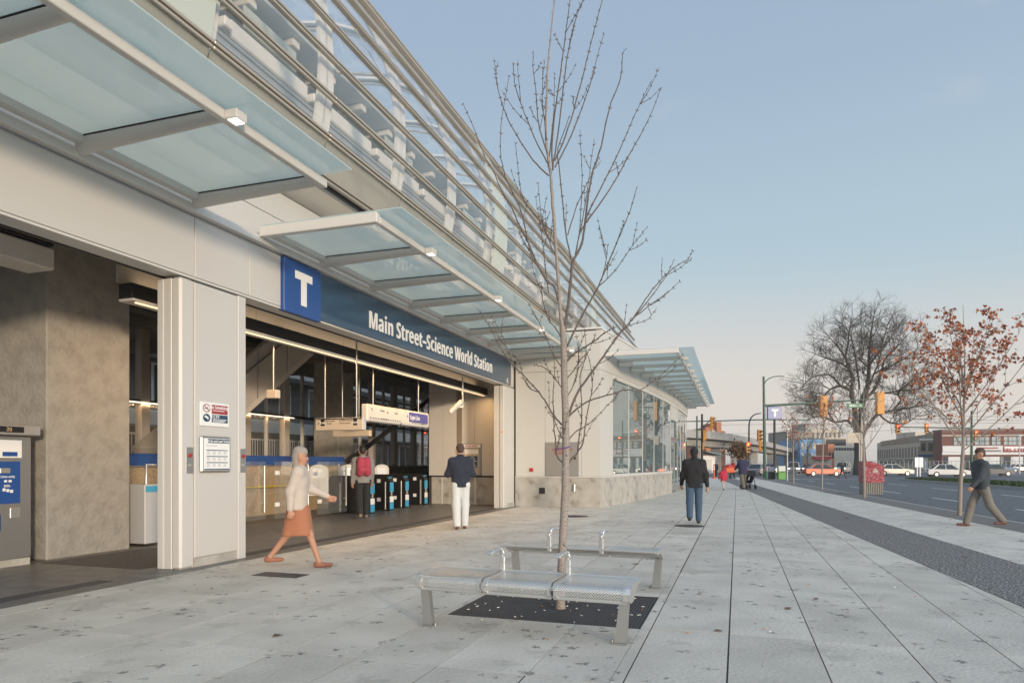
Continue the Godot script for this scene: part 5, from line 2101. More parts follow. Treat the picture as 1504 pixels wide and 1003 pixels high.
func big_elm() -> void:
	var D := 92.0
	var base := at(1264, 697, D)
	base.y = -0.15
	var o := thing("large_bare_tree", "large spreading bare tree beyond the intersection", "tree", base)
	var r := RandomNumberGenerator.new()
	r.seed = 9
	var bark: Material = mats["dark_bark"]
	var tr := MB.new()
	tr.xf = Transform3D(Basis(), -base)
	tr.tube([base, at(1264, 670, D), at(1263, 648, D), at(1261, 634, D)], [0.95, 0.72, 0.66, 0.7], 12)
	put("trunk", tr, bark, o)
	var limbs := [
		[0.60, 0.0, [[1260, 645], [1258, 631], [1255.7, 600], [1251, 576], [1253.7, 556], [1246, 538], [1242, 524], [1230, 508], [1218, 494]]],
		[0.20, -2.0, [[1242, 524], [1246, 506], [1248, 486], [1252, 470]]],
		[0.26, -3.0, [[1251, 574], [1236, 567], [1220, 551], [1200, 552], [1186, 560], [1178, 572]]],
		[0.24, 3.0, [[1249, 572], [1235, 567], [1220, 572], [1208, 584], [1196, 588], [1184, 598]]],
		[0.22, 3.5, [[1247, 540], [1232, 532], [1214, 526], [1198, 520]]],
		[0.58, 1.0, [[1266, 645], [1266, 627], [1266, 592], [1275, 564], [1277, 536], [1277, 520], [1279, 496], [1282, 476], [1284, 464]]],
		[0.18, -2.5, [[1277, 540], [1268, 532], [1263, 526], [1269, 516], [1266, 495]]],
		[0.24, 3.0, [[1277, 536], [1288, 522], [1300, 508], [1312, 492], [1320, 480]]],
		[0.34, -1.5, [[1267, 592], [1288, 568], [1296, 546], [1312, 536], [1330, 526], [1348, 512]]],
		[0.24, 2.5, [[1280, 577], [1304, 577], [1326, 573], [1352, 571], [1366, 560]]],
		[0.22, -3.5, [[1296, 546], [1300, 528], [1316, 512], [1330, 496]]],
		[0.36, 1.5, [[1270, 634], [1288, 610], [1312, 603], [1336, 599], [1360, 595], [1374, 600]]],
		[0.22, -2.0, [[1312, 603], [1324, 588], [1320, 577], [1338, 560], [1352, 546]]],
		[0.30, -2.0, [[1258, 632], [1246, 618], [1226, 620], [1210, 611], [1196, 613], [1186, 606]]],
		[0.20, 2.0, [[1226, 620], [1212, 600], [1196, 596], [1180, 586]]],
		[0.22, 4.0, [[1264, 600], [1262, 560], [1256, 520], [1250, 494], [1240, 478]]],
		[0.22, -4.0, [[1268, 600], [1280, 560], [1292, 530], [1298, 500], [1304, 478]]],
		[0.22, 4.0, [[1290, 606], [1306, 620], [1330, 622], [1346, 612]]],
	]
	var cfg := {"wander": 0.34, "lift": 0.05, "ahead": 0.8, "kids": [0, 6, 5, 4]}
	for l in limbs:
		var mb := MB.new()
		mb.xf = Transform3D(Basis(), -base)
		var pts := []
		for i in l[2].size():
			var t: float = float(i) / (l[2].size() - 1)
			pts.append(at(l[2][i][0], l[2][i][1], D + l[1] * t))
		var p := smooth_path(pts, 3)
		mb.tube(p, taper(p.size(), l[0] * 0.72, 0.035), 7, false)
		var tips := []
		for i in range(2, p.size()):
			var t := float(i) / p.size()
			var along: Vector3 = (p[i] - p[i - 1]).normalized()
			for k in 2 if t > 0.3 else 1:
				var side := along.cross(Vector3(r.randf_range(-1, 1), r.randf_range(-1, 1), r.randf_range(-1, 1))).normalized()
				var d := (along * 0.5 + side + Vector3.UP * 0.25).normalized()
				grow(mb, p[i], d, r.randf_range(1.6, 2.9), lerpf(0.06, 0.035, t), 2, cfg, tips, r)
		grow(mb, p[-1], (p[-1] - p[-2]).normalized(), 2.4, 0.035, 2, cfg, tips, r)
		put("limb", mb, bark, o)


func leaf(mb: MB, p: Vector3, d: Vector3, size: float, r: RandomNumberGenerator) -> void:
	# a five-pointed maple leaf, hanging and a little folded
	var down := (Vector3.DOWN * 0.8 + d * 0.6 + Vector3(r.randf_range(-1, 1), r.randf_range(-0.6, 0.6), r.randf_range(-1, 1)) * 0.8).normalized()
	var side := down.cross(Vector3(r.randf_range(-1, 1), r.randf_range(-1, 1), r.randf_range(-1, 1))).normalized()
	var nn := down.cross(side).normalized()
	var f := nn * size * r.randf_range(-0.2, 0.2)
	var c := p + down * size * 0.35
	mb.tri(p, c + side * size * 0.55 + f, c + down * size * 0.2, nn, nn, nn)
	mb.tri(p, c - side * size * 0.55 + f, c + down * size * 0.2, nn, nn, nn)
	mb.tri(c + side * size * 0.25, c - side * size * 0.25, p + down * size, nn, nn, nn)
	mb.tri(c + side * size * 0.1, p + down * size * 0.15, p + side * size * 0.5 - down * size * 0.1 + f, nn, nn, nn)
	mb.tri(c - side * size * 0.1, p + down * size * 0.15, p - side * size * 0.5 - down * size * 0.1 + f, nn, nn, nn)


func street_tree(label: String, called: String, base: Vector3, height: float, fork: float, spread: float, limbs: int, leaves: float, sd: int, leaf_size: float, trunk_r: float, group := "") -> void:
	var o := thing(called, label, "tree", base, 0.0, group)
	var r := RandomNumberGenerator.new()
	r.seed = sd
	var bark: Material = mats["bark"]
	var tr := MB.new()
	var lean := Vector3(r.randf_range(-0.08, 0.08), 0, r.randf_range(-0.08, 0.08))
	var top := Vector3(0, fork, 0) + lean
	tr.tube([Vector3.ZERO, Vector3(0, fork * 0.5, 0) + lean * 0.3, top, Vector3(0, lerpf(fork, height, 0.55), 0) + lean * 1.5, Vector3(0, height, 0) + lean], [trunk_r * 1.15, trunk_r, trunk_r * 0.85, trunk_r * 0.3, 0.006], 10)
	put("trunk", tr, bark, o)
	var lv := MB.new()
	lv.coloured = true
	var cfg := {"wander": 0.16, "lift": 0.06, "ahead": 1.3, "kids": [0, 3, 4, 3]}
	for i in limbs:
		var mb := MB.new()
		var a := i * 2.4 + r.randf_range(-0.3, 0.3)
		var t := float(i) / limbs
		var y0 := lerpf(fork, lerpf(fork, height, 0.55), t * 0.9)
		var out := Vector3(cos(a), 0, sin(a))
		var d := (out * lerpf(1.05, 0.28, t) * spread + Vector3.UP).normalized()
		var L := (height - y0) * lerpf(0.72, 0.88, t)
		var pts := [Vector3(0, y0, 0) + lean]
		for k in 5:
			d = (d + Vector3.UP * 0.06 + Vector3(r.randf_range(-1, 1), 0, r.randf_range(-1, 1)) * 0.05).normalized()
			pts.append(pts[-1] + d * L / 5.0)
		mb.tube(pts, taper(6, trunk_r * 0.42, 0.005), 6, false)
		var tips := []
		for k in range(1, 6):
			for j in 2:
				var side := d.cross(Vector3(r.randf_range(-1, 1), r.randf_range(-1, 1), r.randf_range(-1, 1))).normalized()
				grow(mb, pts[k], (d + side * 0.8).normalized(), L * 0.2 * (1.3 - k * 0.12), 0.008, 1, cfg, tips, r)
		put("branch", mb, bark, o)
		for tp in tips:
			if r.randf() > leaves:
				continue
			for k in r.randi_range(1, 4):
				lv.tint = Color(0.38, 0.10, 0.05).lerp(Color(0.60, 0.21, 0.06), r.randf()).lerp(Color(0.24, 0.075, 0.06), r.randf() * 0.6)
				leaf(lv, tp[0] + Vector3(r.randf_range(-1, 1), r.randf_range(-0.6, 0.6), r.randf_range(-1, 1)) * leaf_size * 0.9, tp[1], leaf_size * r.randf_range(0.7, 1.15), r)
	if lv.v.size() > 0:
		var m := mat("autumn_leaf", Color(1, 1, 1), 0.7)
		m.vertex_color_use_as_albedo = true
		m.backlight_enabled = true
		m.backlight = Color(0.5, 0.5, 0.5)
		stuff(put("leaves", lv, m, o))


func autumn_bush_tree(label: String, base: Vector3, height: float, width: float, sd: int, bare: bool) -> void:
	var o := thing("small_street_tree", label, "tree", base)
	var r := RandomNumberGenerator.new()
	r.seed = sd
	var tr := MB.new()
	tr.tube([Vector3.ZERO, Vector3(0.1, height * 0.35, 0), Vector3(0, height * 0.7, 0)], [0.16, 0.12, 0.04], 7)
	var cfg := {"wander": 0.3, "lift": 0.1, "ahead": 0.9, "kids": [0, 4, 4, 3]}
	var tips := []
	for i in 9:
		var a := i * 2.4
		grow(tr, Vector3(0, height * r.randf_range(0.25, 0.55), 0), Vector3(cos(a) * width / height, 0.9, sin(a) * width / height).normalized(), height * 0.32, 0.05, 2, cfg, tips, r)
	put("trunk", tr, mats["dark_bark"], o)
	if bare:
		return
	var lv := MB.new()
	lv.coloured = true
	for tp in tips:
		for k in 3:
			lv.tint = Color(0.32, 0.12, 0.05).lerp(Color(0.12, 0.12, 0.045), r.randf())
			leaf(lv, tp[0] + Vector3(r.randf_range(-1, 1), r.randf_range(-1, 1), r.randf_range(-1, 1)) * 0.45, tp[1], r.randf_range(0.25, 0.42), r)
	stuff(put("leaves", lv, mat("autumn_leaf", Color.WHITE), o))


func make_trees() -> void:
	young_tree()
	big_elm()
	street_tree("young maple with red autumn leaves at the kerb, farthest right", "maple_tree", Vector3(5.72, -0.01, -21.3), 5.7, 1.75, 1.1, 16, 0.72, 14, 0.11, 0.05)
	street_tree("thin young tree with a few red leaves, left of the mailbox", "young_street_tree", Vector3(4.37, -0.01, -40.3), 5.4, 2.4, 0.55, 8, 0.13, 23, 0.13, 0.045)
	street_tree("thin bare young tree in front of the red mailbox", "young_street_tree", Vector3(4.97, -0.01, -31.1), 5.0, 1.9, 0.8, 9, 0.01, 31, 0.1, 0.05)
	street_tree("thin young tree with red leaves nearest the green newspaper boxes", "young_street_tree", Vector3(3.68, -0.01, -50.4), 4.9, 2.2, 0.5, 7, 0.16, 44, 0.14, 0.045)
	var p := at(1086, 690, 96.0)
	autumn_bush_tree("small bushy tree in orange and green leaf before the elevated guideway", Vector3(p.x, -0.15, p.z), 4.6, 3.4, 3, false)
	p = at(1164, 690, 120.0)
	autumn_bush_tree("mid-sized bare tree left of the blue building", Vector3(p.x, -0.15, p.z), 10.5, 8.0, 8, true)
	p = at(1186, 690, 130.0)
	autumn_bush_tree("bare tree with orange lights before the blue building", Vector3(p.x, -0.15, p.z), 8.5, 6.0, 18, true)


func wall_box(called: String, parent: Node, a: Vector3, b: Vector3, depth: float, y0: float, y1: float, m: Material) -> void:
	# wall block between two front ground points, going back away from the camera
	var t := (b - a)
	t.y = 0
	var nn := Vector3(-t.z, 0, t.x).normalized()
	if nn.dot(a) < 0:
		nn = -nn
	var mb := MB.new()
	mb.bar(Vector3(a.x, (y0 + y1) / 2, a.z) + nn * depth / 2, Vector3(b.x, (y0 + y1) / 2, b.z) + nn * depth / 2, depth, y1 - y0)
	put(called, mb, m, parent)


func front_pieces(called: String, parent: Node, a: Vector3, b: Vector3, n: int, w: float, y0: float, y1: float, proud: float, m: Material, from := 0.0, to := 1.0) -> void:
	# n alike openings spread along a front
	var t := (b - a)
	t.y = 0
	var nn := Vector3(-t.z, 0, t.x).normalized()
	if nn.dot(a) > 0:
		nn = -nn
	var mb := MB.new()
	mb.box(Vector3.ZERO, Vector3(0.14, y1 - y0, w), 0.0)
	var mesh := mb.mesh(m)
	for i in n:
		var f := lerpf(from, to, (i + 0.5) / n)
		var c := a.lerp(b, f) + nn * (proud - 0.05)
		c.y = (y0 + y1) / 2
		var zz := t.normalized()
		share(called, mesh, parent, Transform3D(Basis(Vector3.UP.cross(zz), Vector3.UP, zz), c))


func front_text(words: String, height: float, parent: Node, a: Vector3, b: Vector3, f: float, y: float, proud: float, m: Material, squeeze := 1.0) -> void:
	var t := (b - a).normalized()
	var nn := Vector3(-t.z, 0, t.x).normalized()
	if nn.dot(a) > 0:
		nn = -nn
	var right := Vector3.UP.cross(nn)
	var c := a.lerp(b, f) + nn * proud
	c.y = y
	text(words, height, 0.03, m, parent, Transform3D(Basis(right, Vector3.UP, nn), c), "lettering", squeeze)


func gp(px: float, D: float) -> Vector3:
	var p := at(px, HORIZON, D)
	p.y = -0.15
	return p


func make_far_buildings() -> void:
	var white: Material = mats["paint_white"]
	var dark: Material = mats["glass_dark"]
	# brick building with the white sign band
	var a := gp(1384, 138)
	var b := gp(1570, 134)
	var o := thing("brick_building", "two-storey red brick building with a white sign band at the far right", "building")
	wall_box("wall", o, a, b, 4, -0.15, 7.9, mats["brick_red"])
	wall_box("cornice", o, a, b, 4.5, 7.91, 8.35, mat("roof_brown", Color(0.22, 0.15, 0.12), 0.8))
	front_pieces("cornice_band", o, a, b, 1, a.distance_to(b), 6.95, 7.2, 0.12, mats["cream_stucco"])
	front_pieces("sign_band", o, a, b, 1, a.distance_to(b) * 0.99, 3.75, 5.0, 0.13, white)
	front_pieces("sign_band", o, a, b, 1, a.distance_to(b), 3.2, 3.7, 0.22, white)
	for w in [0.13, 0.20, 0.30, 0.345, 0.435, 0.53, 0.60, 0.70, 0.8, 0.9]:
		front_pieces("window", o, a, b, 1, 1.55, 5.15, 6.75, 0.10, mat("window_pale", Color(0.36, 0.40, 0.40), 0.2), w - 0.03, w + 0.03)
		front_pieces("window_bar", o, a, b, 1, 0.09, 5.15, 6.75, 0.17, dark, w - 0.03, w + 0.03)
		front_pieces("window_bar", o, a, b, 1, 1.55, 5.9, 5.99, 0.171, dark, w - 0.03, w + 0.03)
	front_text("685-5388", 0.75, o, a, b, 0.575, 4.05, 0.30, mat("sign_red", Color.RED), 0.9)
	for q in [[0.30, 4.45, 1.1], [0.345, 4.45, 0.8], [0.385, 4.42, 1.2], [0.43, 4.45, 0.9]]:
		front_pieces("red_print", o, a, b, 1, q[2], q[1], q[1] + 0.22, 0.22, mat("sign_red", Color.RED), q[0] - 0.02, q[0] + 0.02)
	for q in [[0.36, 3.9, 0.9], [0.40, 3.9, 1.4], [0.45, 3.9, 1.0]]:
		front_pieces("dark_print", o, a, b, 1, q[2], q[1], q[1] + 0.2, 0.22, mats["dark_metal"], q[0] - 0.02, q[0] + 0.02)
	front_pieces("number_frame", o, a, b, 1, 3.9, 3.8, 4.95, 0.19, mat("sign_red", Color.RED), 0.535, 0.615)
	front_pieces("number_plate", o, a, b, 1, 3.5, 3.95, 4.8, 0.21, mats["letter_white"], 0.535, 0.615)
	for w in [[0.04, 0.9, dark], [0.10, 2.2, white], [0.22, 3.0, dark], [0.32, 3.0, white], [0.42, 3.4, white], [0.52, 2.6, dark], [0.60, 2.2, white], [0.72, 3.0, dark]]:
		front_pieces("shopfront", o, a, b, 1, w[1], 0.2, 2.8, 0.10, w[2], w[0] - 0.02, w[0] + 0.02)
	# ornate small building
	var c := gp(1352, 150)
	var d := gp(1384, 146)
	o = thing("ornate_building", "narrow tan building with a rounded gable and a blue awning", "building")
	wall_box("wall", o, c, d, 4, -0.15, 7.2, mat("tan_brick", Color(0.33, 0.28, 0.20), 0.9))
	front_pieces("cornice", o, c, d, 1, c.distance_to(d), 6.5, 6.85, 0.25, white)
	var ar := MB.new()
	var poly := PackedVector2Array()
	for k in 13:
		var an := PI * k / 12.0
		poly.append(Vector2(cos(an) * 1.0, 7.2 + sin(an) * 1.4))
	var tt := (d - c).normalized()
	ar.xf = Transform3D(Basis(tt, Vector3.UP, tt.cross(Vector3.UP)), c.lerp(d, 0.42))
	ar.extrude(poly, -0.4, 0.0)
	put("gable", ar, mat("tan_brick", Color.WHITE), o)
	front_pieces("window", o, c, d, 3, 0.9, 4.2, 6.0, 0.08, dark)
	front_pieces("awning", o, c, d, 1, c.distance_to(d) * 1.02, 2.9, 3.4, 0.7, mat("awning_blue", Color(0.03, 0.07, 0.19), 0.8))
	front_pieces("shopfront", o, c, d, 2, 1.2, 0.1, 2.6, 0.1, mats["letter_white"])
	# cream terrace
	var e := gp(1289, 205)
	var f := gp(1353, 156)
	o = thing("cream_terrace", "long low cream building with a row of tall windows and dark awnings", "building")
	wall_box("wall", o, e, f, 20, -0.15, 7.6, mats["cream_stucco"])
	front_pieces("parapet", o, e, f, 1, e.distance_to(f), 6.6, 7.9, 0.15, mat("parapet_brown", Color(0.34, 0.27, 0.2), 0.9), 0.25, 0.98)
	front_pieces("window", o, e, f, 16, 1.5, 3.0, 5.4, 0.06, mat("window_brown", Color(0.16, 0.13, 0.10), 0.4))
	front_pieces("awning", o, e, f, 4, 7.5, 1.6, 2.4, 0.8, mats["dark_metal"], 0.1, 0.95)
	var e2 := gp(1317, 215)
	wall_box("rear_block", o, e2, gp(1345, 205), 20, -0.15, 11.0, mats["cream_stucco"])
	# blue and beige offices behind the elm
	var g := gp(1176, 225)
	var h := gp(1211, 225)
	o = thing("blue_building", "low bright blue and cream office building seen behind the bare tree", "building")
	wall_box("blue_wall", o, g, h, 18, -0.15, 9.4, mat("facade_blue", Color(0.16, 0.32, 0.52), 0.8))
	front_pieces("window", o, g, h, 6, 0.8, 6.2, 8.2, 0.08, mats["cream_stucco"])
	front_pieces("window", o, g, h, 5, 0.8, 3.0, 5.0, 0.08, mats["cream_stucco"])
	front_pieces("shopfront", o, g, h, 4, 0.9, 0.6, 4.6, 0.12, white, 0.45, 0.95)
	o = thing("beige_offices", "cream office block with rows of dark windows behind the bare tree", "building")
	var i2 := gp(1212, 235)
	var j := gp(1262, 235)
	wall_box("wall", o, i2, j, 18, -0.15, 10.4, mats["cream_stucco"])
	front_pieces("window", o, i2, j, 11, 0.6, 7.7, 9.9, 0.08, dark, 0.03, 0.62)
	front_pieces("window", o, i2, j, 11, 0.75, 6.0, 6.9, 0.08, dark, 0.06, 0.97)
	wall_box("tower", o, gp(1192, 262), gp(1236, 262), 14, -0.15, 14.6, mats["cream_stucco"])
	front_pieces("window", o, gp(1192, 262), gp(1236, 262), 7, 0.7, 11.0, 13.4, 0.08, dark)
	wall_box("penthouse", o, gp(1184, 264), gp(1208, 264), 10, -0.15, 17.0, mats["guideway"])
	o = thing("brown_block", "grey-brown block half hidden by bare trees left of the blue building", "building")
	wall_box("wall", o, gp(1156, 250), gp(1194, 250), 18, -0.15, 13.4, mat("block_brown", Color(0.29, 0.26, 0.22), 0.9))
	front_pieces("window_row", o, gp(1156, 250), gp(1194, 250), 5, 1.0, 9.0, 11.0, 0.08, dark)
	o = thing("red_awning_shop", "low shop with a red awning in front of the blue building", "building")
	wall_box("wall", o, gp(1196, 190), gp(1222, 190), 8, -0.15, 3.6, mats["cream_stucco"])
	wall_box("awning", o, gp(1196, 188.5), gp(1222, 188.5), 1.4, 2.6, 3.4, mats["red_paint"])
	o = thing("orange_building", "small orange-painted building right of the blue one", "building")
	wall_box("wall", o, gp(1217, 200), gp(1226, 200), 8, -0.15, 7.2, mats["brick_orange"])
	front_pieces("window", o, gp(1217, 200), gp(1226, 200), 2, 0.5, 3.0, 4.6, 0.08, dark)
	# orange brick apartments behind the guideway
	var k := gp(1037, 190)
	var l := gp(1060, 190)
	o = thing("brick_apartments", "tall orange brick apartment building behind the elevated guideway", "building")
	wall_box("wall", o, k, l, 16, -0.15, 11.6, mats["brick_orange"])
	wall_box("wall", o, gp(1053, 189), gp(1060, 189), 16, -0.15, 13.0, mats["brick_orange"])
	wall_box("wing", o, gp(1060.2, 196), gp(1066, 204), 12, -0.15, 11.0, mats["brick_orange"])
	front_pieces("balcony", o, k, l, 1, 1.6, 9.2, 10.8, 0.3, mats["cream_stucco"], 0.45, 0.65)
	front_pieces("balcony", o, k, l, 1, 1.6, 7.0, 8.6, 0.3, mats["cream_stucco"], 0.45, 0.65)
	for y in [7.4, 9.4]:
		front_pieces("window", o, k, l, 5, 0.45, y, y + 1.1, 0.1, dark)
	guideway()
	# kiosk under the guideway
	o = thing("street_kiosk", "small pale kiosk with a teal sloping roof under the guideway", "kiosk")
	wall_box("wall", o, gp(1033, 108), gp(1051, 108), 4, -0.15, 2.7, mats["letter_white"])
	var rf := MB.new()
	var q0 := gp(1031, 107)
	var q1 := gp(1054, 107)
	rf.bar(Vector3(q0.x, 3.3, q0.z - 2), Vector3(q1.x, 2.8, q1.z - 2), 5.0, 0.15)
	put("roof", rf, mat("roof_teal", Color(0.20, 0.28, 0.28), 0.6), o)
	wall_box("shutter", o, gp(1036, 107.8), gp(1046, 107.8), 0.1, 0.1, 2.1, mats["steel_paint"])
	# neighbour seen through the back windows of the hall
	o = thing("balcony_building", "grey building with balconies and windows seen through the hall's back glazing", "building")
	var w0 := MB.new()
	w0.slab(-30, -23.0, -0.15, 14.0, 6.0, -60.0)
	put("wall", w0, mat("rear_wall", Color(0.16, 0.15, 0.145), 0.9), o)
	for fl in 3:
		var sl := MB.new()
		sl.slab(-23.0, -21.8, 2.9 + fl * 2.9, 3.5 + fl * 2.9, 4.0, -58.0, 0.02)
		put("balcony", sl, mats["steel_paint"], o)
	for fl in 3:
		for n in 14:
			var wd := MB.new()
			var z := -4.0 - n * 3.6
			wd.slab(-23.0, -22.94, 1.0 + fl * 2.9, 2.7 + fl * 2.9, z, z - 2.0)
			var wn := put("window", wd, mats["letter_white"], o)
			var pn := MB.new()
			for q in 2:
				pn.slab(-22.939, -22.92, 1.1 + fl * 2.9, 2.6 + fl * 2.9, z - 0.1 - q * 0.95, z - 0.95 - q * 0.95)
			put("pane", pn, mats["glass_dark"], wn)


func guideway() -> void:
	var o := thing("elevated_guideway", "curving elevated concrete rail guideway on piers beyond the intersection", "viaduct")
	var pts := []
	for q in [[985, 100], [1022, 106], [1052, 115], [1080, 130], [1108, 152], [1132, 185], [1155, 235], [1172, 300]]:
		pts.append(gp(q[0], q[1]))
	for i in pts.size() - 1:
		var a: Vector3 = pts[i]
		var b: Vector3 = pts[i + 1]
		var mb := MB.new()
		mb.bar(Vector3(a.x, 4.6, a.z), Vector3(b.x, 4.6, b.z), 2.4, 1.1, 0.1)
		put("girder", mb, mats["guideway"], o)
		var dk := MB.new()
		dk.bar(Vector3(a.x, 5.35, a.z), Vector3(b.x, 5.35, b.z), 5.4, 0.38, 0.05)
		put("deck", dk, mats["guideway"], o)
		var pa := MB.new()
		var side := (b - a).normalized().cross(Vector3.UP)
		for s in [-1.0, 1.0]:
			pa.bar(Vector3(a.x, 5.95, a.z) + side * 2.6 * s, Vector3(b.x, 5.95, b.z) + side * 2.6 * s, 0.14, 0.82, 0.02)
		put("parapet", pa, mats["guideway"], o)
		var pr := MB.new()
		pr.slab(a.x - 0.8, a.x + 0.8, -0.15, 4.04, a.z - 0.8, a.z + 0.8, 0.1)
		put("pier", pr, mats["guideway"], o)


func lens_disc(mb: MB, c: Vector3, r: float, d := 0.02) -> void:
	mb.cyl(c, c + Vector3(0, 0, d), r, r, 12)


func signal_head(label: String, p: Vector3, turn: float, lit: int, size := 1.0, group := "yellow traffic signals") -> void:
	# local +z is the lamp side
	var s := thing("traffic_signal", label, "traffic signal", p, turn, group)
	var b := MB.new()
	b.box(Vector3.ZERO, Vector3(0.36, 1.08, 0.22) * size, 0.03)
	put("housing", b, mats["signal_yellow"], s)
	for i in 3:
		var y := (0.34 - i * 0.34) * size
		var l := MB.new()
		lens_disc(l, Vector3(0, y, 0.111 * size), 0.12 * size)
		var m: Material = mats["black"]
		if i == lit:
			m = glow("signal_red", Color(1.0, 0.16, 0.06), 2.2) if i == 0 else glow("signal_green", Color(0.1, 0.9, 0.4), 2.0)
		put("lens", l, m, s)
		var v := MB.new()
		for k in 9:
			var a0 := PI * k / 9.0 - 0.2
			var a1 := PI * (k + 1) / 9.0 - 0.2
			var r := 0.145 * size
			v.quad(Vector3(cos(a0) * r, y + sin(a0) * r, 0.11 * size), Vector3(cos(a1) * r, y + sin(a1) * r, 0.11 * size), Vector3(cos(a1) * r, y + sin(a1) * r, 0.32 * size), Vector3(cos(a0) * r, y + sin(a0) * r, 0.26 * size), Vector3(cos(a0), sin(a0), 0))
		put("visor", v, mats["signal_yellow"], s)
	if lit >= 0:
		var o := OmniLight3D.new()
		o.name = "light"
		o.position = Vector3(0, (0.34 - lit * 0.34) * size, 0.2 * size)
		o.light_color = Color(1.0, 0.25, 0.1) if lit == 0 else Color(0.2, 1.0, 0.5)
		o.light_energy = 0.3
		o.omni_range = 6.0
		o.omni_attenuation = 2.0
		o.light_size = 0.1
		o.shadow_enabled = true
		s.add_child(o)


func make_street_furniture() -> void:
	var green: Material = mats["pole_green"]
	# near corner pole with lamp arm and signal mast
	var D := 66.0
	var b := at(1124, 702, D)
	b.y = 0.0
	var o := thing("signal_pole", "tall green street pole with lamp and long signal arm at the corner", "street lamp", b)
	var mb := MB.new()
	mb.cyl(Vector3.ZERO, at(1122, 553, D) - b, 0.17, 0.10, 12)
	put("pole", mb, green, o)
	var arm := MB.new()
	var q := []
	for c in [[1122.5, 596], [1160, 594], [1210, 591], [1255, 588], [1300, 585]]:
		q.append(at(c[0], c[1], D) - b)
	arm.tube(q, [0.13, 0.11, 0.10, 0.08, 0.06], 10)
	put("signal_arm", arm, green, o)
	var la := MB.new()
	q = []
	for c in [[1122.5, 565], [1127, 558], [1136, 553.5], [1146, 552.5], [1153, 553]]:
		q.append(at(c[0], c[1], D) - b)
	la.tube(smooth_path(q, 3), taper(13, 0.05, 0.04), 8)
	put("lamp_arm", la, green, o)
	var lh := MB.new()
	lh.bar(at(1151, 553, D) - b, at(1163, 554, D) - b, 0.25, 0.12, 0.03)
	put("lamp_head", lh, mats["steel_paint"], o)
	signal_head("yellow traffic signal seen from behind on the green arm, nearer the pole", at(1209.5, 597, D - 0.1), PI + YAW, -1, 1.9)
	signal_head("yellow traffic signal seen from behind at the end of the green arm", at(1293, 592, D - 0.1), PI + YAW, -1, 2.0)
	var ss := thing("street_sign", "green street name sign reading Main St hanging on the signal arm", "sign", at(1257, 595.5, D - 0.25), YAW)
	var sb := MB.new()
	sb.box(Vector3.ZERO, Vector3(1.66, 0.42, 0.04), 0.01)
	put("plate", sb, mat("sign_green", Color(0.03, 0.22, 0.10), 0.5), ss)
	text("Main St", 0.24, 0.006, mats["letter_white"], ss, facing_z(Vector3(0, 0, 0.024)))
	var cam := thing("traffic_camera", "pale post-top camera standing on the signal arm", "camera", at(1263, 586, D), 0.0)
	mb = MB.new()
	mb.cyl(Vector3(0, 0, 0), Vector3(0, 0.75, 0), 0.05)
	put("post", mb, mats["steel_paint"], cam)
	mb = MB.new()
	mb.box(Vector3(0, 0.82, 0), Vector3(0.22, 0.16, 0.3), 0.03)
	put("housing", mb, mats["steel_paint"], cam)
	# transit T on its post
	D = 62.0
	b = at(1138, 704, D)
	b.y = 0.0
	o = thing("transit_marker", "blue square T marker on a dark post by the newspaper boxes", "sign", b, YAW)
	mb = MB.new()
	mb.cyl(Vector3.ZERO, Vector3(0, 5.45, 0), 0.11, 0.10, 12)
	put("post", mb, mats["dark_metal"], o)
	mb = MB.new()
	mb.box(Vector3(-0.02, 6.0, 0), Vector3(1.3, 1.15, 0.3), 0.03)
	put("box", mb, mats["sign_blue"], o)
	mb = MB.new()
	mb.slab(-0.33, 0.29, 6.17, 6.35, 0.151, 0.17)
	mb.slab(-0.12, 0.08, 5.66, 6.169, 0.151, 0.17)
	put("letter", mb, mats["letter_white"], o)
	# newspaper boxes
	var specs := [
		[1148, 706, 60.0, Color(0.12, 0.32, 0.07), Color(0.6, 0.62, 0.56), "lime green newspaper box with a white upper half", 0.62, 1.2],
		[1133.5, 705.5, 61.0, Color(0.02, 0.02, 0.022), Color(0.35, 0.35, 0.36), "black newspaper box with pale slots between the green boxes", 0.5, 1.1],
		[1128.5, 705, 62.5, Color(0.03, 0.22, 0.09), Color(0.5, 0.3, 0.38), "dark green newspaper box nearest the corner pole", 0.42, 1.15]]
	for s in specs:
		var p := at(s[0], s[1], s[2])
		p.y = 0.0
		o = thing("newspaper_box", s[5], "newspaper box", p, 0.25, "newspaper boxes at the corner")
		mb = MB.new()
		mb.box(Vector3(0, s[7] * 0.30, 0), Vector3(s[6], s[7] * 0.60, 0.5), 0.02)
		put("body", mb, mat("box_%d" % s[0], s[3], 0.5), o)
		mb = MB.new()
		mb.box(Vector3(0, s[7] * 0.80, -0.01), Vector3(s[6] * 0.97, s[7] * 0.395, 0.46), 0.03)
		put("window", mb, mat("boxtop_%d" % s[0], s[4], 0.4), o)
		mb = MB.new()
		mb.slab(-s[6] * 0.3, s[6] * 0.3, s[7] * 0.52, s[7] * 0.56, 0.251, 0.27, 0.004)
		put("handle", mb, mats["dark_metal"], o)
	# red printed mailbox on a fluted base
	b = at(1280, 731, 30.9)
	b.y = -0.004
	o = thing("mail_box", "red patterned mailbox with a sloping top on a fluted grey base", "mailbox", b, 0.12)
	mb = MB.new()
	var poly := PackedVector2Array([Vector2(-0.42, 0.56), Vector2(0.44, 0.56), Vector2(0.44, 1.26), Vector2(0.36, 1.32), Vector2(-0.10, 1.52), Vector2(-0.42, 1.52)])
	mb.extrude(poly, -0.38, 0.38)
	put("body", mb, mailbox_print(), o)
	mb = MB.new()
	for i in 9:
		mb.slab(-0.40 + i * 0.092, -0.34 + i * 0.092, 0.0, 0.555, -0.36, 0.36, 0.02)
	mb.slab(-0.38, 0.40, 0.02, 0.55, -0.33, 0.33)
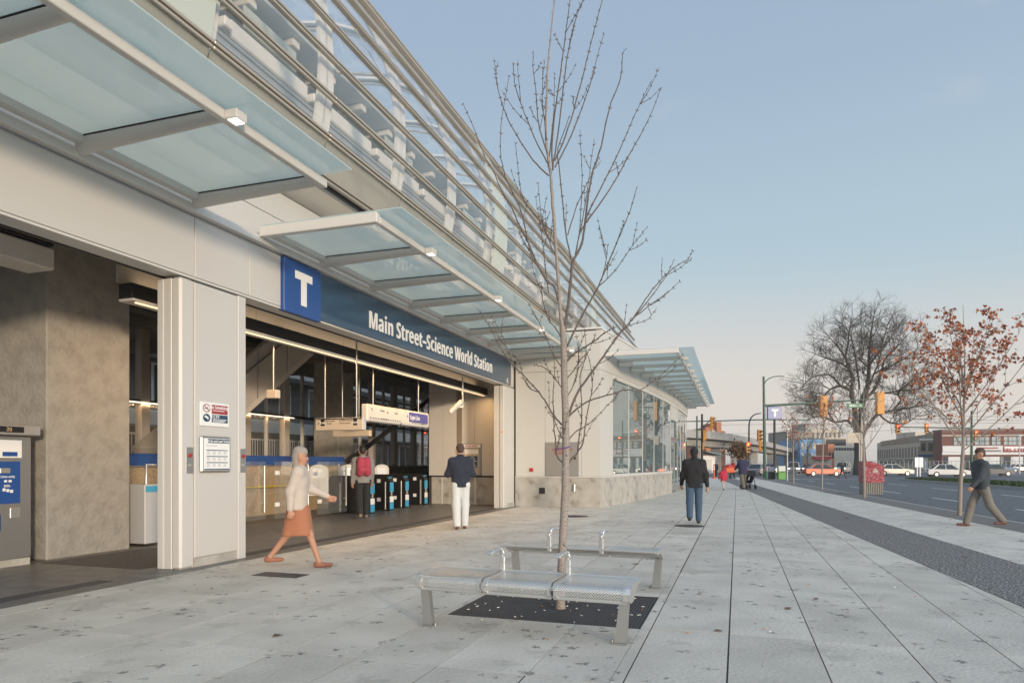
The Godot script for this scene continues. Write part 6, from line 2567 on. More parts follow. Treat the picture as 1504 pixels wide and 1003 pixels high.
	put("base", mb, mat("base_grey", Color(0.25, 0.24, 0.21), 0.7), o)
	mb = MB.new()
	mb.slab(-0.04, 0.18, 1.0, 1.10, 0.381, 0.39, 0.004)
	mb.slab(0.01, 0.13, 1.11, 1.18, 0.381, 0.39, 0.004)
	put("label", mb, mats["cream_stucco"], o)
	mb = MB.new()
	mb.slab(-0.30, 0.30, 1.30, 1.34, 0.382, 0.42, 0.006)
	put("flap", mb, mats["red_paint"], o)
	# sign pole beside it
	b = at(1264.5, 729, 31.8)
	b.y = -0.004
	o = thing("sign_post", "thin pale wooden sign post left of the red mailbox", "post", b)
	mb = MB.new()
	mb.cyl(Vector3.ZERO, Vector3(0.06, 3.75, 0), 0.055, 0.045, 10)
	put("post", mb, mats["cream_stucco"], o)
	b = at(1157, 708.5, 56.0)
	b.y = -0.004
	o = thing("sign_post", "thin grey parking sign post right of the lime newspaper box", "post", b)
	mb = MB.new()
	mb.cyl(Vector3.ZERO, Vector3(0, 5.2, 0), 0.045, 0.04, 8)
	put("post", mb, mats["steel_paint"], o)
	# back of a big traffic sign in front of the elm
	b = gp(1255, 88.0)
	o = thing("traffic_sign", "back of a pale square traffic sign in front of the big tree's trunk", "sign", b, YAW)
	mb = MB.new()
	mb.box(Vector3(0, 4.9, 0), Vector3(1.7, 1.3, 0.06), 0.02)
	put("plate", mb, mats["cream_stucco"], o)
	mb = MB.new()
	mb.cyl(Vector3(0.75, 0, -0.08), Vector3(0.75, 5.4, -0.08), 0.06)
	put("post", mb, mats["steel_paint"], o)
	# median keep-right board
	b = at(1350, 701, 76.0)
	b.y = 0.0
	o = thing("median_sign", "white board on two posts at the tip of the grass median", "sign", b, YAW)
	for s in [-1.0, 1.0]:
		mb = MB.new()
		mb.slab(s * 0.09 - 0.05 + s * 0.07, s * 0.09 + 0.05 + s * 0.07, -0.02, 1.2, -0.04, 0.04, 0.01)
		put("post", mb, mats["letter_white"], o)
		mb = MB.new()
		mb.slab(s * 0.02, s * 0.46, 1.0, 2.1, 0.045, 0.075, 0.01)
		put("board", mb, mats["letter_white"], o)
	# far signals with red lamps
	D = 96.0
	b = gp(1428, D)
	o = thing("signal_pole", "green signal pole and arm behind the red maple", "street lamp", b)
	mb = MB.new()
	mb.cyl(Vector3.ZERO, Vector3(0, 9.0, 0), 0.2, 0.13, 10)
	put("pole", mb, green, o)
	mb = MB.new()
	mb.cyl(at(1428, 629, D) - b, at(1314, 627, D) - b, 0.12, 0.06, 8)
	put("signal_arm", mb, green, o)
	signal_head("yellow signal showing red, left one on the far arm", at(1319, 629.5, D - 0.3), YAW, 0, 1.35)
	signal_head("yellow signal showing red, right one on the far arm", at(1361.5, 629, D - 0.3), YAW, 0, 1.2)
	signal_head("yellow signal showing red among the maple's leaves", at(1434, 638, D - 0.3), YAW, 0, 1.0)
	# poles by the station corner
	D = 74.0
	b = gp(1024, D)
	b.y = 0.0
	o = thing("corner_pole", "thin green pole with a span wire at the station corner", "pole", b)
	mb = MB.new()
	mb.cyl(Vector3.ZERO, Vector3(0, 6.6, 0), 0.10, 0.08, 8)
	put("pole", mb, green, o)
	b = gp(1031.5, D)
	b.y = 0.0
	o = thing("corner_pole", "dark pole carrying yellow signals at the station corner", "pole", b)
	mb = MB.new()
	mb.cyl(Vector3.ZERO, Vector3(0, 6.8, 0), 0.13, 0.11, 8)
	mb.cyl(Vector3(0, 5.2, 0), at(1044, 616, D) - b, 0.05)
	put("pole", mb, mats["dark_metal"], o)
	signal_head("yellow signal low on the dark pole by the station corner", at(1034.5, 640, D - 0.2), 1.6, -1, 1.1)
	signal_head("yellow pedestrian signal under the one on the dark pole", at(1033, 656, D - 0.2), 1.6, -1, 0.7)
	signal_head("yellow signal hanging over the road beside the brick apartments", at(1046, 621, D - 0.2), 1.2, -1, 1.2)
	# span wire and cables
	var wires := [[[1008, 619, 74], [1060, 618, 74], [1123, 616.5, 66], [1190, 617, 74]], [[1060, 624, 120], [1180, 623, 120], [1320, 622, 120], [1504, 621, 120]], [[1060, 637, 140], [1200, 636, 140], [1360, 630, 140]], [[1280, 607, 110], [1400, 611, 110], [1510, 612, 110]], [[1280, 613, 110], [1400, 616, 110], [1510, 618, 110]]]
	var wl := ["green span wire across the road at the station corner", "thin dark cable high above the far street, upper one", "thin dark cable over the intersection, lower one", "upper of two thin cables behind the maple", "lower of two thin cables behind the maple"]
	for i in wires.size():
		mb = MB.new()
		q = []
		for c in wires[i]:
			q.append(at(c[0], c[1], c[2]))
		var rad := 0.06 if i == 0 else 0.022
		mb.tube(smooth_path(q, 4), taper((q.size() - 1) * 4 + 1, rad, rad), 5)
		var wo := put("overhead_wire", mb, green if i == 0 else mats["dark_metal"])
		tag(wo, wl[i], "cable")
	# arched lamps and mid-street signals
	D = 92.0
	b = gp(1100.5, D)
	o = thing("arched_lamp", "dark arched street lamp beyond the corner pole", "street lamp", b)
	mb = MB.new()
	q = [Vector3.ZERO, at(1100.5, 640, D) - b, at(1101, 622, D) - b, at(1104, 613, D) - b, at(1110, 608.5, D) - b, at(1118, 607, D) - b]
	mb.tube(smooth_path(q, 4), taper(21, 0.12, 0.07), 8)
	put("pole", mb, mats["dark_metal"], o)
	signal_head("yellow signal behind the green corner pole, hanging high", at(1115.5, 640, D), 0.8, -1, 1.5)
	signal_head("yellow signal showing red on the arched lamp's pole", at(1099, 657, D), YAW, 0, 1.3)
	signal_head("yellow box signal lying behind the green corner pole", at(1117, 656, D), 1.3, -1, 1.2)
	# delineator post and cart
	b = gp(1049, 64.0)
	b.y = 0.0
	o = thing("delineator_post", "orange delineator post with white bands on the far pavement", "bollard", b)
	mb = MB.new()
	mb.lathe([Vector2(0.0, 0.0), Vector2(0.24, 0.0), Vector2(0.22, 0.05), Vector2(0.08, 0.07), Vector2(0.07, 1.3), Vector2(0.0, 1.32)], 12)
	put("post", mb, mat("cone_orange", Color(0.75, 0.10, 0.03), 0.5), o)
	for y in [0.85, 1.08]:
		mb = MB.new()
		mb.cyl(Vector3(0, y, 0), Vector3(0, y + 0.1, 0), 0.082)
		put("band", mb, mats["letter_white"], o)
	b = at(1071, 697, 64.0)
	b.y = 0.0
	o = thing("shopping_cart", "orange shopping cart heaped with bags on the far pavement", "cart", b, 0.6)
	mb = MB.new()
	mb.slab(-0.5, 0.5, 0.55, 1.05, -0.32, 0.32, 0.06)
	put("basket", mb, mat("cart_orange", Color(0.62, 0.12, 0.04), 0.6), o)
	mb = MB.new()
	for s in [[-0.42, -0.28], [0.42, -0.28], [-0.42, 0.28], [0.42, 0.28]]:
		mb.cyl(Vector3(s[0], 0.1, s[1]), Vector3(s[0], 0.56, s[1]), 0.02)
	mb.tube([Vector3(-0.5, 1.0, 0.25), Vector3(-0.68, 1.15, 0.25), Vector3(-0.68, 1.15, -0.25), Vector3(-0.5, 1.0, -0.25)], [0.02, 0.02, 0.02, 0.02], 6)
	put("frame", mb, mats["dark_metal"], o)
	for s in [[-0.42, -0.28], [0.42, -0.28], [-0.42, 0.28], [0.42, 0.28]]:
		mb = MB.new()
		mb.cyl(Vector3(s[0], 0.09, s[1] - 0.03), Vector3(s[0], 0.09, s[1] + 0.03), 0.09)
		put("wheel", mb, mats["black"], o)
	mb = MB.new()
	mb.ball(Vector3(0.05, 1.12, 0), Vector3(0.4, 0.22, 0.26), 12)
	put("bag", mb, mats["red_paint"], o)
	# chain-link fence in front of the far buildings
	var fa := gp(1262, 122.0)
	var fb := gp(1520, 112.0)
	o = thing("chain_fence", "long grey chain-link fence before the far buildings", "fence")
	for i in 41:
		mb = MB.new()
		var p := fa.lerp(fb, i / 40.0)
		mb.cyl(p, p + Vector3(0, 2.0, 0), 0.04, 0.04, 6)
		put("post", mb, mats["stainless_dull"], o)
	for y in [0.15, 2.0]:
		mb = MB.new()
		mb.cyl(fa + Vector3(0, y, 0), fb + Vector3(0, y, 0), 0.035, 0.035, 6)
		put("rail", mb, mats["stainless_dull"], o)
	mb = MB.new()
	for i in 14:
		mb.cyl(fa + Vector3(0, 0.22 + i * 0.13, 0), fb + Vector3(0, 0.22 + i * 0.13, 0), 0.006, 0.006, 3)
	stuff(put("mesh", mb, mats["stainless_dull"], o))
	# lamp post on the right
	b = gp(1498.5, 104.0)
	o = thing("parking_lamp", "pale lamp post before the brick building", "street lamp", b)
	mb = MB.new()
	mb.cyl(Vector3.ZERO, Vector3(0, 5.6, 0), 0.1, 0.08, 8)
	put("pole", mb, mats["steel_paint"], o)
	mb = MB.new()
	mb.lathe([Vector2(0.0, 5.6), Vector2(0.3, 5.75), Vector2(0.34, 5.85), Vector2(0.0, 6.05)], 10)
	put("head", mb, mats["letter_white"], o)


func mailbox_print() -> StandardMaterial3D:
	# close all-over print of red with pale and dark flecks
	var n := 256
	var im := Image.create(n, n, false, Image.FORMAT_RGBA8)
	var cell := noise(FastNoiseLite.TYPE_CELLULAR, 0.07, 1, 61)
	cell.cellular_return_type = FastNoiseLite.RETURN_CELL_VALUE
	for y in n:
		for x in n:
			var v := cell.get_noise_2d(x + y * 0.4, y * 1.3)
			var c := Color(0.33, 0.035, 0.05)
			if v > 0.62:
				c = Color(0.45, 0.20, 0.24)
			elif v < -0.65:
				c = Color(0.14, 0.02, 0.04)
			elif v > 0.45:
				c = Color(0.42, 0.07, 0.10)
			im.set_pixel(x, y, c.linear_to_srgb())
	var m := StandardMaterial3D.new()
	m.albedo_texture = ImageTexture.create_from_image(im)
	m.roughness = 0.5
	m.uv1_scale = Vector3(1.2, 1.2, 1)
	return m


# ---------------------------------------------------------------- vehicles
func car(called: String, label: String, kind: String, paint: Color, p: Vector3, turn: float, lamps: bool) -> void:
	# local +x is forward
	var o := thing(called, label, "car" if kind != "van" else "van", p, turn, "cars at the intersection")
	var pm := mat("paint_%s" % called + str(used.get(called, 0)), paint, 0.3, 0.2)
	pm.clearcoat_enabled = true
	var L := 4.5
	var W := 1.76
	var side: PackedVector2Array
	var cab: Array        # x positions at waist and roof
	var waist := 0.88
	var roof := 1.42
	if kind == "suv":
		side = PackedVector2Array([Vector2(-2.2, 0.32), Vector2(-2.25, 0.6), Vector2(-2.2, 1.02), Vector2(0.95, 1.02), Vector2(2.05, 0.95), Vector2(2.22, 0.75), Vector2(2.2, 0.32)])
		cab = [-2.15, 1.0, -1.95, 0.35]
		waist = 1.02
		roof = 1.72
	elif kind == "van":
		side = PackedVector2Array([Vector2(-2.7, 0.35), Vector2(-2.75, 1.2), Vector2(1.9, 1.2), Vector2(2.5, 1.05), Vector2(2.65, 0.8), Vector2(2.6, 0.35)])
		cab = [-2.72, 1.85, -2.65, 1.0]
		waist = 1.2
		roof = 2.15
	else:
		side = PackedVector2Array([Vector2(-2.15, 0.30), Vector2(-2.25, 0.55), Vector2(-2.18, 0.88), Vector2(-1.5, 0.94), Vector2(0.95, 0.90), Vector2(1.95, 0.80), Vector2(2.22, 0.62), Vector2(2.2, 0.30)])
		cab = [-1.75, 1.05, -1.05, 0.3]
	var b := MB.new()
	b.extrude(side, -W / 2 + 0.08, W / 2 - 0.08)
	var thin := PackedVector2Array()
	for q in side:
		thin.append(Vector2(q.x * 0.985, lerpf(q.y, 0.6, 0.10)))
	b.extrude(thin, -W / 2, -W / 2 + 0.08)
	b.extrude(thin, W / 2 - 0.08, W / 2)
	put("body", b, pm, o)
	# cabin frustum
	var w0 := W / 2 - 0.06
	var w1 := W / 2 - 0.24
	var lo := [Vector3(cab[0], waist - 0.02, -w0), Vector3(cab[1], waist - 0.02, -w0), Vector3(cab[1], waist - 0.02, w0), Vector3(cab[0], waist - 0.02, w0)]
	var hi := [Vector3(cab[2], roof, -w1), Vector3(cab[3], roof, -w1), Vector3(cab[3], roof, w1), Vector3(cab[2], roof, w1)]
	var gl := MB.new()
	for i in 4:
		var j := (i + 1) % 4
		var mid: Vector3 = (lo[i] + lo[j]) * 0.5 - Vector3((cab[0] + cab[1]) / 2, waist, 0)
		gl.face([lo[i], lo[j], hi[j], hi[i]], mid)
	put("windows", gl, mats["glass_dark"], o)
	var rf := MB.new()
	rf.face([hi[0] + Vector3(0, 0.0, 0), hi[1], hi[2], hi[3]], Vector3.UP)
	var top := []
	for i in 4:
		top.append(hi[i] * Vector3(0.96, 1, 0.9) + Vector3(0, 0.06, 0))
	rf.face(top, Vector3.UP)
	for i in 4:
		var j := (i + 1) % 4
		rf.face([hi[i], hi[j], top[j], top[i]], (hi[i] + hi[j]) * Vector3(1, 0, 1) + Vector3(0, 0.3, 0))
		rf.bar(lo[i], hi[i], 0.07, 0.07)
	for s in [-1.0, 1.0]:
		var t := 0.5
		rf.bar(Vector3(lerpf(cab[0], cab[1], t), waist, s * (w0 + 0.005)), Vector3(lerpf(cab[2], cab[3], t), roof, s * (w1 + 0.005)), 0.06, 0.05)
	put("roof", rf, pm, o)
	for sx in [-1.35, 1.38]:
		for sz in [-1.0, 1.0]:
			var wh := MB.new()
			wh.cyl(Vector3(sx, 0.32, sz * (W / 2 - 0.2)), Vector3(sx, 0.32, sz * (W / 2 + 0.01)), 0.32, 0.32, 16)
			var wn := put("wheel", wh, mats["black"], o)
			var rm := MB.new()
			rm.cyl(Vector3(sx, 0.32, sz * (W / 2 + 0.005)), Vector3(sx, 0.32, sz * (W / 2 + 0.02)), 0.2, 0.18, 12)
			put("rim", rm, mats["stainless"], wn)
	var nose := 2.2 if kind != "van" else 2.62
	for s in [-1.0, 1.0]:
		var hl := MB.new()
		hl.box(Vector3(nose - 0.02, 0.68 if kind == "sedan" else 0.8, s * 0.62), Vector3(0.12, 0.14, 0.32), 0.03)
		put("headlight", hl, glow("headlamp", Color(1.0, 0.86, 0.66), 2.6) if lamps else mats["stainless"], o)
		var tl := MB.new()
		tl.box(Vector3(-nose + 0.0, 0.75, s * 0.66), Vector3(0.1, 0.16, 0.26), 0.03)
		put("taillight", tl, mats["red_paint"], o)
		if lamps:
			var sp := SpotLight3D.new()
			sp.name = "headlamp_light"
			sp.position = Vector3(nose + 0.12, 0.72, s * 0.62)
			sp.rotation.y = -PI / 2
			sp.light_color = Color(1.0, 0.86, 0.66)
			sp.light_energy = 4.0
			sp.spot_angle = 30.0
			sp.spot_range = 30.0
			sp.spot_attenuation = 2.0
			sp.light_size = 0.1
			sp.shadow_enabled = true
			o.add_child(sp)
	var gr := MB.new()
	gr.box(Vector3(nose - 0.01, 0.5, 0), Vector3(0.06, 0.16, 0.9), 0.02)
	put("grille", gr, mats["black"], o)


func make_vehicles() -> void:
	var across := -YAW * 0.0
	var g := func(px: float, D: float) -> Vector3:
		var p := gp(px, D)
		p.y = -0.135
		return p
	car("silver_car", "silver sedan crossing the intersection behind the median sign", "sedan", Color(0.55, 0.55, 0.54), g.call(1391, 78), 0.12, false)
	car("dark_car", "dark grey sedan following the silver one across the intersection", "sedan", Color(0.06, 0.065, 0.075), g.call(1458, 84), 0.12, false)
	car("orange_car", "orange sedan crossing the far side of the intersection", "sedan", Color(0.55, 0.12, 0.045), g.call(1208, 84), 0.25, false)
	car("pale_car", "pale cream car crossing the intersection behind the red mailbox", "sedan", Color(0.60, 0.56, 0.50), g.call(1312, 86), 0.2, false)
	car("silver_suv", "silver sport utility car with lit headlights waiting at the far left", "suv", Color(0.50, 0.49, 0.47), g.call(1166, 104), -PI / 2 - 0.1, true)
	car("pale_suv", "pale car with lit headlights right of the orange car", "suv", Color(0.55, 0.52, 0.48), g.call(1238, 108), -PI / 2 - 0.3, true)
	car("queue_car", "dark red car with headlights in the far queue, first behind the silver one", "sedan", Color(0.20, 0.05, 0.04), g.call(1187, 122), -PI / 2 - 0.15, true)
	car("queue_car", "grey car in the far queue between the red and the pale car", "sedan", Color(0.28, 0.28, 0.29), g.call(1206, 132), -PI / 2 - 0.15, true)
	car("parked_car", "blue-grey car left of the green corner pole", "sedan", Color(0.16, 0.20, 0.26), g.call(1113, 88), 1.3, false)
	car("parked_car", "pale car seen behind the person with the stroller", "sedan", Color(0.42, 0.42, 0.42), g.call(1103, 100), 1.2, false)
	car("parked_car", "dark blue car right of the T marker's post", "sedan", Color(0.05, 0.08, 0.13), g.call(1131, 92), 1.4, false)
	car("parked_car", "blue car behind the fence by the brick building", "sedan", Color(0.06, 0.16, 0.30), g.call(1476, 124), 0.1, false)
	car("parked_car", "white car behind the fence at the photo's right edge", "sedan", Color(0.6, 0.6, 0.6), g.call(1500, 128), 0.2, false)


# ---------------------------------------------------------------- bodies from a distance field
func blob_mesh(bones: Array, cell: float, k: float, m: Material, cut := -1.0e9) -> ArrayMesh:
	# bones: [a, b, radius at a, radius at b]; smooth union, meshed as surface nets
	var lo := Vector3.INF
	var hi := -Vector3.INF
	for b in bones:
		var r: float = maxf(b[2], b[3]) + k + cell * 2.0
		lo = lo.min(b[0] - Vector3.ONE * r).min(b[1] - Vector3.ONE * r)
		hi = hi.max(b[0] + Vector3.ONE * r).max(b[1] + Vector3.ONE * r)
	var nx := int(ceil((hi.x - lo.x) / cell)) + 1
	var ny := int(ceil((hi.y - lo.y) / cell)) + 1
	var nz := int(ceil((hi.z - lo.z) / cell)) + 1
	var f := PackedFloat32Array()
	f.resize(nx * ny * nz)
	f.fill(1.0)
	for b in bones:
		var a: Vector3 = b[0]
		var e: Vector3 = b[1]
		var ra: float = b[2]
		var rb: float = b[3]
		var reach := maxf(ra, rb) + k + cell * 1.8
		var d := e - a
		var inv := 1.0 / maxf(d.dot(d), 1e-9)
		var mn := (a.min(e) - Vector3.ONE * reach - lo) / cell
		var mx := (a.max(e) + Vector3.ONE * reach - lo) / cell
		for z in range(maxi(0, int(mn.z)), mini(nz - 1, int(mx.z)) + 1):
			for y in range(maxi(0, int(mn.y)), mini(ny - 1, int(mx.y)) + 1):
				var row := (z * ny + y) * nx
				for x in range(maxi(0, int(mn.x)), mini(nx - 1, int(mx.x)) + 1):
					var p := lo + Vector3(x, y, z) * cell - a
					var t := clampf(p.dot(d) * inv, 0.0, 1.0)
					var s := (p - d * t).length() - lerpf(ra, rb, t)
					var o := f[row + x]
					var h := maxf(k - absf(o - s), 0.0) / k
					f[row + x] = minf(o, s) - h * h * k * 0.25
	if hem_cut.size() == 2:      # a straight hem round the torso, arms left alone
		for z in nz:
			for y in ny:
				var dy: float = hem_cut[0] - (lo.y + y * cell)
				if dy > -cell * 2.0:
					var row := (z * ny + y) * nx
					for x in nx:
						if absf(lo.x + x * cell) < hem_cut[1]:
							f[row + x] = maxf(f[row + x], dy)
	if cut > -1.0e8:      # a straight hem
		for z in nz:
			for y in ny:
				var dy := cut - (lo.y + y * cell)
				if dy > -cell * 2.0:
					var row := (z * ny + y) * nx
					for x in nx:
						f[row + x] = maxf(f[row + x], dy)
	var idx := PackedInt32Array()
	idx.resize(nx * ny * nz)
	idx.fill(-1)
	var vs := PackedVector3Array()
	var sy := nx
	var sz := nx * ny
	var offs := [0, 1, sy, sy + 1, sz, sz + 1, sz + sy, sz + sy + 1]
	var cor := [Vector3(0, 0, 0), Vector3(1, 0, 0), Vector3(0, 1, 0), Vector3(1, 1, 0), Vector3(0, 0, 1), Vector3(1, 0, 1), Vector3(0, 1, 1), Vector3(1, 1, 1)]
	var edges := [[0, 1], [2, 3], [4, 5], [6, 7], [0, 2], [1, 3], [4, 6], [5, 7], [0, 4], [1, 5], [2, 6], [3, 7]]
	for z in nz - 1:
		for y in ny - 1:
			var i := z * sz + y * sy
			for x in nx - 1:
				var v0 := f[i]
				if v0 > cell * 2.0 or v0 < -cell * 2.0:
					i += 1
					continue
				var mask := 0
				for c in 8:
					if f[i + offs[c]] < 0.0:
						mask |= 1 << c
				if mask != 0 and mask != 255:
					var sum := Vector3.ZERO
					var n := 0
					for ed in edges:
						var ia: int = ed[0]
						var ib: int = ed[1]
						if ((mask >> ia) & 1) != ((mask >> ib) & 1):
							var fa := f[i + offs[ia]]
							var fb := f[i + offs[ib]]
							sum += cor[ia].lerp(cor[ib], fa / (fa - fb))
							n += 1
					idx[i] = vs.size()
					vs.append(lo + (Vector3(x, y, z) + sum / n) * cell)
				i += 1
	var tris := PackedInt32Array()
	for z in range(1, nz - 1):
		for y in range(1, ny - 1):
			for x in range(1, nx - 1):
				var i := z * sz + y * sy + x
				var a := f[i]
				if absf(a) > cell * 1.5:
					continue
				var inside := a < 0.0
				for ax in 3:
					var st: int = [1, sy, sz][ax]
					if (f[i + st] < 0.0) == inside:
						continue
					var u: int = [sy, sz, 1][ax]
					var w: int = [sz, 1, sy][ax]
					var q := [idx[i], idx[i - u], idx[i - u - w], idx[i - w]]
					if q.min() < 0:
						continue
					if inside:
						tris.append_array([q[0], q[2], q[1], q[0], q[3], q[2]])
					else:
						tris.append_array([q[0], q[1], q[2], q[0], q[2], q[3]])
	var ns := PackedVector3Array()
	ns.resize(vs.size())
	for t in range(0, tris.size(), 3):
		var g := (vs[tris[t + 2]] - vs[tris[t]]).cross(vs[tris[t + 1]] - vs[tris[t]])
		for c in 3:
			ns[tris[t + c]] += g
	for i in ns.size():
		ns[i] = ns[i].normalized()
	var arr := []
	arr.resize(Mesh.ARRAY_MAX)
	arr[Mesh.ARRAY_VERTEX] = vs
	arr[Mesh.ARRAY_NORMAL] = ns
	arr[Mesh.ARRAY_INDEX] = tris
	var o := ArrayMesh.new()
	o.add_surface_from_arrays(Mesh.PRIMITIVE_TRIANGLES, arr)
	o.surface_set_material(0, m)
	return o


func cloth(called: String, c: Color) -> StandardMaterial3D:
	var m := mat(called, c, 0.9)
	m.rim_enabled = true
	m.rim = 0.3
	m.rim_tint = 0.6
	m.uv1_triplanar = true
	m.uv1_scale = Vector3(1.6, 1.0, 1.6)
	m.normal_enabled = true
	m.normal_texture = folds()
	m.normal_scale = 0.6
	return m


func folds() -> Texture2D:
	# creases and weave of cloth
	if fold_tex == null:
		fold_tex = relief(noise(FastNoiseLite.TYPE_SIMPLEX_SMOOTH, 0.010, 3, 71), 10.0, 512)
	return fold_tex


var fold_tex: NoiseTexture2D


func person(label: String, at_: Vector3, turn: float, h: float, pose: Dictionary, look: Dictionary, cell: float) -> Node3D:
	# local +z is the way the person faces
	var o := thing("person", label, "person", at_, turn)
	var s := h / 1.76
	var J := {}
	var V := func(x: float, y: float, z: float) -> Vector3: return Vector3(x, y, z) * s
	var lean: float = pose.get("lean", 0.0)
	var drop := 0.0
	var feet := []
	# legs
	for side in [-1, 1]:
		var hip := Vector3(0.095 * side, 0.93, 0)
		var q: Array = pose.get("leg_l" if side < 0 else "leg_r", [0.0, 0.0])
		var a: float = q[0]
		var kb: float = q[1]
		var knee := hip + Vector3(0.01 * side, -cos(a), sin(a)) * 0.43
		var ankle := knee + Vector3(0, -cos(a - kb), sin(a - kb)) * 0.42
		var fa: float = a - kb * 0.6 if kb > 0.3 else 0.0
		var toe := ankle + Vector3(0.02 * side, -0.045 - sin(maxf(0.0, kb - 0.3)) * 0.12, 0.17 * cos(maxf(0.0, kb - 0.3)))
		var heel := ankle + Vector3(0, -0.045, -0.045)
		J["hip%d" % side] = hip
		J["knee%d" % side] = knee
		J["ankle%d" % side] = ankle
		J["toe%d" % side] = toe
		J["heel%d" % side] = heel
		feet.append(minf(toe.y - 0.03, heel.y - 0.035))
	drop = -minf(feet[0], feet[1])
	var up := Vector3(0, cos(lean), sin(lean))
	var pel := Vector3(0, 0.95, 0)
	J["pelvis"] = pel
	J["waist"] = pel + up * 0.14
	J["chest"] = pel + up * 0.33
	J["neck"] = pel + up * 0.52
	var hd: float = pose.get("head", 0.0)
	var hup := Vector3(0, cos(lean * 0.4 + hd), sin(lean * 0.4 + hd))
	var hfw := Vector3(0, -hup.z, hup.y)
	J["head"] = J["neck"] + hup * 0.17
	for side in [-1, 1]:
		var q: Array = pose.get("arm_l" if side < 0 else "arm_r", [0.0, 0.1, 0.25])
		var sh: Vector3 = pel + up * 0.475 + Vector3(0.185 * side, 0, 0)
		var a: float = q[0]
		var ab: float = q[1]
		var el: float = q[2]
		var d := Vector3(side * sin(ab), -cos(ab) * cos(a), cos(ab) * sin(a))
		var elbow := sh + d * 0.29
		var d2 := Vector3(side * sin(ab) * 0.5 - side * float(q[3] if q.size() > 3 else 0.0), -cos(a + el), sin(a + el)).normalized()
		var wrist := elbow + d2 * 0.255
		J["shoulder%d" % side] = sh
		J["elbow%d" % side] = elbow
		J["wrist%d" % side] = wrist
		J["hand%d" % side] = wrist + d2 * 0.09
		J["handdir%d" % side] = d2
	for k in J:
		if not k.begins_with("handdir"):
			J[k] = (J[k] + Vector3(0, drop, 0)) * s
	var B := func(a: String, b: String, ra: float, rb: float) -> Array: return [J[a], J[b], ra * s, rb * s]
	var off := func(j: String, x: float, y: float, z: float) -> Vector3: return J[j] + Vector3(x, y, z) * s
	# skin: one continuous body
	var skin := mat("skin_%s" % look.get("skin", "a"), look.get("skin_color", Color(0.42, 0.24, 0.16)), 0.6)
	skin.subsurf_scatter_enabled = true
	skin.subsurf_scatter_strength = 0.1
	var body := []
	body.append([J["head"] + hup * 0.045 * s, J["head"] - hup * 0.03 * s + hfw * 0.012 * s, 0.088 * s, 0.074 * s])
	body.append([J["head"] - hup * 0.03 * s + hfw * 0.03 * s, J["head"] - hup * 0.085 * s + hfw * 0.045 * s, 0.055 * s, 0.038 * s])
	body.append([J["head"] + hfw * 0.085 * s, J["head"] - hup * 0.03 * s + hfw * 0.105 * s, 0.010 * s, 0.014 * s])
	for side in [-1, 1]:
		body.append([J["head"] + Vector3(0.082 * side, 0.01, 0) * s, J["head"] + Vector3(0.09 * side, -0.025, -0.005) * s, 0.018 * s, 0.012 * s])
	body.append(B.call("neck", "head", 0.052, 0.05))
	body.append(B.call("chest", "neck", 0.08, 0.05))
	body.append(B.call("pelvis", "chest", 0.08, 0.08))
	for side in [-1, 1]:
		body.append(B.call("neck", "shoulder%d" % side, 0.05, 0.055))
		body.append(B.call("shoulder%d" % side, "elbow%d" % side, 0.047, 0.037))
		body.append(B.call("elbow%d" % side, "wrist%d" % side, 0.037, 0.026))
		body.append(B.call("pelvis", "hip%d" % side, 0.075, 0.07))
		body.append(B.call("hip%d" % side, "knee%d" % side, 0.07, 0.048))
		body.append(B.call("knee%d" % side, "ankle%d" % side, 0.052, 0.036))
		body.append(B.call("heel%d" % side, "toe%d" % side, 0.020, 0.016))
		body.append(B.call("ankle%d" % side, "heel%d" % side, 0.028, 0.020))
		# palm, four fingers and a thumb, loosely curled
		var w: Vector3 = J["wrist%d" % side]
		var hdv: Vector3 = J["handdir%d" % side]
		var across := hdv.cross(Vector3(side, 0, 0)).normalized()
		var inward := across.cross(hdv).normalized() * -float(side)
		if inward.x * side > 0:
			inward = -inward
		body.append([w, w + hdv * 0.07 * s, 0.026 * s, 0.034 * s])
		if cell < 0.022:
			for fi in 4:
				var root := w + hdv * 0.085 * s + across * (fi - 1.5) * 0.019 * s
				var l: float = [0.030, 0.036, 0.034, 0.026][fi]
				var mid := root + (hdv * 0.85 + inward * 0.5) * l * s
				body.append([root, mid, 0.0095 * s, 0.009 * s])
				body.append([mid, mid + (hdv * 0.4 + inward * 0.9) * l * 0.8 * s, 0.009 * s, 0.0075 * s])
			var th := w + hdv * 0.035 * s - across * 0.028 * s
			var th2 := th + (hdv * 0.7 - across * 0.6 + inward * 0.3) * 0.035 * s
			body.append([th, th2, 0.012 * s, 0.010 * s])
			body.append([th2, th2 + (hdv * 0.9 + inward * 0.3) * 0.028 * s, 0.010 * s, 0.008 * s])
		else:
			body.append([w + hdv * 0.07 * s, w + hdv * 0.15 * s + inward * 0.03 * s, 0.03 * s, 0.014 * s])
	var bo := MeshInstance3D.new()
	bo.name = "body"
	bo.mesh = blob_mesh(body, minf(cell, 0.016) if cell < 0.022 else cell, 0.035 * s, skin)
	o.add_child(bo)
	if cell < 0.03:
		for side in [-1, 1]:
			var ey := MB.new()
			ey.ball(J["head"] + (Vector3(0.032 * side, 0, 0) + hup * 0.012 + hfw * 0.083) * s, Vector3.ONE * 0.011 * s, 8)
			put("eye", ey, mats["black"], o)
	# clothes
	var add := func(called: String, bones: Array, m: Material, kk: float, cut := -1.0e9) -> void:
		var c := MeshInstance3D.new()
		c.name = called
		c.mesh = blob_mesh(bones, cell, kk * s, m, cut)
		o.add_child(c, true)
	var bulk: float = look.get("bulk", 0.0)
	var tops := []
	var hem: float = look.get("hem", 0.02)
	tops.append([off.call("pelvis", 0, -hem - 0.12, 0), off.call("chest", 0, 0.06, 0), (0.115 + bulk) * s, (0.115 + bulk) * s])
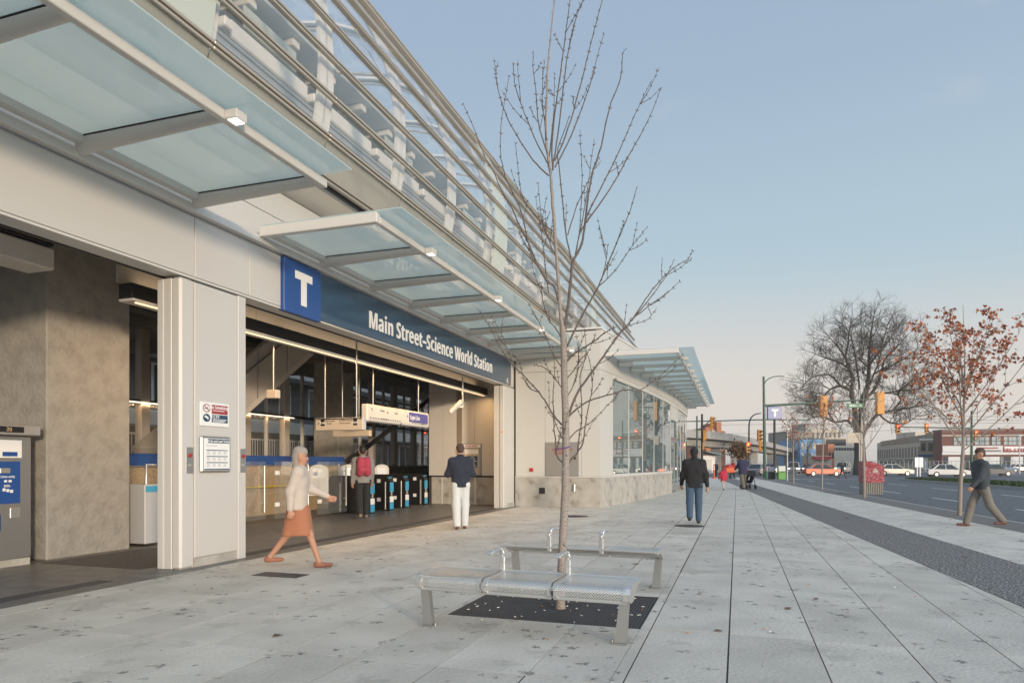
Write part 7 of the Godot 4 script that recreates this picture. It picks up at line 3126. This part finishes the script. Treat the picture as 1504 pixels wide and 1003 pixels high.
	for side in [-1, 1]:
		tops.append([off.call("pelvis", 0.075 * side, -hem - 0.12, 0), off.call("chest", 0.095 * side, 0.0, 0.0), (0.098 + bulk) * s, (0.105 + bulk) * s])
		tops.append([off.call("chest", 0.095 * side, 0.0, 0.0), off.call("shoulder%d" % side, -0.05 * side, -0.02, 0), (0.105 + bulk) * s, (0.07 + bulk * 0.5) * s])
		tops.append(B.call("neck", "shoulder%d" % side, 0.062, 0.068 + bulk * 0.5))
		tops.append(B.call("shoulder%d" % side, "elbow%d" % side, 0.066 + bulk * 0.6, 0.052 + bulk * 0.6))
		if not look.get("short_sleeves", false):
			tops.append(B.call("elbow%d" % side, "wrist%d" % side, 0.052 + bulk * 0.6, 0.038 + bulk * 0.5))
	if look.get("collar", true):
		tops.append([off.call("neck", 0, 0.01, -0.005), off.call("neck", 0, 0.045, 0.0), 0.068 * s, 0.066 * s])
	if look.get("hood", false):
		tops.append([off.call("neck", -0.06, 0.02, -0.08), off.call("neck", 0.06, 0.02, -0.08), 0.06 * s, 0.06 * s])
	hem_cut = [J["pelvis"].y - (hem + 0.05) * s, 0.20 * s]
	add.call(look.get("top_name", "jacket"), tops, look["top"], 0.06, -1.0e9)
	hem_cut = []
	var legs := []
	if look.get("skirt", false):
		for side in [-1, 0, 1]:
			legs.append([off.call("pelvis", 0.04 * side, 0.06, 0), off.call("pelvis", 0.10 * side, -0.50, 0.02), 0.115 * s, 0.125 * s])
			legs.append([off.call("pelvis", 0.05 * side, -0.1, 0.06), off.call("pelvis", 0.12 * side, -0.50, 0.12), 0.10 * s, 0.10 * s])
			legs.append([off.call("pelvis", 0.05 * side, -0.1, -0.05), off.call("pelvis", 0.12 * side, -0.50, -0.12), 0.10 * s, 0.10 * s])
	else:
		for side in [-1, 1]:
			legs.append([off.call("waist", 0.05 * side, -0.05, 0), off.call("hip%d" % side, 0, 0, -0.005), 0.10 * s, 0.105 * s])
			legs.append(B.call("hip%d" % side, "knee%d" % side, 0.10, 0.072 + look.get("loose", 0.0)))
			var cuff: Vector3 = J["ankle%d" % side].lerp(J["knee%d" % side], 0.05)
			legs.append([J["knee%d" % side], cuff, (0.072 + look.get("loose", 0.0)) * s, (0.056 + look.get("loose", 0.0) * 1.2) * s])
	add.call("skirt" if look.get("skirt", false) else "trousers", legs, look["bottom"], 0.05 if look.get("skirt", false) else 0.03, J["pelvis"].y - 0.43 * s if look.get("skirt", false) else -1.0e9)
	for side in [-1, 1]:
		add.call("shoe", [[off.call("heel%d" % side, 0, 0.006, 0), off.call("toe%d" % side, 0, 0.004, -0.005), 0.038 * s, 0.031 * s], [off.call("ankle%d" % side, 0, -0.012, -0.01), off.call("heel%d" % side, 0, 0.01, 0.04), 0.043 * s, 0.038 * s]], look["shoes"], 0.03, -1.0e9)
	var hair := []
	var hc: Vector3 = J["head"]
	hair.append([hc + (hup * 0.065 - hfw * 0.012) * s, hc + (hup * 0.01 - hfw * 0.042) * s, 0.088 * s, 0.072 * s])
	hair.append([hc + (hup * 0.075 + hfw * 0.03) * s, hc + (hup * 0.08 - hfw * 0.03) * s, 0.07 * s, 0.075 * s])
	if look.get("hat", false):
		hair.append([hc + (hup * 0.03 - hfw * 0.02) * s, hc + (-hup * 0.06 - hfw * 0.045) * s, 0.094 * s, 0.062 * s])
	if look.get("long_hair", false):
		hair.append([hc - hfw * 0.045 * s, hc + (-hup * 0.17 - hfw * 0.06) * s, 0.075 * s, 0.05 * s])
	add.call("hat" if look.get("hat", false) else "hair", hair, look["hair"], 0.03, -1.0e9)
	o.set_meta("joints", null)
	o.remove_meta("joints")
	last_joints = J
	return o


var last_joints := {}
var hem_cut := []


func make_people() -> void:
	var right := atan2(cos(YAW), -sin(YAW))       # faces to the right of the picture
	var away := PI + YAW
	var dark_shoe := mat("shoe_dark", Color(0.03, 0.028, 0.026), 0.6)
	var dark_hair := mat("hair_dark", Color(0.02, 0.016, 0.013), 0.6)
	# walker in a cream top and an orange skirt, passing the pier
	person("person in a cream top and orange skirt walking past the white pier", Vector3(-5.66, 0, -7.85), right + 0.15, 1.66,
		{"leg_l": [0.42, 0.10], "leg_r": [-0.36, 0.30], "arm_l": [-0.35, 0.12, 0.35], "arm_r": [0.45, 0.12, 0.7], "lean": 0.06},
		{"top": cloth("cream_knit", Color(0.55, 0.47, 0.40)), "bottom": cloth("orange_skirt", Color(0.40, 0.16, 0.085)), "shoes": mat("sandal", Color(0.32, 0.13, 0.08), 0.6), "hair": mat("hair_grey", Color(0.33, 0.29, 0.25), 0.7), "skirt": true, "top_name": "sweater", "skin": "b", "skin_color": Color(0.48, 0.25, 0.16), "bulk": 0.01, "long_hair": true, "collar": false}, 0.018)
	# backpack
	var bp := Vector3(-9.14, 0, -15.4)
	person("person in a grey hooded top walking to the fare gates with a pink backpack", bp, away + 0.35, 1.84,
		{"leg_l": [0.20, 0.08], "leg_r": [-0.22, 0.25], "arm_l": [0.1, 0.14, 0.3], "arm_r": [-0.15, 0.16, 0.3], "lean": 0.04},
		{"top": cloth("grey_hoodie", Color(0.27, 0.26, 0.25)), "bottom": cloth("black_trousers", Color(0.022, 0.024, 0.026)), "shoes": mat("shoe_tan", Color(0.28, 0.20, 0.14), 0.7), "hair": dark_hair, "hood": true, "bulk": 0.02, "loose": 0.012}, 0.02)
	var J := last_joints
	var pk := thing("backpack", "pink backpack worn by the person in the grey hooded top", "backpack", bp, away + 0.35)
	var c: Vector3 = J["chest"] + Vector3(0, 0.02, -0.225)
	var po := MeshInstance3D.new()
	po.name = "bag"
	po.mesh = blob_mesh([[c + Vector3(-0.08, 0.14, 0.02), c + Vector3(-0.09, -0.17, 0), 0.09, 0.10], [c + Vector3(0.08, 0.14, 0.02), c + Vector3(0.09, -0.17, 0), 0.09, 0.10], [c + Vector3(-0.07, -0.1, -0.07), c + Vector3(0.07, -0.1, -0.07), 0.075, 0.075]], 0.02, 0.05, cloth("pack_pink", Color(0.42, 0.06, 0.10)))
	pk.add_child(po)
	for sd in [-1.0, 1.0]:
		var st := MB.new()
		st.tube([c + Vector3(sd * 0.11, 0.2, 0.06), J["chest"] + Vector3(sd * 0.12, 0.245, 0.0), J["chest"] + Vector3(sd * 0.13, 0.12, 0.145), J["chest"] + Vector3(sd * 0.15, -0.12, 0.08)], [0.02, 0.02, 0.02, 0.02], 6)
		put("strap", st, cloth("pack_pink", Color.WHITE), pk)
	# reader at the alert case
	person("person in a navy sweater and white trousers facing the Rider Alert case", Vector3(-5.63, 0, -13.5), away + 0.25, 1.80,
		{"leg_l": [0.12, 0.05], "leg_r": [-0.10, 0.12], "arm_l": [0.15, 0.30, 1.35, 0.35], "arm_r": [0.15, 0.30, 1.35, 0.35], "lean": 0.02, "head": 0.25},
		{"top": cloth("navy_knit", Color(0.022, 0.027, 0.045)), "bottom": cloth("white_trousers", Color(0.62, 0.63, 0.62)), "shoes": mat("shoe_brown", Color(0.16, 0.07, 0.05), 0.6), "hair": mat("hair_brown", Color(0.07, 0.04, 0.03), 0.7), "top_name": "sweater", "bulk": 0.008, "loose": 0.02, "skin": "c", "skin_color": Color(0.5, 0.3, 0.22)}, 0.018)
	# man in black walking away
	person("person in a black jacket, dark cap and jeans walking away from the camera", Vector3(-0.95, 0, -16.4), PI + 0.06, 1.76,
		{"leg_l": [0.16, 0.06], "leg_r": [-0.22, 0.45], "arm_l": [-0.16, 0.26, 0.3], "arm_r": [0.14, 0.26, 0.35]},
		{"top": cloth("black_jacket", Color(0.018, 0.018, 0.02)), "bottom": cloth("blue_jeans", Color(0.055, 0.095, 0.15)), "shoes": dark_shoe, "hair": cloth("dark_cap", Color(0.02, 0.02, 0.022)), "hat": true, "bulk": 0.018, "loose": 0.012, "hem": 0.05}, 0.019)
	# passer-by at the kerb
	person("person in a dark jacket and grey trousers walking along the kerb at the right", Vector3(5.15, 0, -17.6), right + PI - 0.2, 1.76,
		{"leg_l": [0.38, 0.12], "leg_r": [-0.30, 0.35], "arm_l": [-0.3, 0.12, 0.4], "arm_r": [0.3, 0.12, 0.4], "lean": 0.06},
		{"top": cloth("slate_jacket", Color(0.05, 0.06, 0.07)), "bottom": cloth("grey_trousers", Color(0.20, 0.18, 0.155)), "shoes": mat("shoe_brown", Color.WHITE), "hair": mat("hair_brown", Color.WHITE), "bulk": 0.025, "loose": 0.014}, 0.02)
	# child, and the person with the stroller
	person("small child in a red coat on the far pavement", Vector3(-0.68, 0, -37.6), away + 0.1, 1.18,
		{"leg_l": [0.22, 0.1], "leg_r": [-0.2, 0.25], "arm_l": [0.1, 0.35, 0.2], "arm_r": [0.1, 0.35, 0.2]},
		{"top": cloth("red_coat", Color(0.45, 0.03, 0.06)), "bottom": cloth("pale_tights", Color(0.45, 0.40, 0.36)), "shoes": dark_shoe, "hair": cloth("red_coat", Color.WHITE), "hat": true, "bulk": 0.05, "hem": 0.14}, 0.03)
	var sp := Vector3(0.31, 0, -38.9)
	person("person in a navy coat pushing a black stroller", sp, away + 0.1, 1.86,
		{"leg_l": [0.25, 0.1], "leg_r": [-0.22, 0.3], "arm_l": [0.55, 0.15, 0.55], "arm_r": [0.55, 0.15, 0.55], "lean": 0.08},
		{"top": cloth("navy_coat", Color(0.03, 0.033, 0.075)), "bottom": cloth("olive_trousers", Color(0.15, 0.13, 0.10)), "shoes": dark_shoe, "hair": dark_hair, "bulk": 0.035, "loose": 0.03, "hem": 0.1}, 0.034)
	stroller(sp + Vector3(0.28, 0, -0.75), away + 0.1)
	# behind the orange cart
	var p := gp(1076, 64.5)
	person("person in a red jacket pushing the orange shopping cart", Vector3(p.x, 0, p.z), away - 1.2, 1.72,
		{"leg_l": [0.2, 0.1], "leg_r": [-0.2, 0.2], "arm_l": [0.5, 0.15, 0.5], "arm_r": [0.5, 0.15, 0.5], "lean": 0.2},
		{"top": cloth("red_jacket", Color(0.36, 0.035, 0.04)), "bottom": cloth("black_trousers", Color.WHITE), "shoes": dark_shoe, "hair": dark_hair, "bulk": 0.04}, 0.045)
	p = gp(1052, 78.0)
	person("distant person in dark clothes beside the orange delineator post", Vector3(p.x, -0.135, p.z), 0.4, 1.72,
		{"leg_l": [0.15, 0.1], "leg_r": [-0.15, 0.2]},
		{"top": cloth("black_jacket", Color.WHITE), "bottom": cloth("black_trousers", Color.WHITE), "shoes": dark_shoe, "hair": dark_hair, "bulk": 0.03}, 0.05)
	p = gp(1238, 69.0)
	person("person in dark clothes crossing the road left of the mailbox", Vector3(p.x, -0.135, p.z), right, 1.74,
		{"leg_l": [0.42, 0.1], "leg_r": [-0.4, 0.2], "arm_l": [-0.3, 0.1, 0.3], "arm_r": [0.3, 0.1, 0.3]},
		{"top": cloth("slate_jacket", Color.WHITE), "bottom": cloth("slate_trousers", Color(0.05, 0.06, 0.075)), "shoes": dark_shoe, "hair": dark_hair, "bulk": 0.03}, 0.045)


func stroller(p: Vector3, turn: float) -> void:
	var o := thing("stroller", "black stroller with small wheels pushed across the far pavement", "stroller", p, turn)
	var f := MB.new()
	for s in [-1.0, 1.0]:
		f.tube([Vector3(s * 0.24, 1.02, -0.42), Vector3(s * 0.25, 0.62, -0.12), Vector3(s * 0.25, 0.14, 0.38)], [0.018, 0.018, 0.018], 6)
		f.tube([Vector3(s * 0.25, 0.62, -0.12), Vector3(s * 0.25, 0.14, -0.32)], [0.018, 0.018], 6)
	f.cyl(Vector3(-0.24, 1.02, -0.42), Vector3(0.24, 1.02, -0.42), 0.022)
	put("frame", f, mats["dark_metal"], o)
	var m := MeshInstance3D.new()
	m.name = "seat"
	m.mesh = blob_mesh([[Vector3(-0.15, 0.45, 0.0), Vector3(-0.15, 0.75, -0.2), 0.1, 0.1], [Vector3(0.15, 0.45, 0.0), Vector3(0.15, 0.75, -0.2), 0.1, 0.1], [Vector3(-0.14, 0.42, 0.05), Vector3(-0.14, 0.40, 0.3), 0.1, 0.09], [Vector3(0.14, 0.42, 0.05), Vector3(0.14, 0.40, 0.3), 0.1, 0.09]], 0.04, 0.05, cloth("black_jacket", Color.WHITE))
	o.add_child(m)
	var h := MB.new()
	for k in 6:
		var a0 := PI * k / 7.0
		var a1 := PI * (k + 1) / 7.0
		h.quad(Vector3(-0.25, 0.72 + sin(a0) * 0.3, -0.1 - cos(a0) * 0.3), Vector3(0.25, 0.72 + sin(a0) * 0.3, -0.1 - cos(a0) * 0.3), Vector3(0.25, 0.72 + sin(a1) * 0.3, -0.1 - cos(a1) * 0.3), Vector3(-0.25, 0.72 + sin(a1) * 0.3, -0.1 - cos(a1) * 0.3), Vector3(0, sin(a0), -cos(a0)))
	put("hood", h, cloth("black_jacket", Color.WHITE), o)
	for s in [[-0.25, 0.38], [0.25, 0.38], [-0.25, -0.32], [0.25, -0.32]]:
		var w := MB.new()
		w.cyl(Vector3(s[0] - 0.02, 0.13, s[1]), Vector3(s[0] + 0.02, 0.13, s[1]), 0.13, 0.13, 14)
		put("wheel", w, mats["black"], o)


func make_litter() -> void:
	# fallen leaves and scraps on the paving
	var r := RandomNumberGenerator.new()
	r.seed = 88
	var lv := MB.new()
	lv.coloured = true
	for i in 120:
		var z := -r.randf_range(3.6, 34.0)
		var x := r.randf_range(-6.2, 6.8) + SLANT * z
		if x < -6.5:
			continue
		var p := Vector3(x, 0.006 + r.randf() * 0.006, z)
		var an := r.randf() * TAU
		var s := r.randf_range(0.02, 0.055)
		lv.tint = Color(0.26, 0.10, 0.05).lerp(Color(0.16, 0.09, 0.05), r.randf())
		var e := Vector3(cos(an), 0, sin(an)) * s
		var f := Vector3(-sin(an), 0, cos(an)) * s * 0.7
		var u := Vector3(0, s * 0.25 * r.randf(), 0)
		lv.tri(p - e, p + f + u, p + e, Vector3.UP, Vector3.UP, Vector3.UP)
		lv.tri(p - e, p - f + u, p + e, Vector3.UP, Vector3.UP, Vector3.UP)
		lv.tri(p, p + e * 0.4 + f * 1.2 + u, p + e * 1.2 + f * 0.5, Vector3.UP, Vector3.UP, Vector3.UP)
	var lm := mat("dry_leaf", Color(1, 1, 1), 0.8)
	lm.vertex_color_use_as_albedo = true
	var lo := put("fallen_leaves", lv, lm)
	tag(lo, "scattered brown fallen leaves on the paving", "leaves")
	stuff(lo)
	var bt := MB.new()
	bt.coloured = true
	for i in 90:
		var z := -r.randf_range(4.2, 12.0)
		var x := r.randf_range(-5.5, 2.0)
		if i < 45:
			x = r.randf_range(-2.5, -0.82)
			z = r.randf_range(-7.2, -5.85)
		bt.tint = Color(0.7, 0.68, 0.62).lerp(Color(0.5, 0.22, 0.08), 0.0 if r.randf() < 0.7 else 1.0)
		var an := r.randf() * TAU
		var e := Vector3(cos(an), 0, sin(an)) * r.randf_range(0.006, 0.016)
		var y := 0.006
		bt.bar(Vector3(x, y, z) - e, Vector3(x, y, z) + e, 0.008, 0.006)
	var bm := mat("litter", Color(1, 1, 1), 0.8)
	bm.vertex_color_use_as_albedo = true
	var bo := put("litter_scraps", bt, bm)
	tag(bo, "small white and orange litter scraps on the grate and paving", "litter")
	stuff(bo)
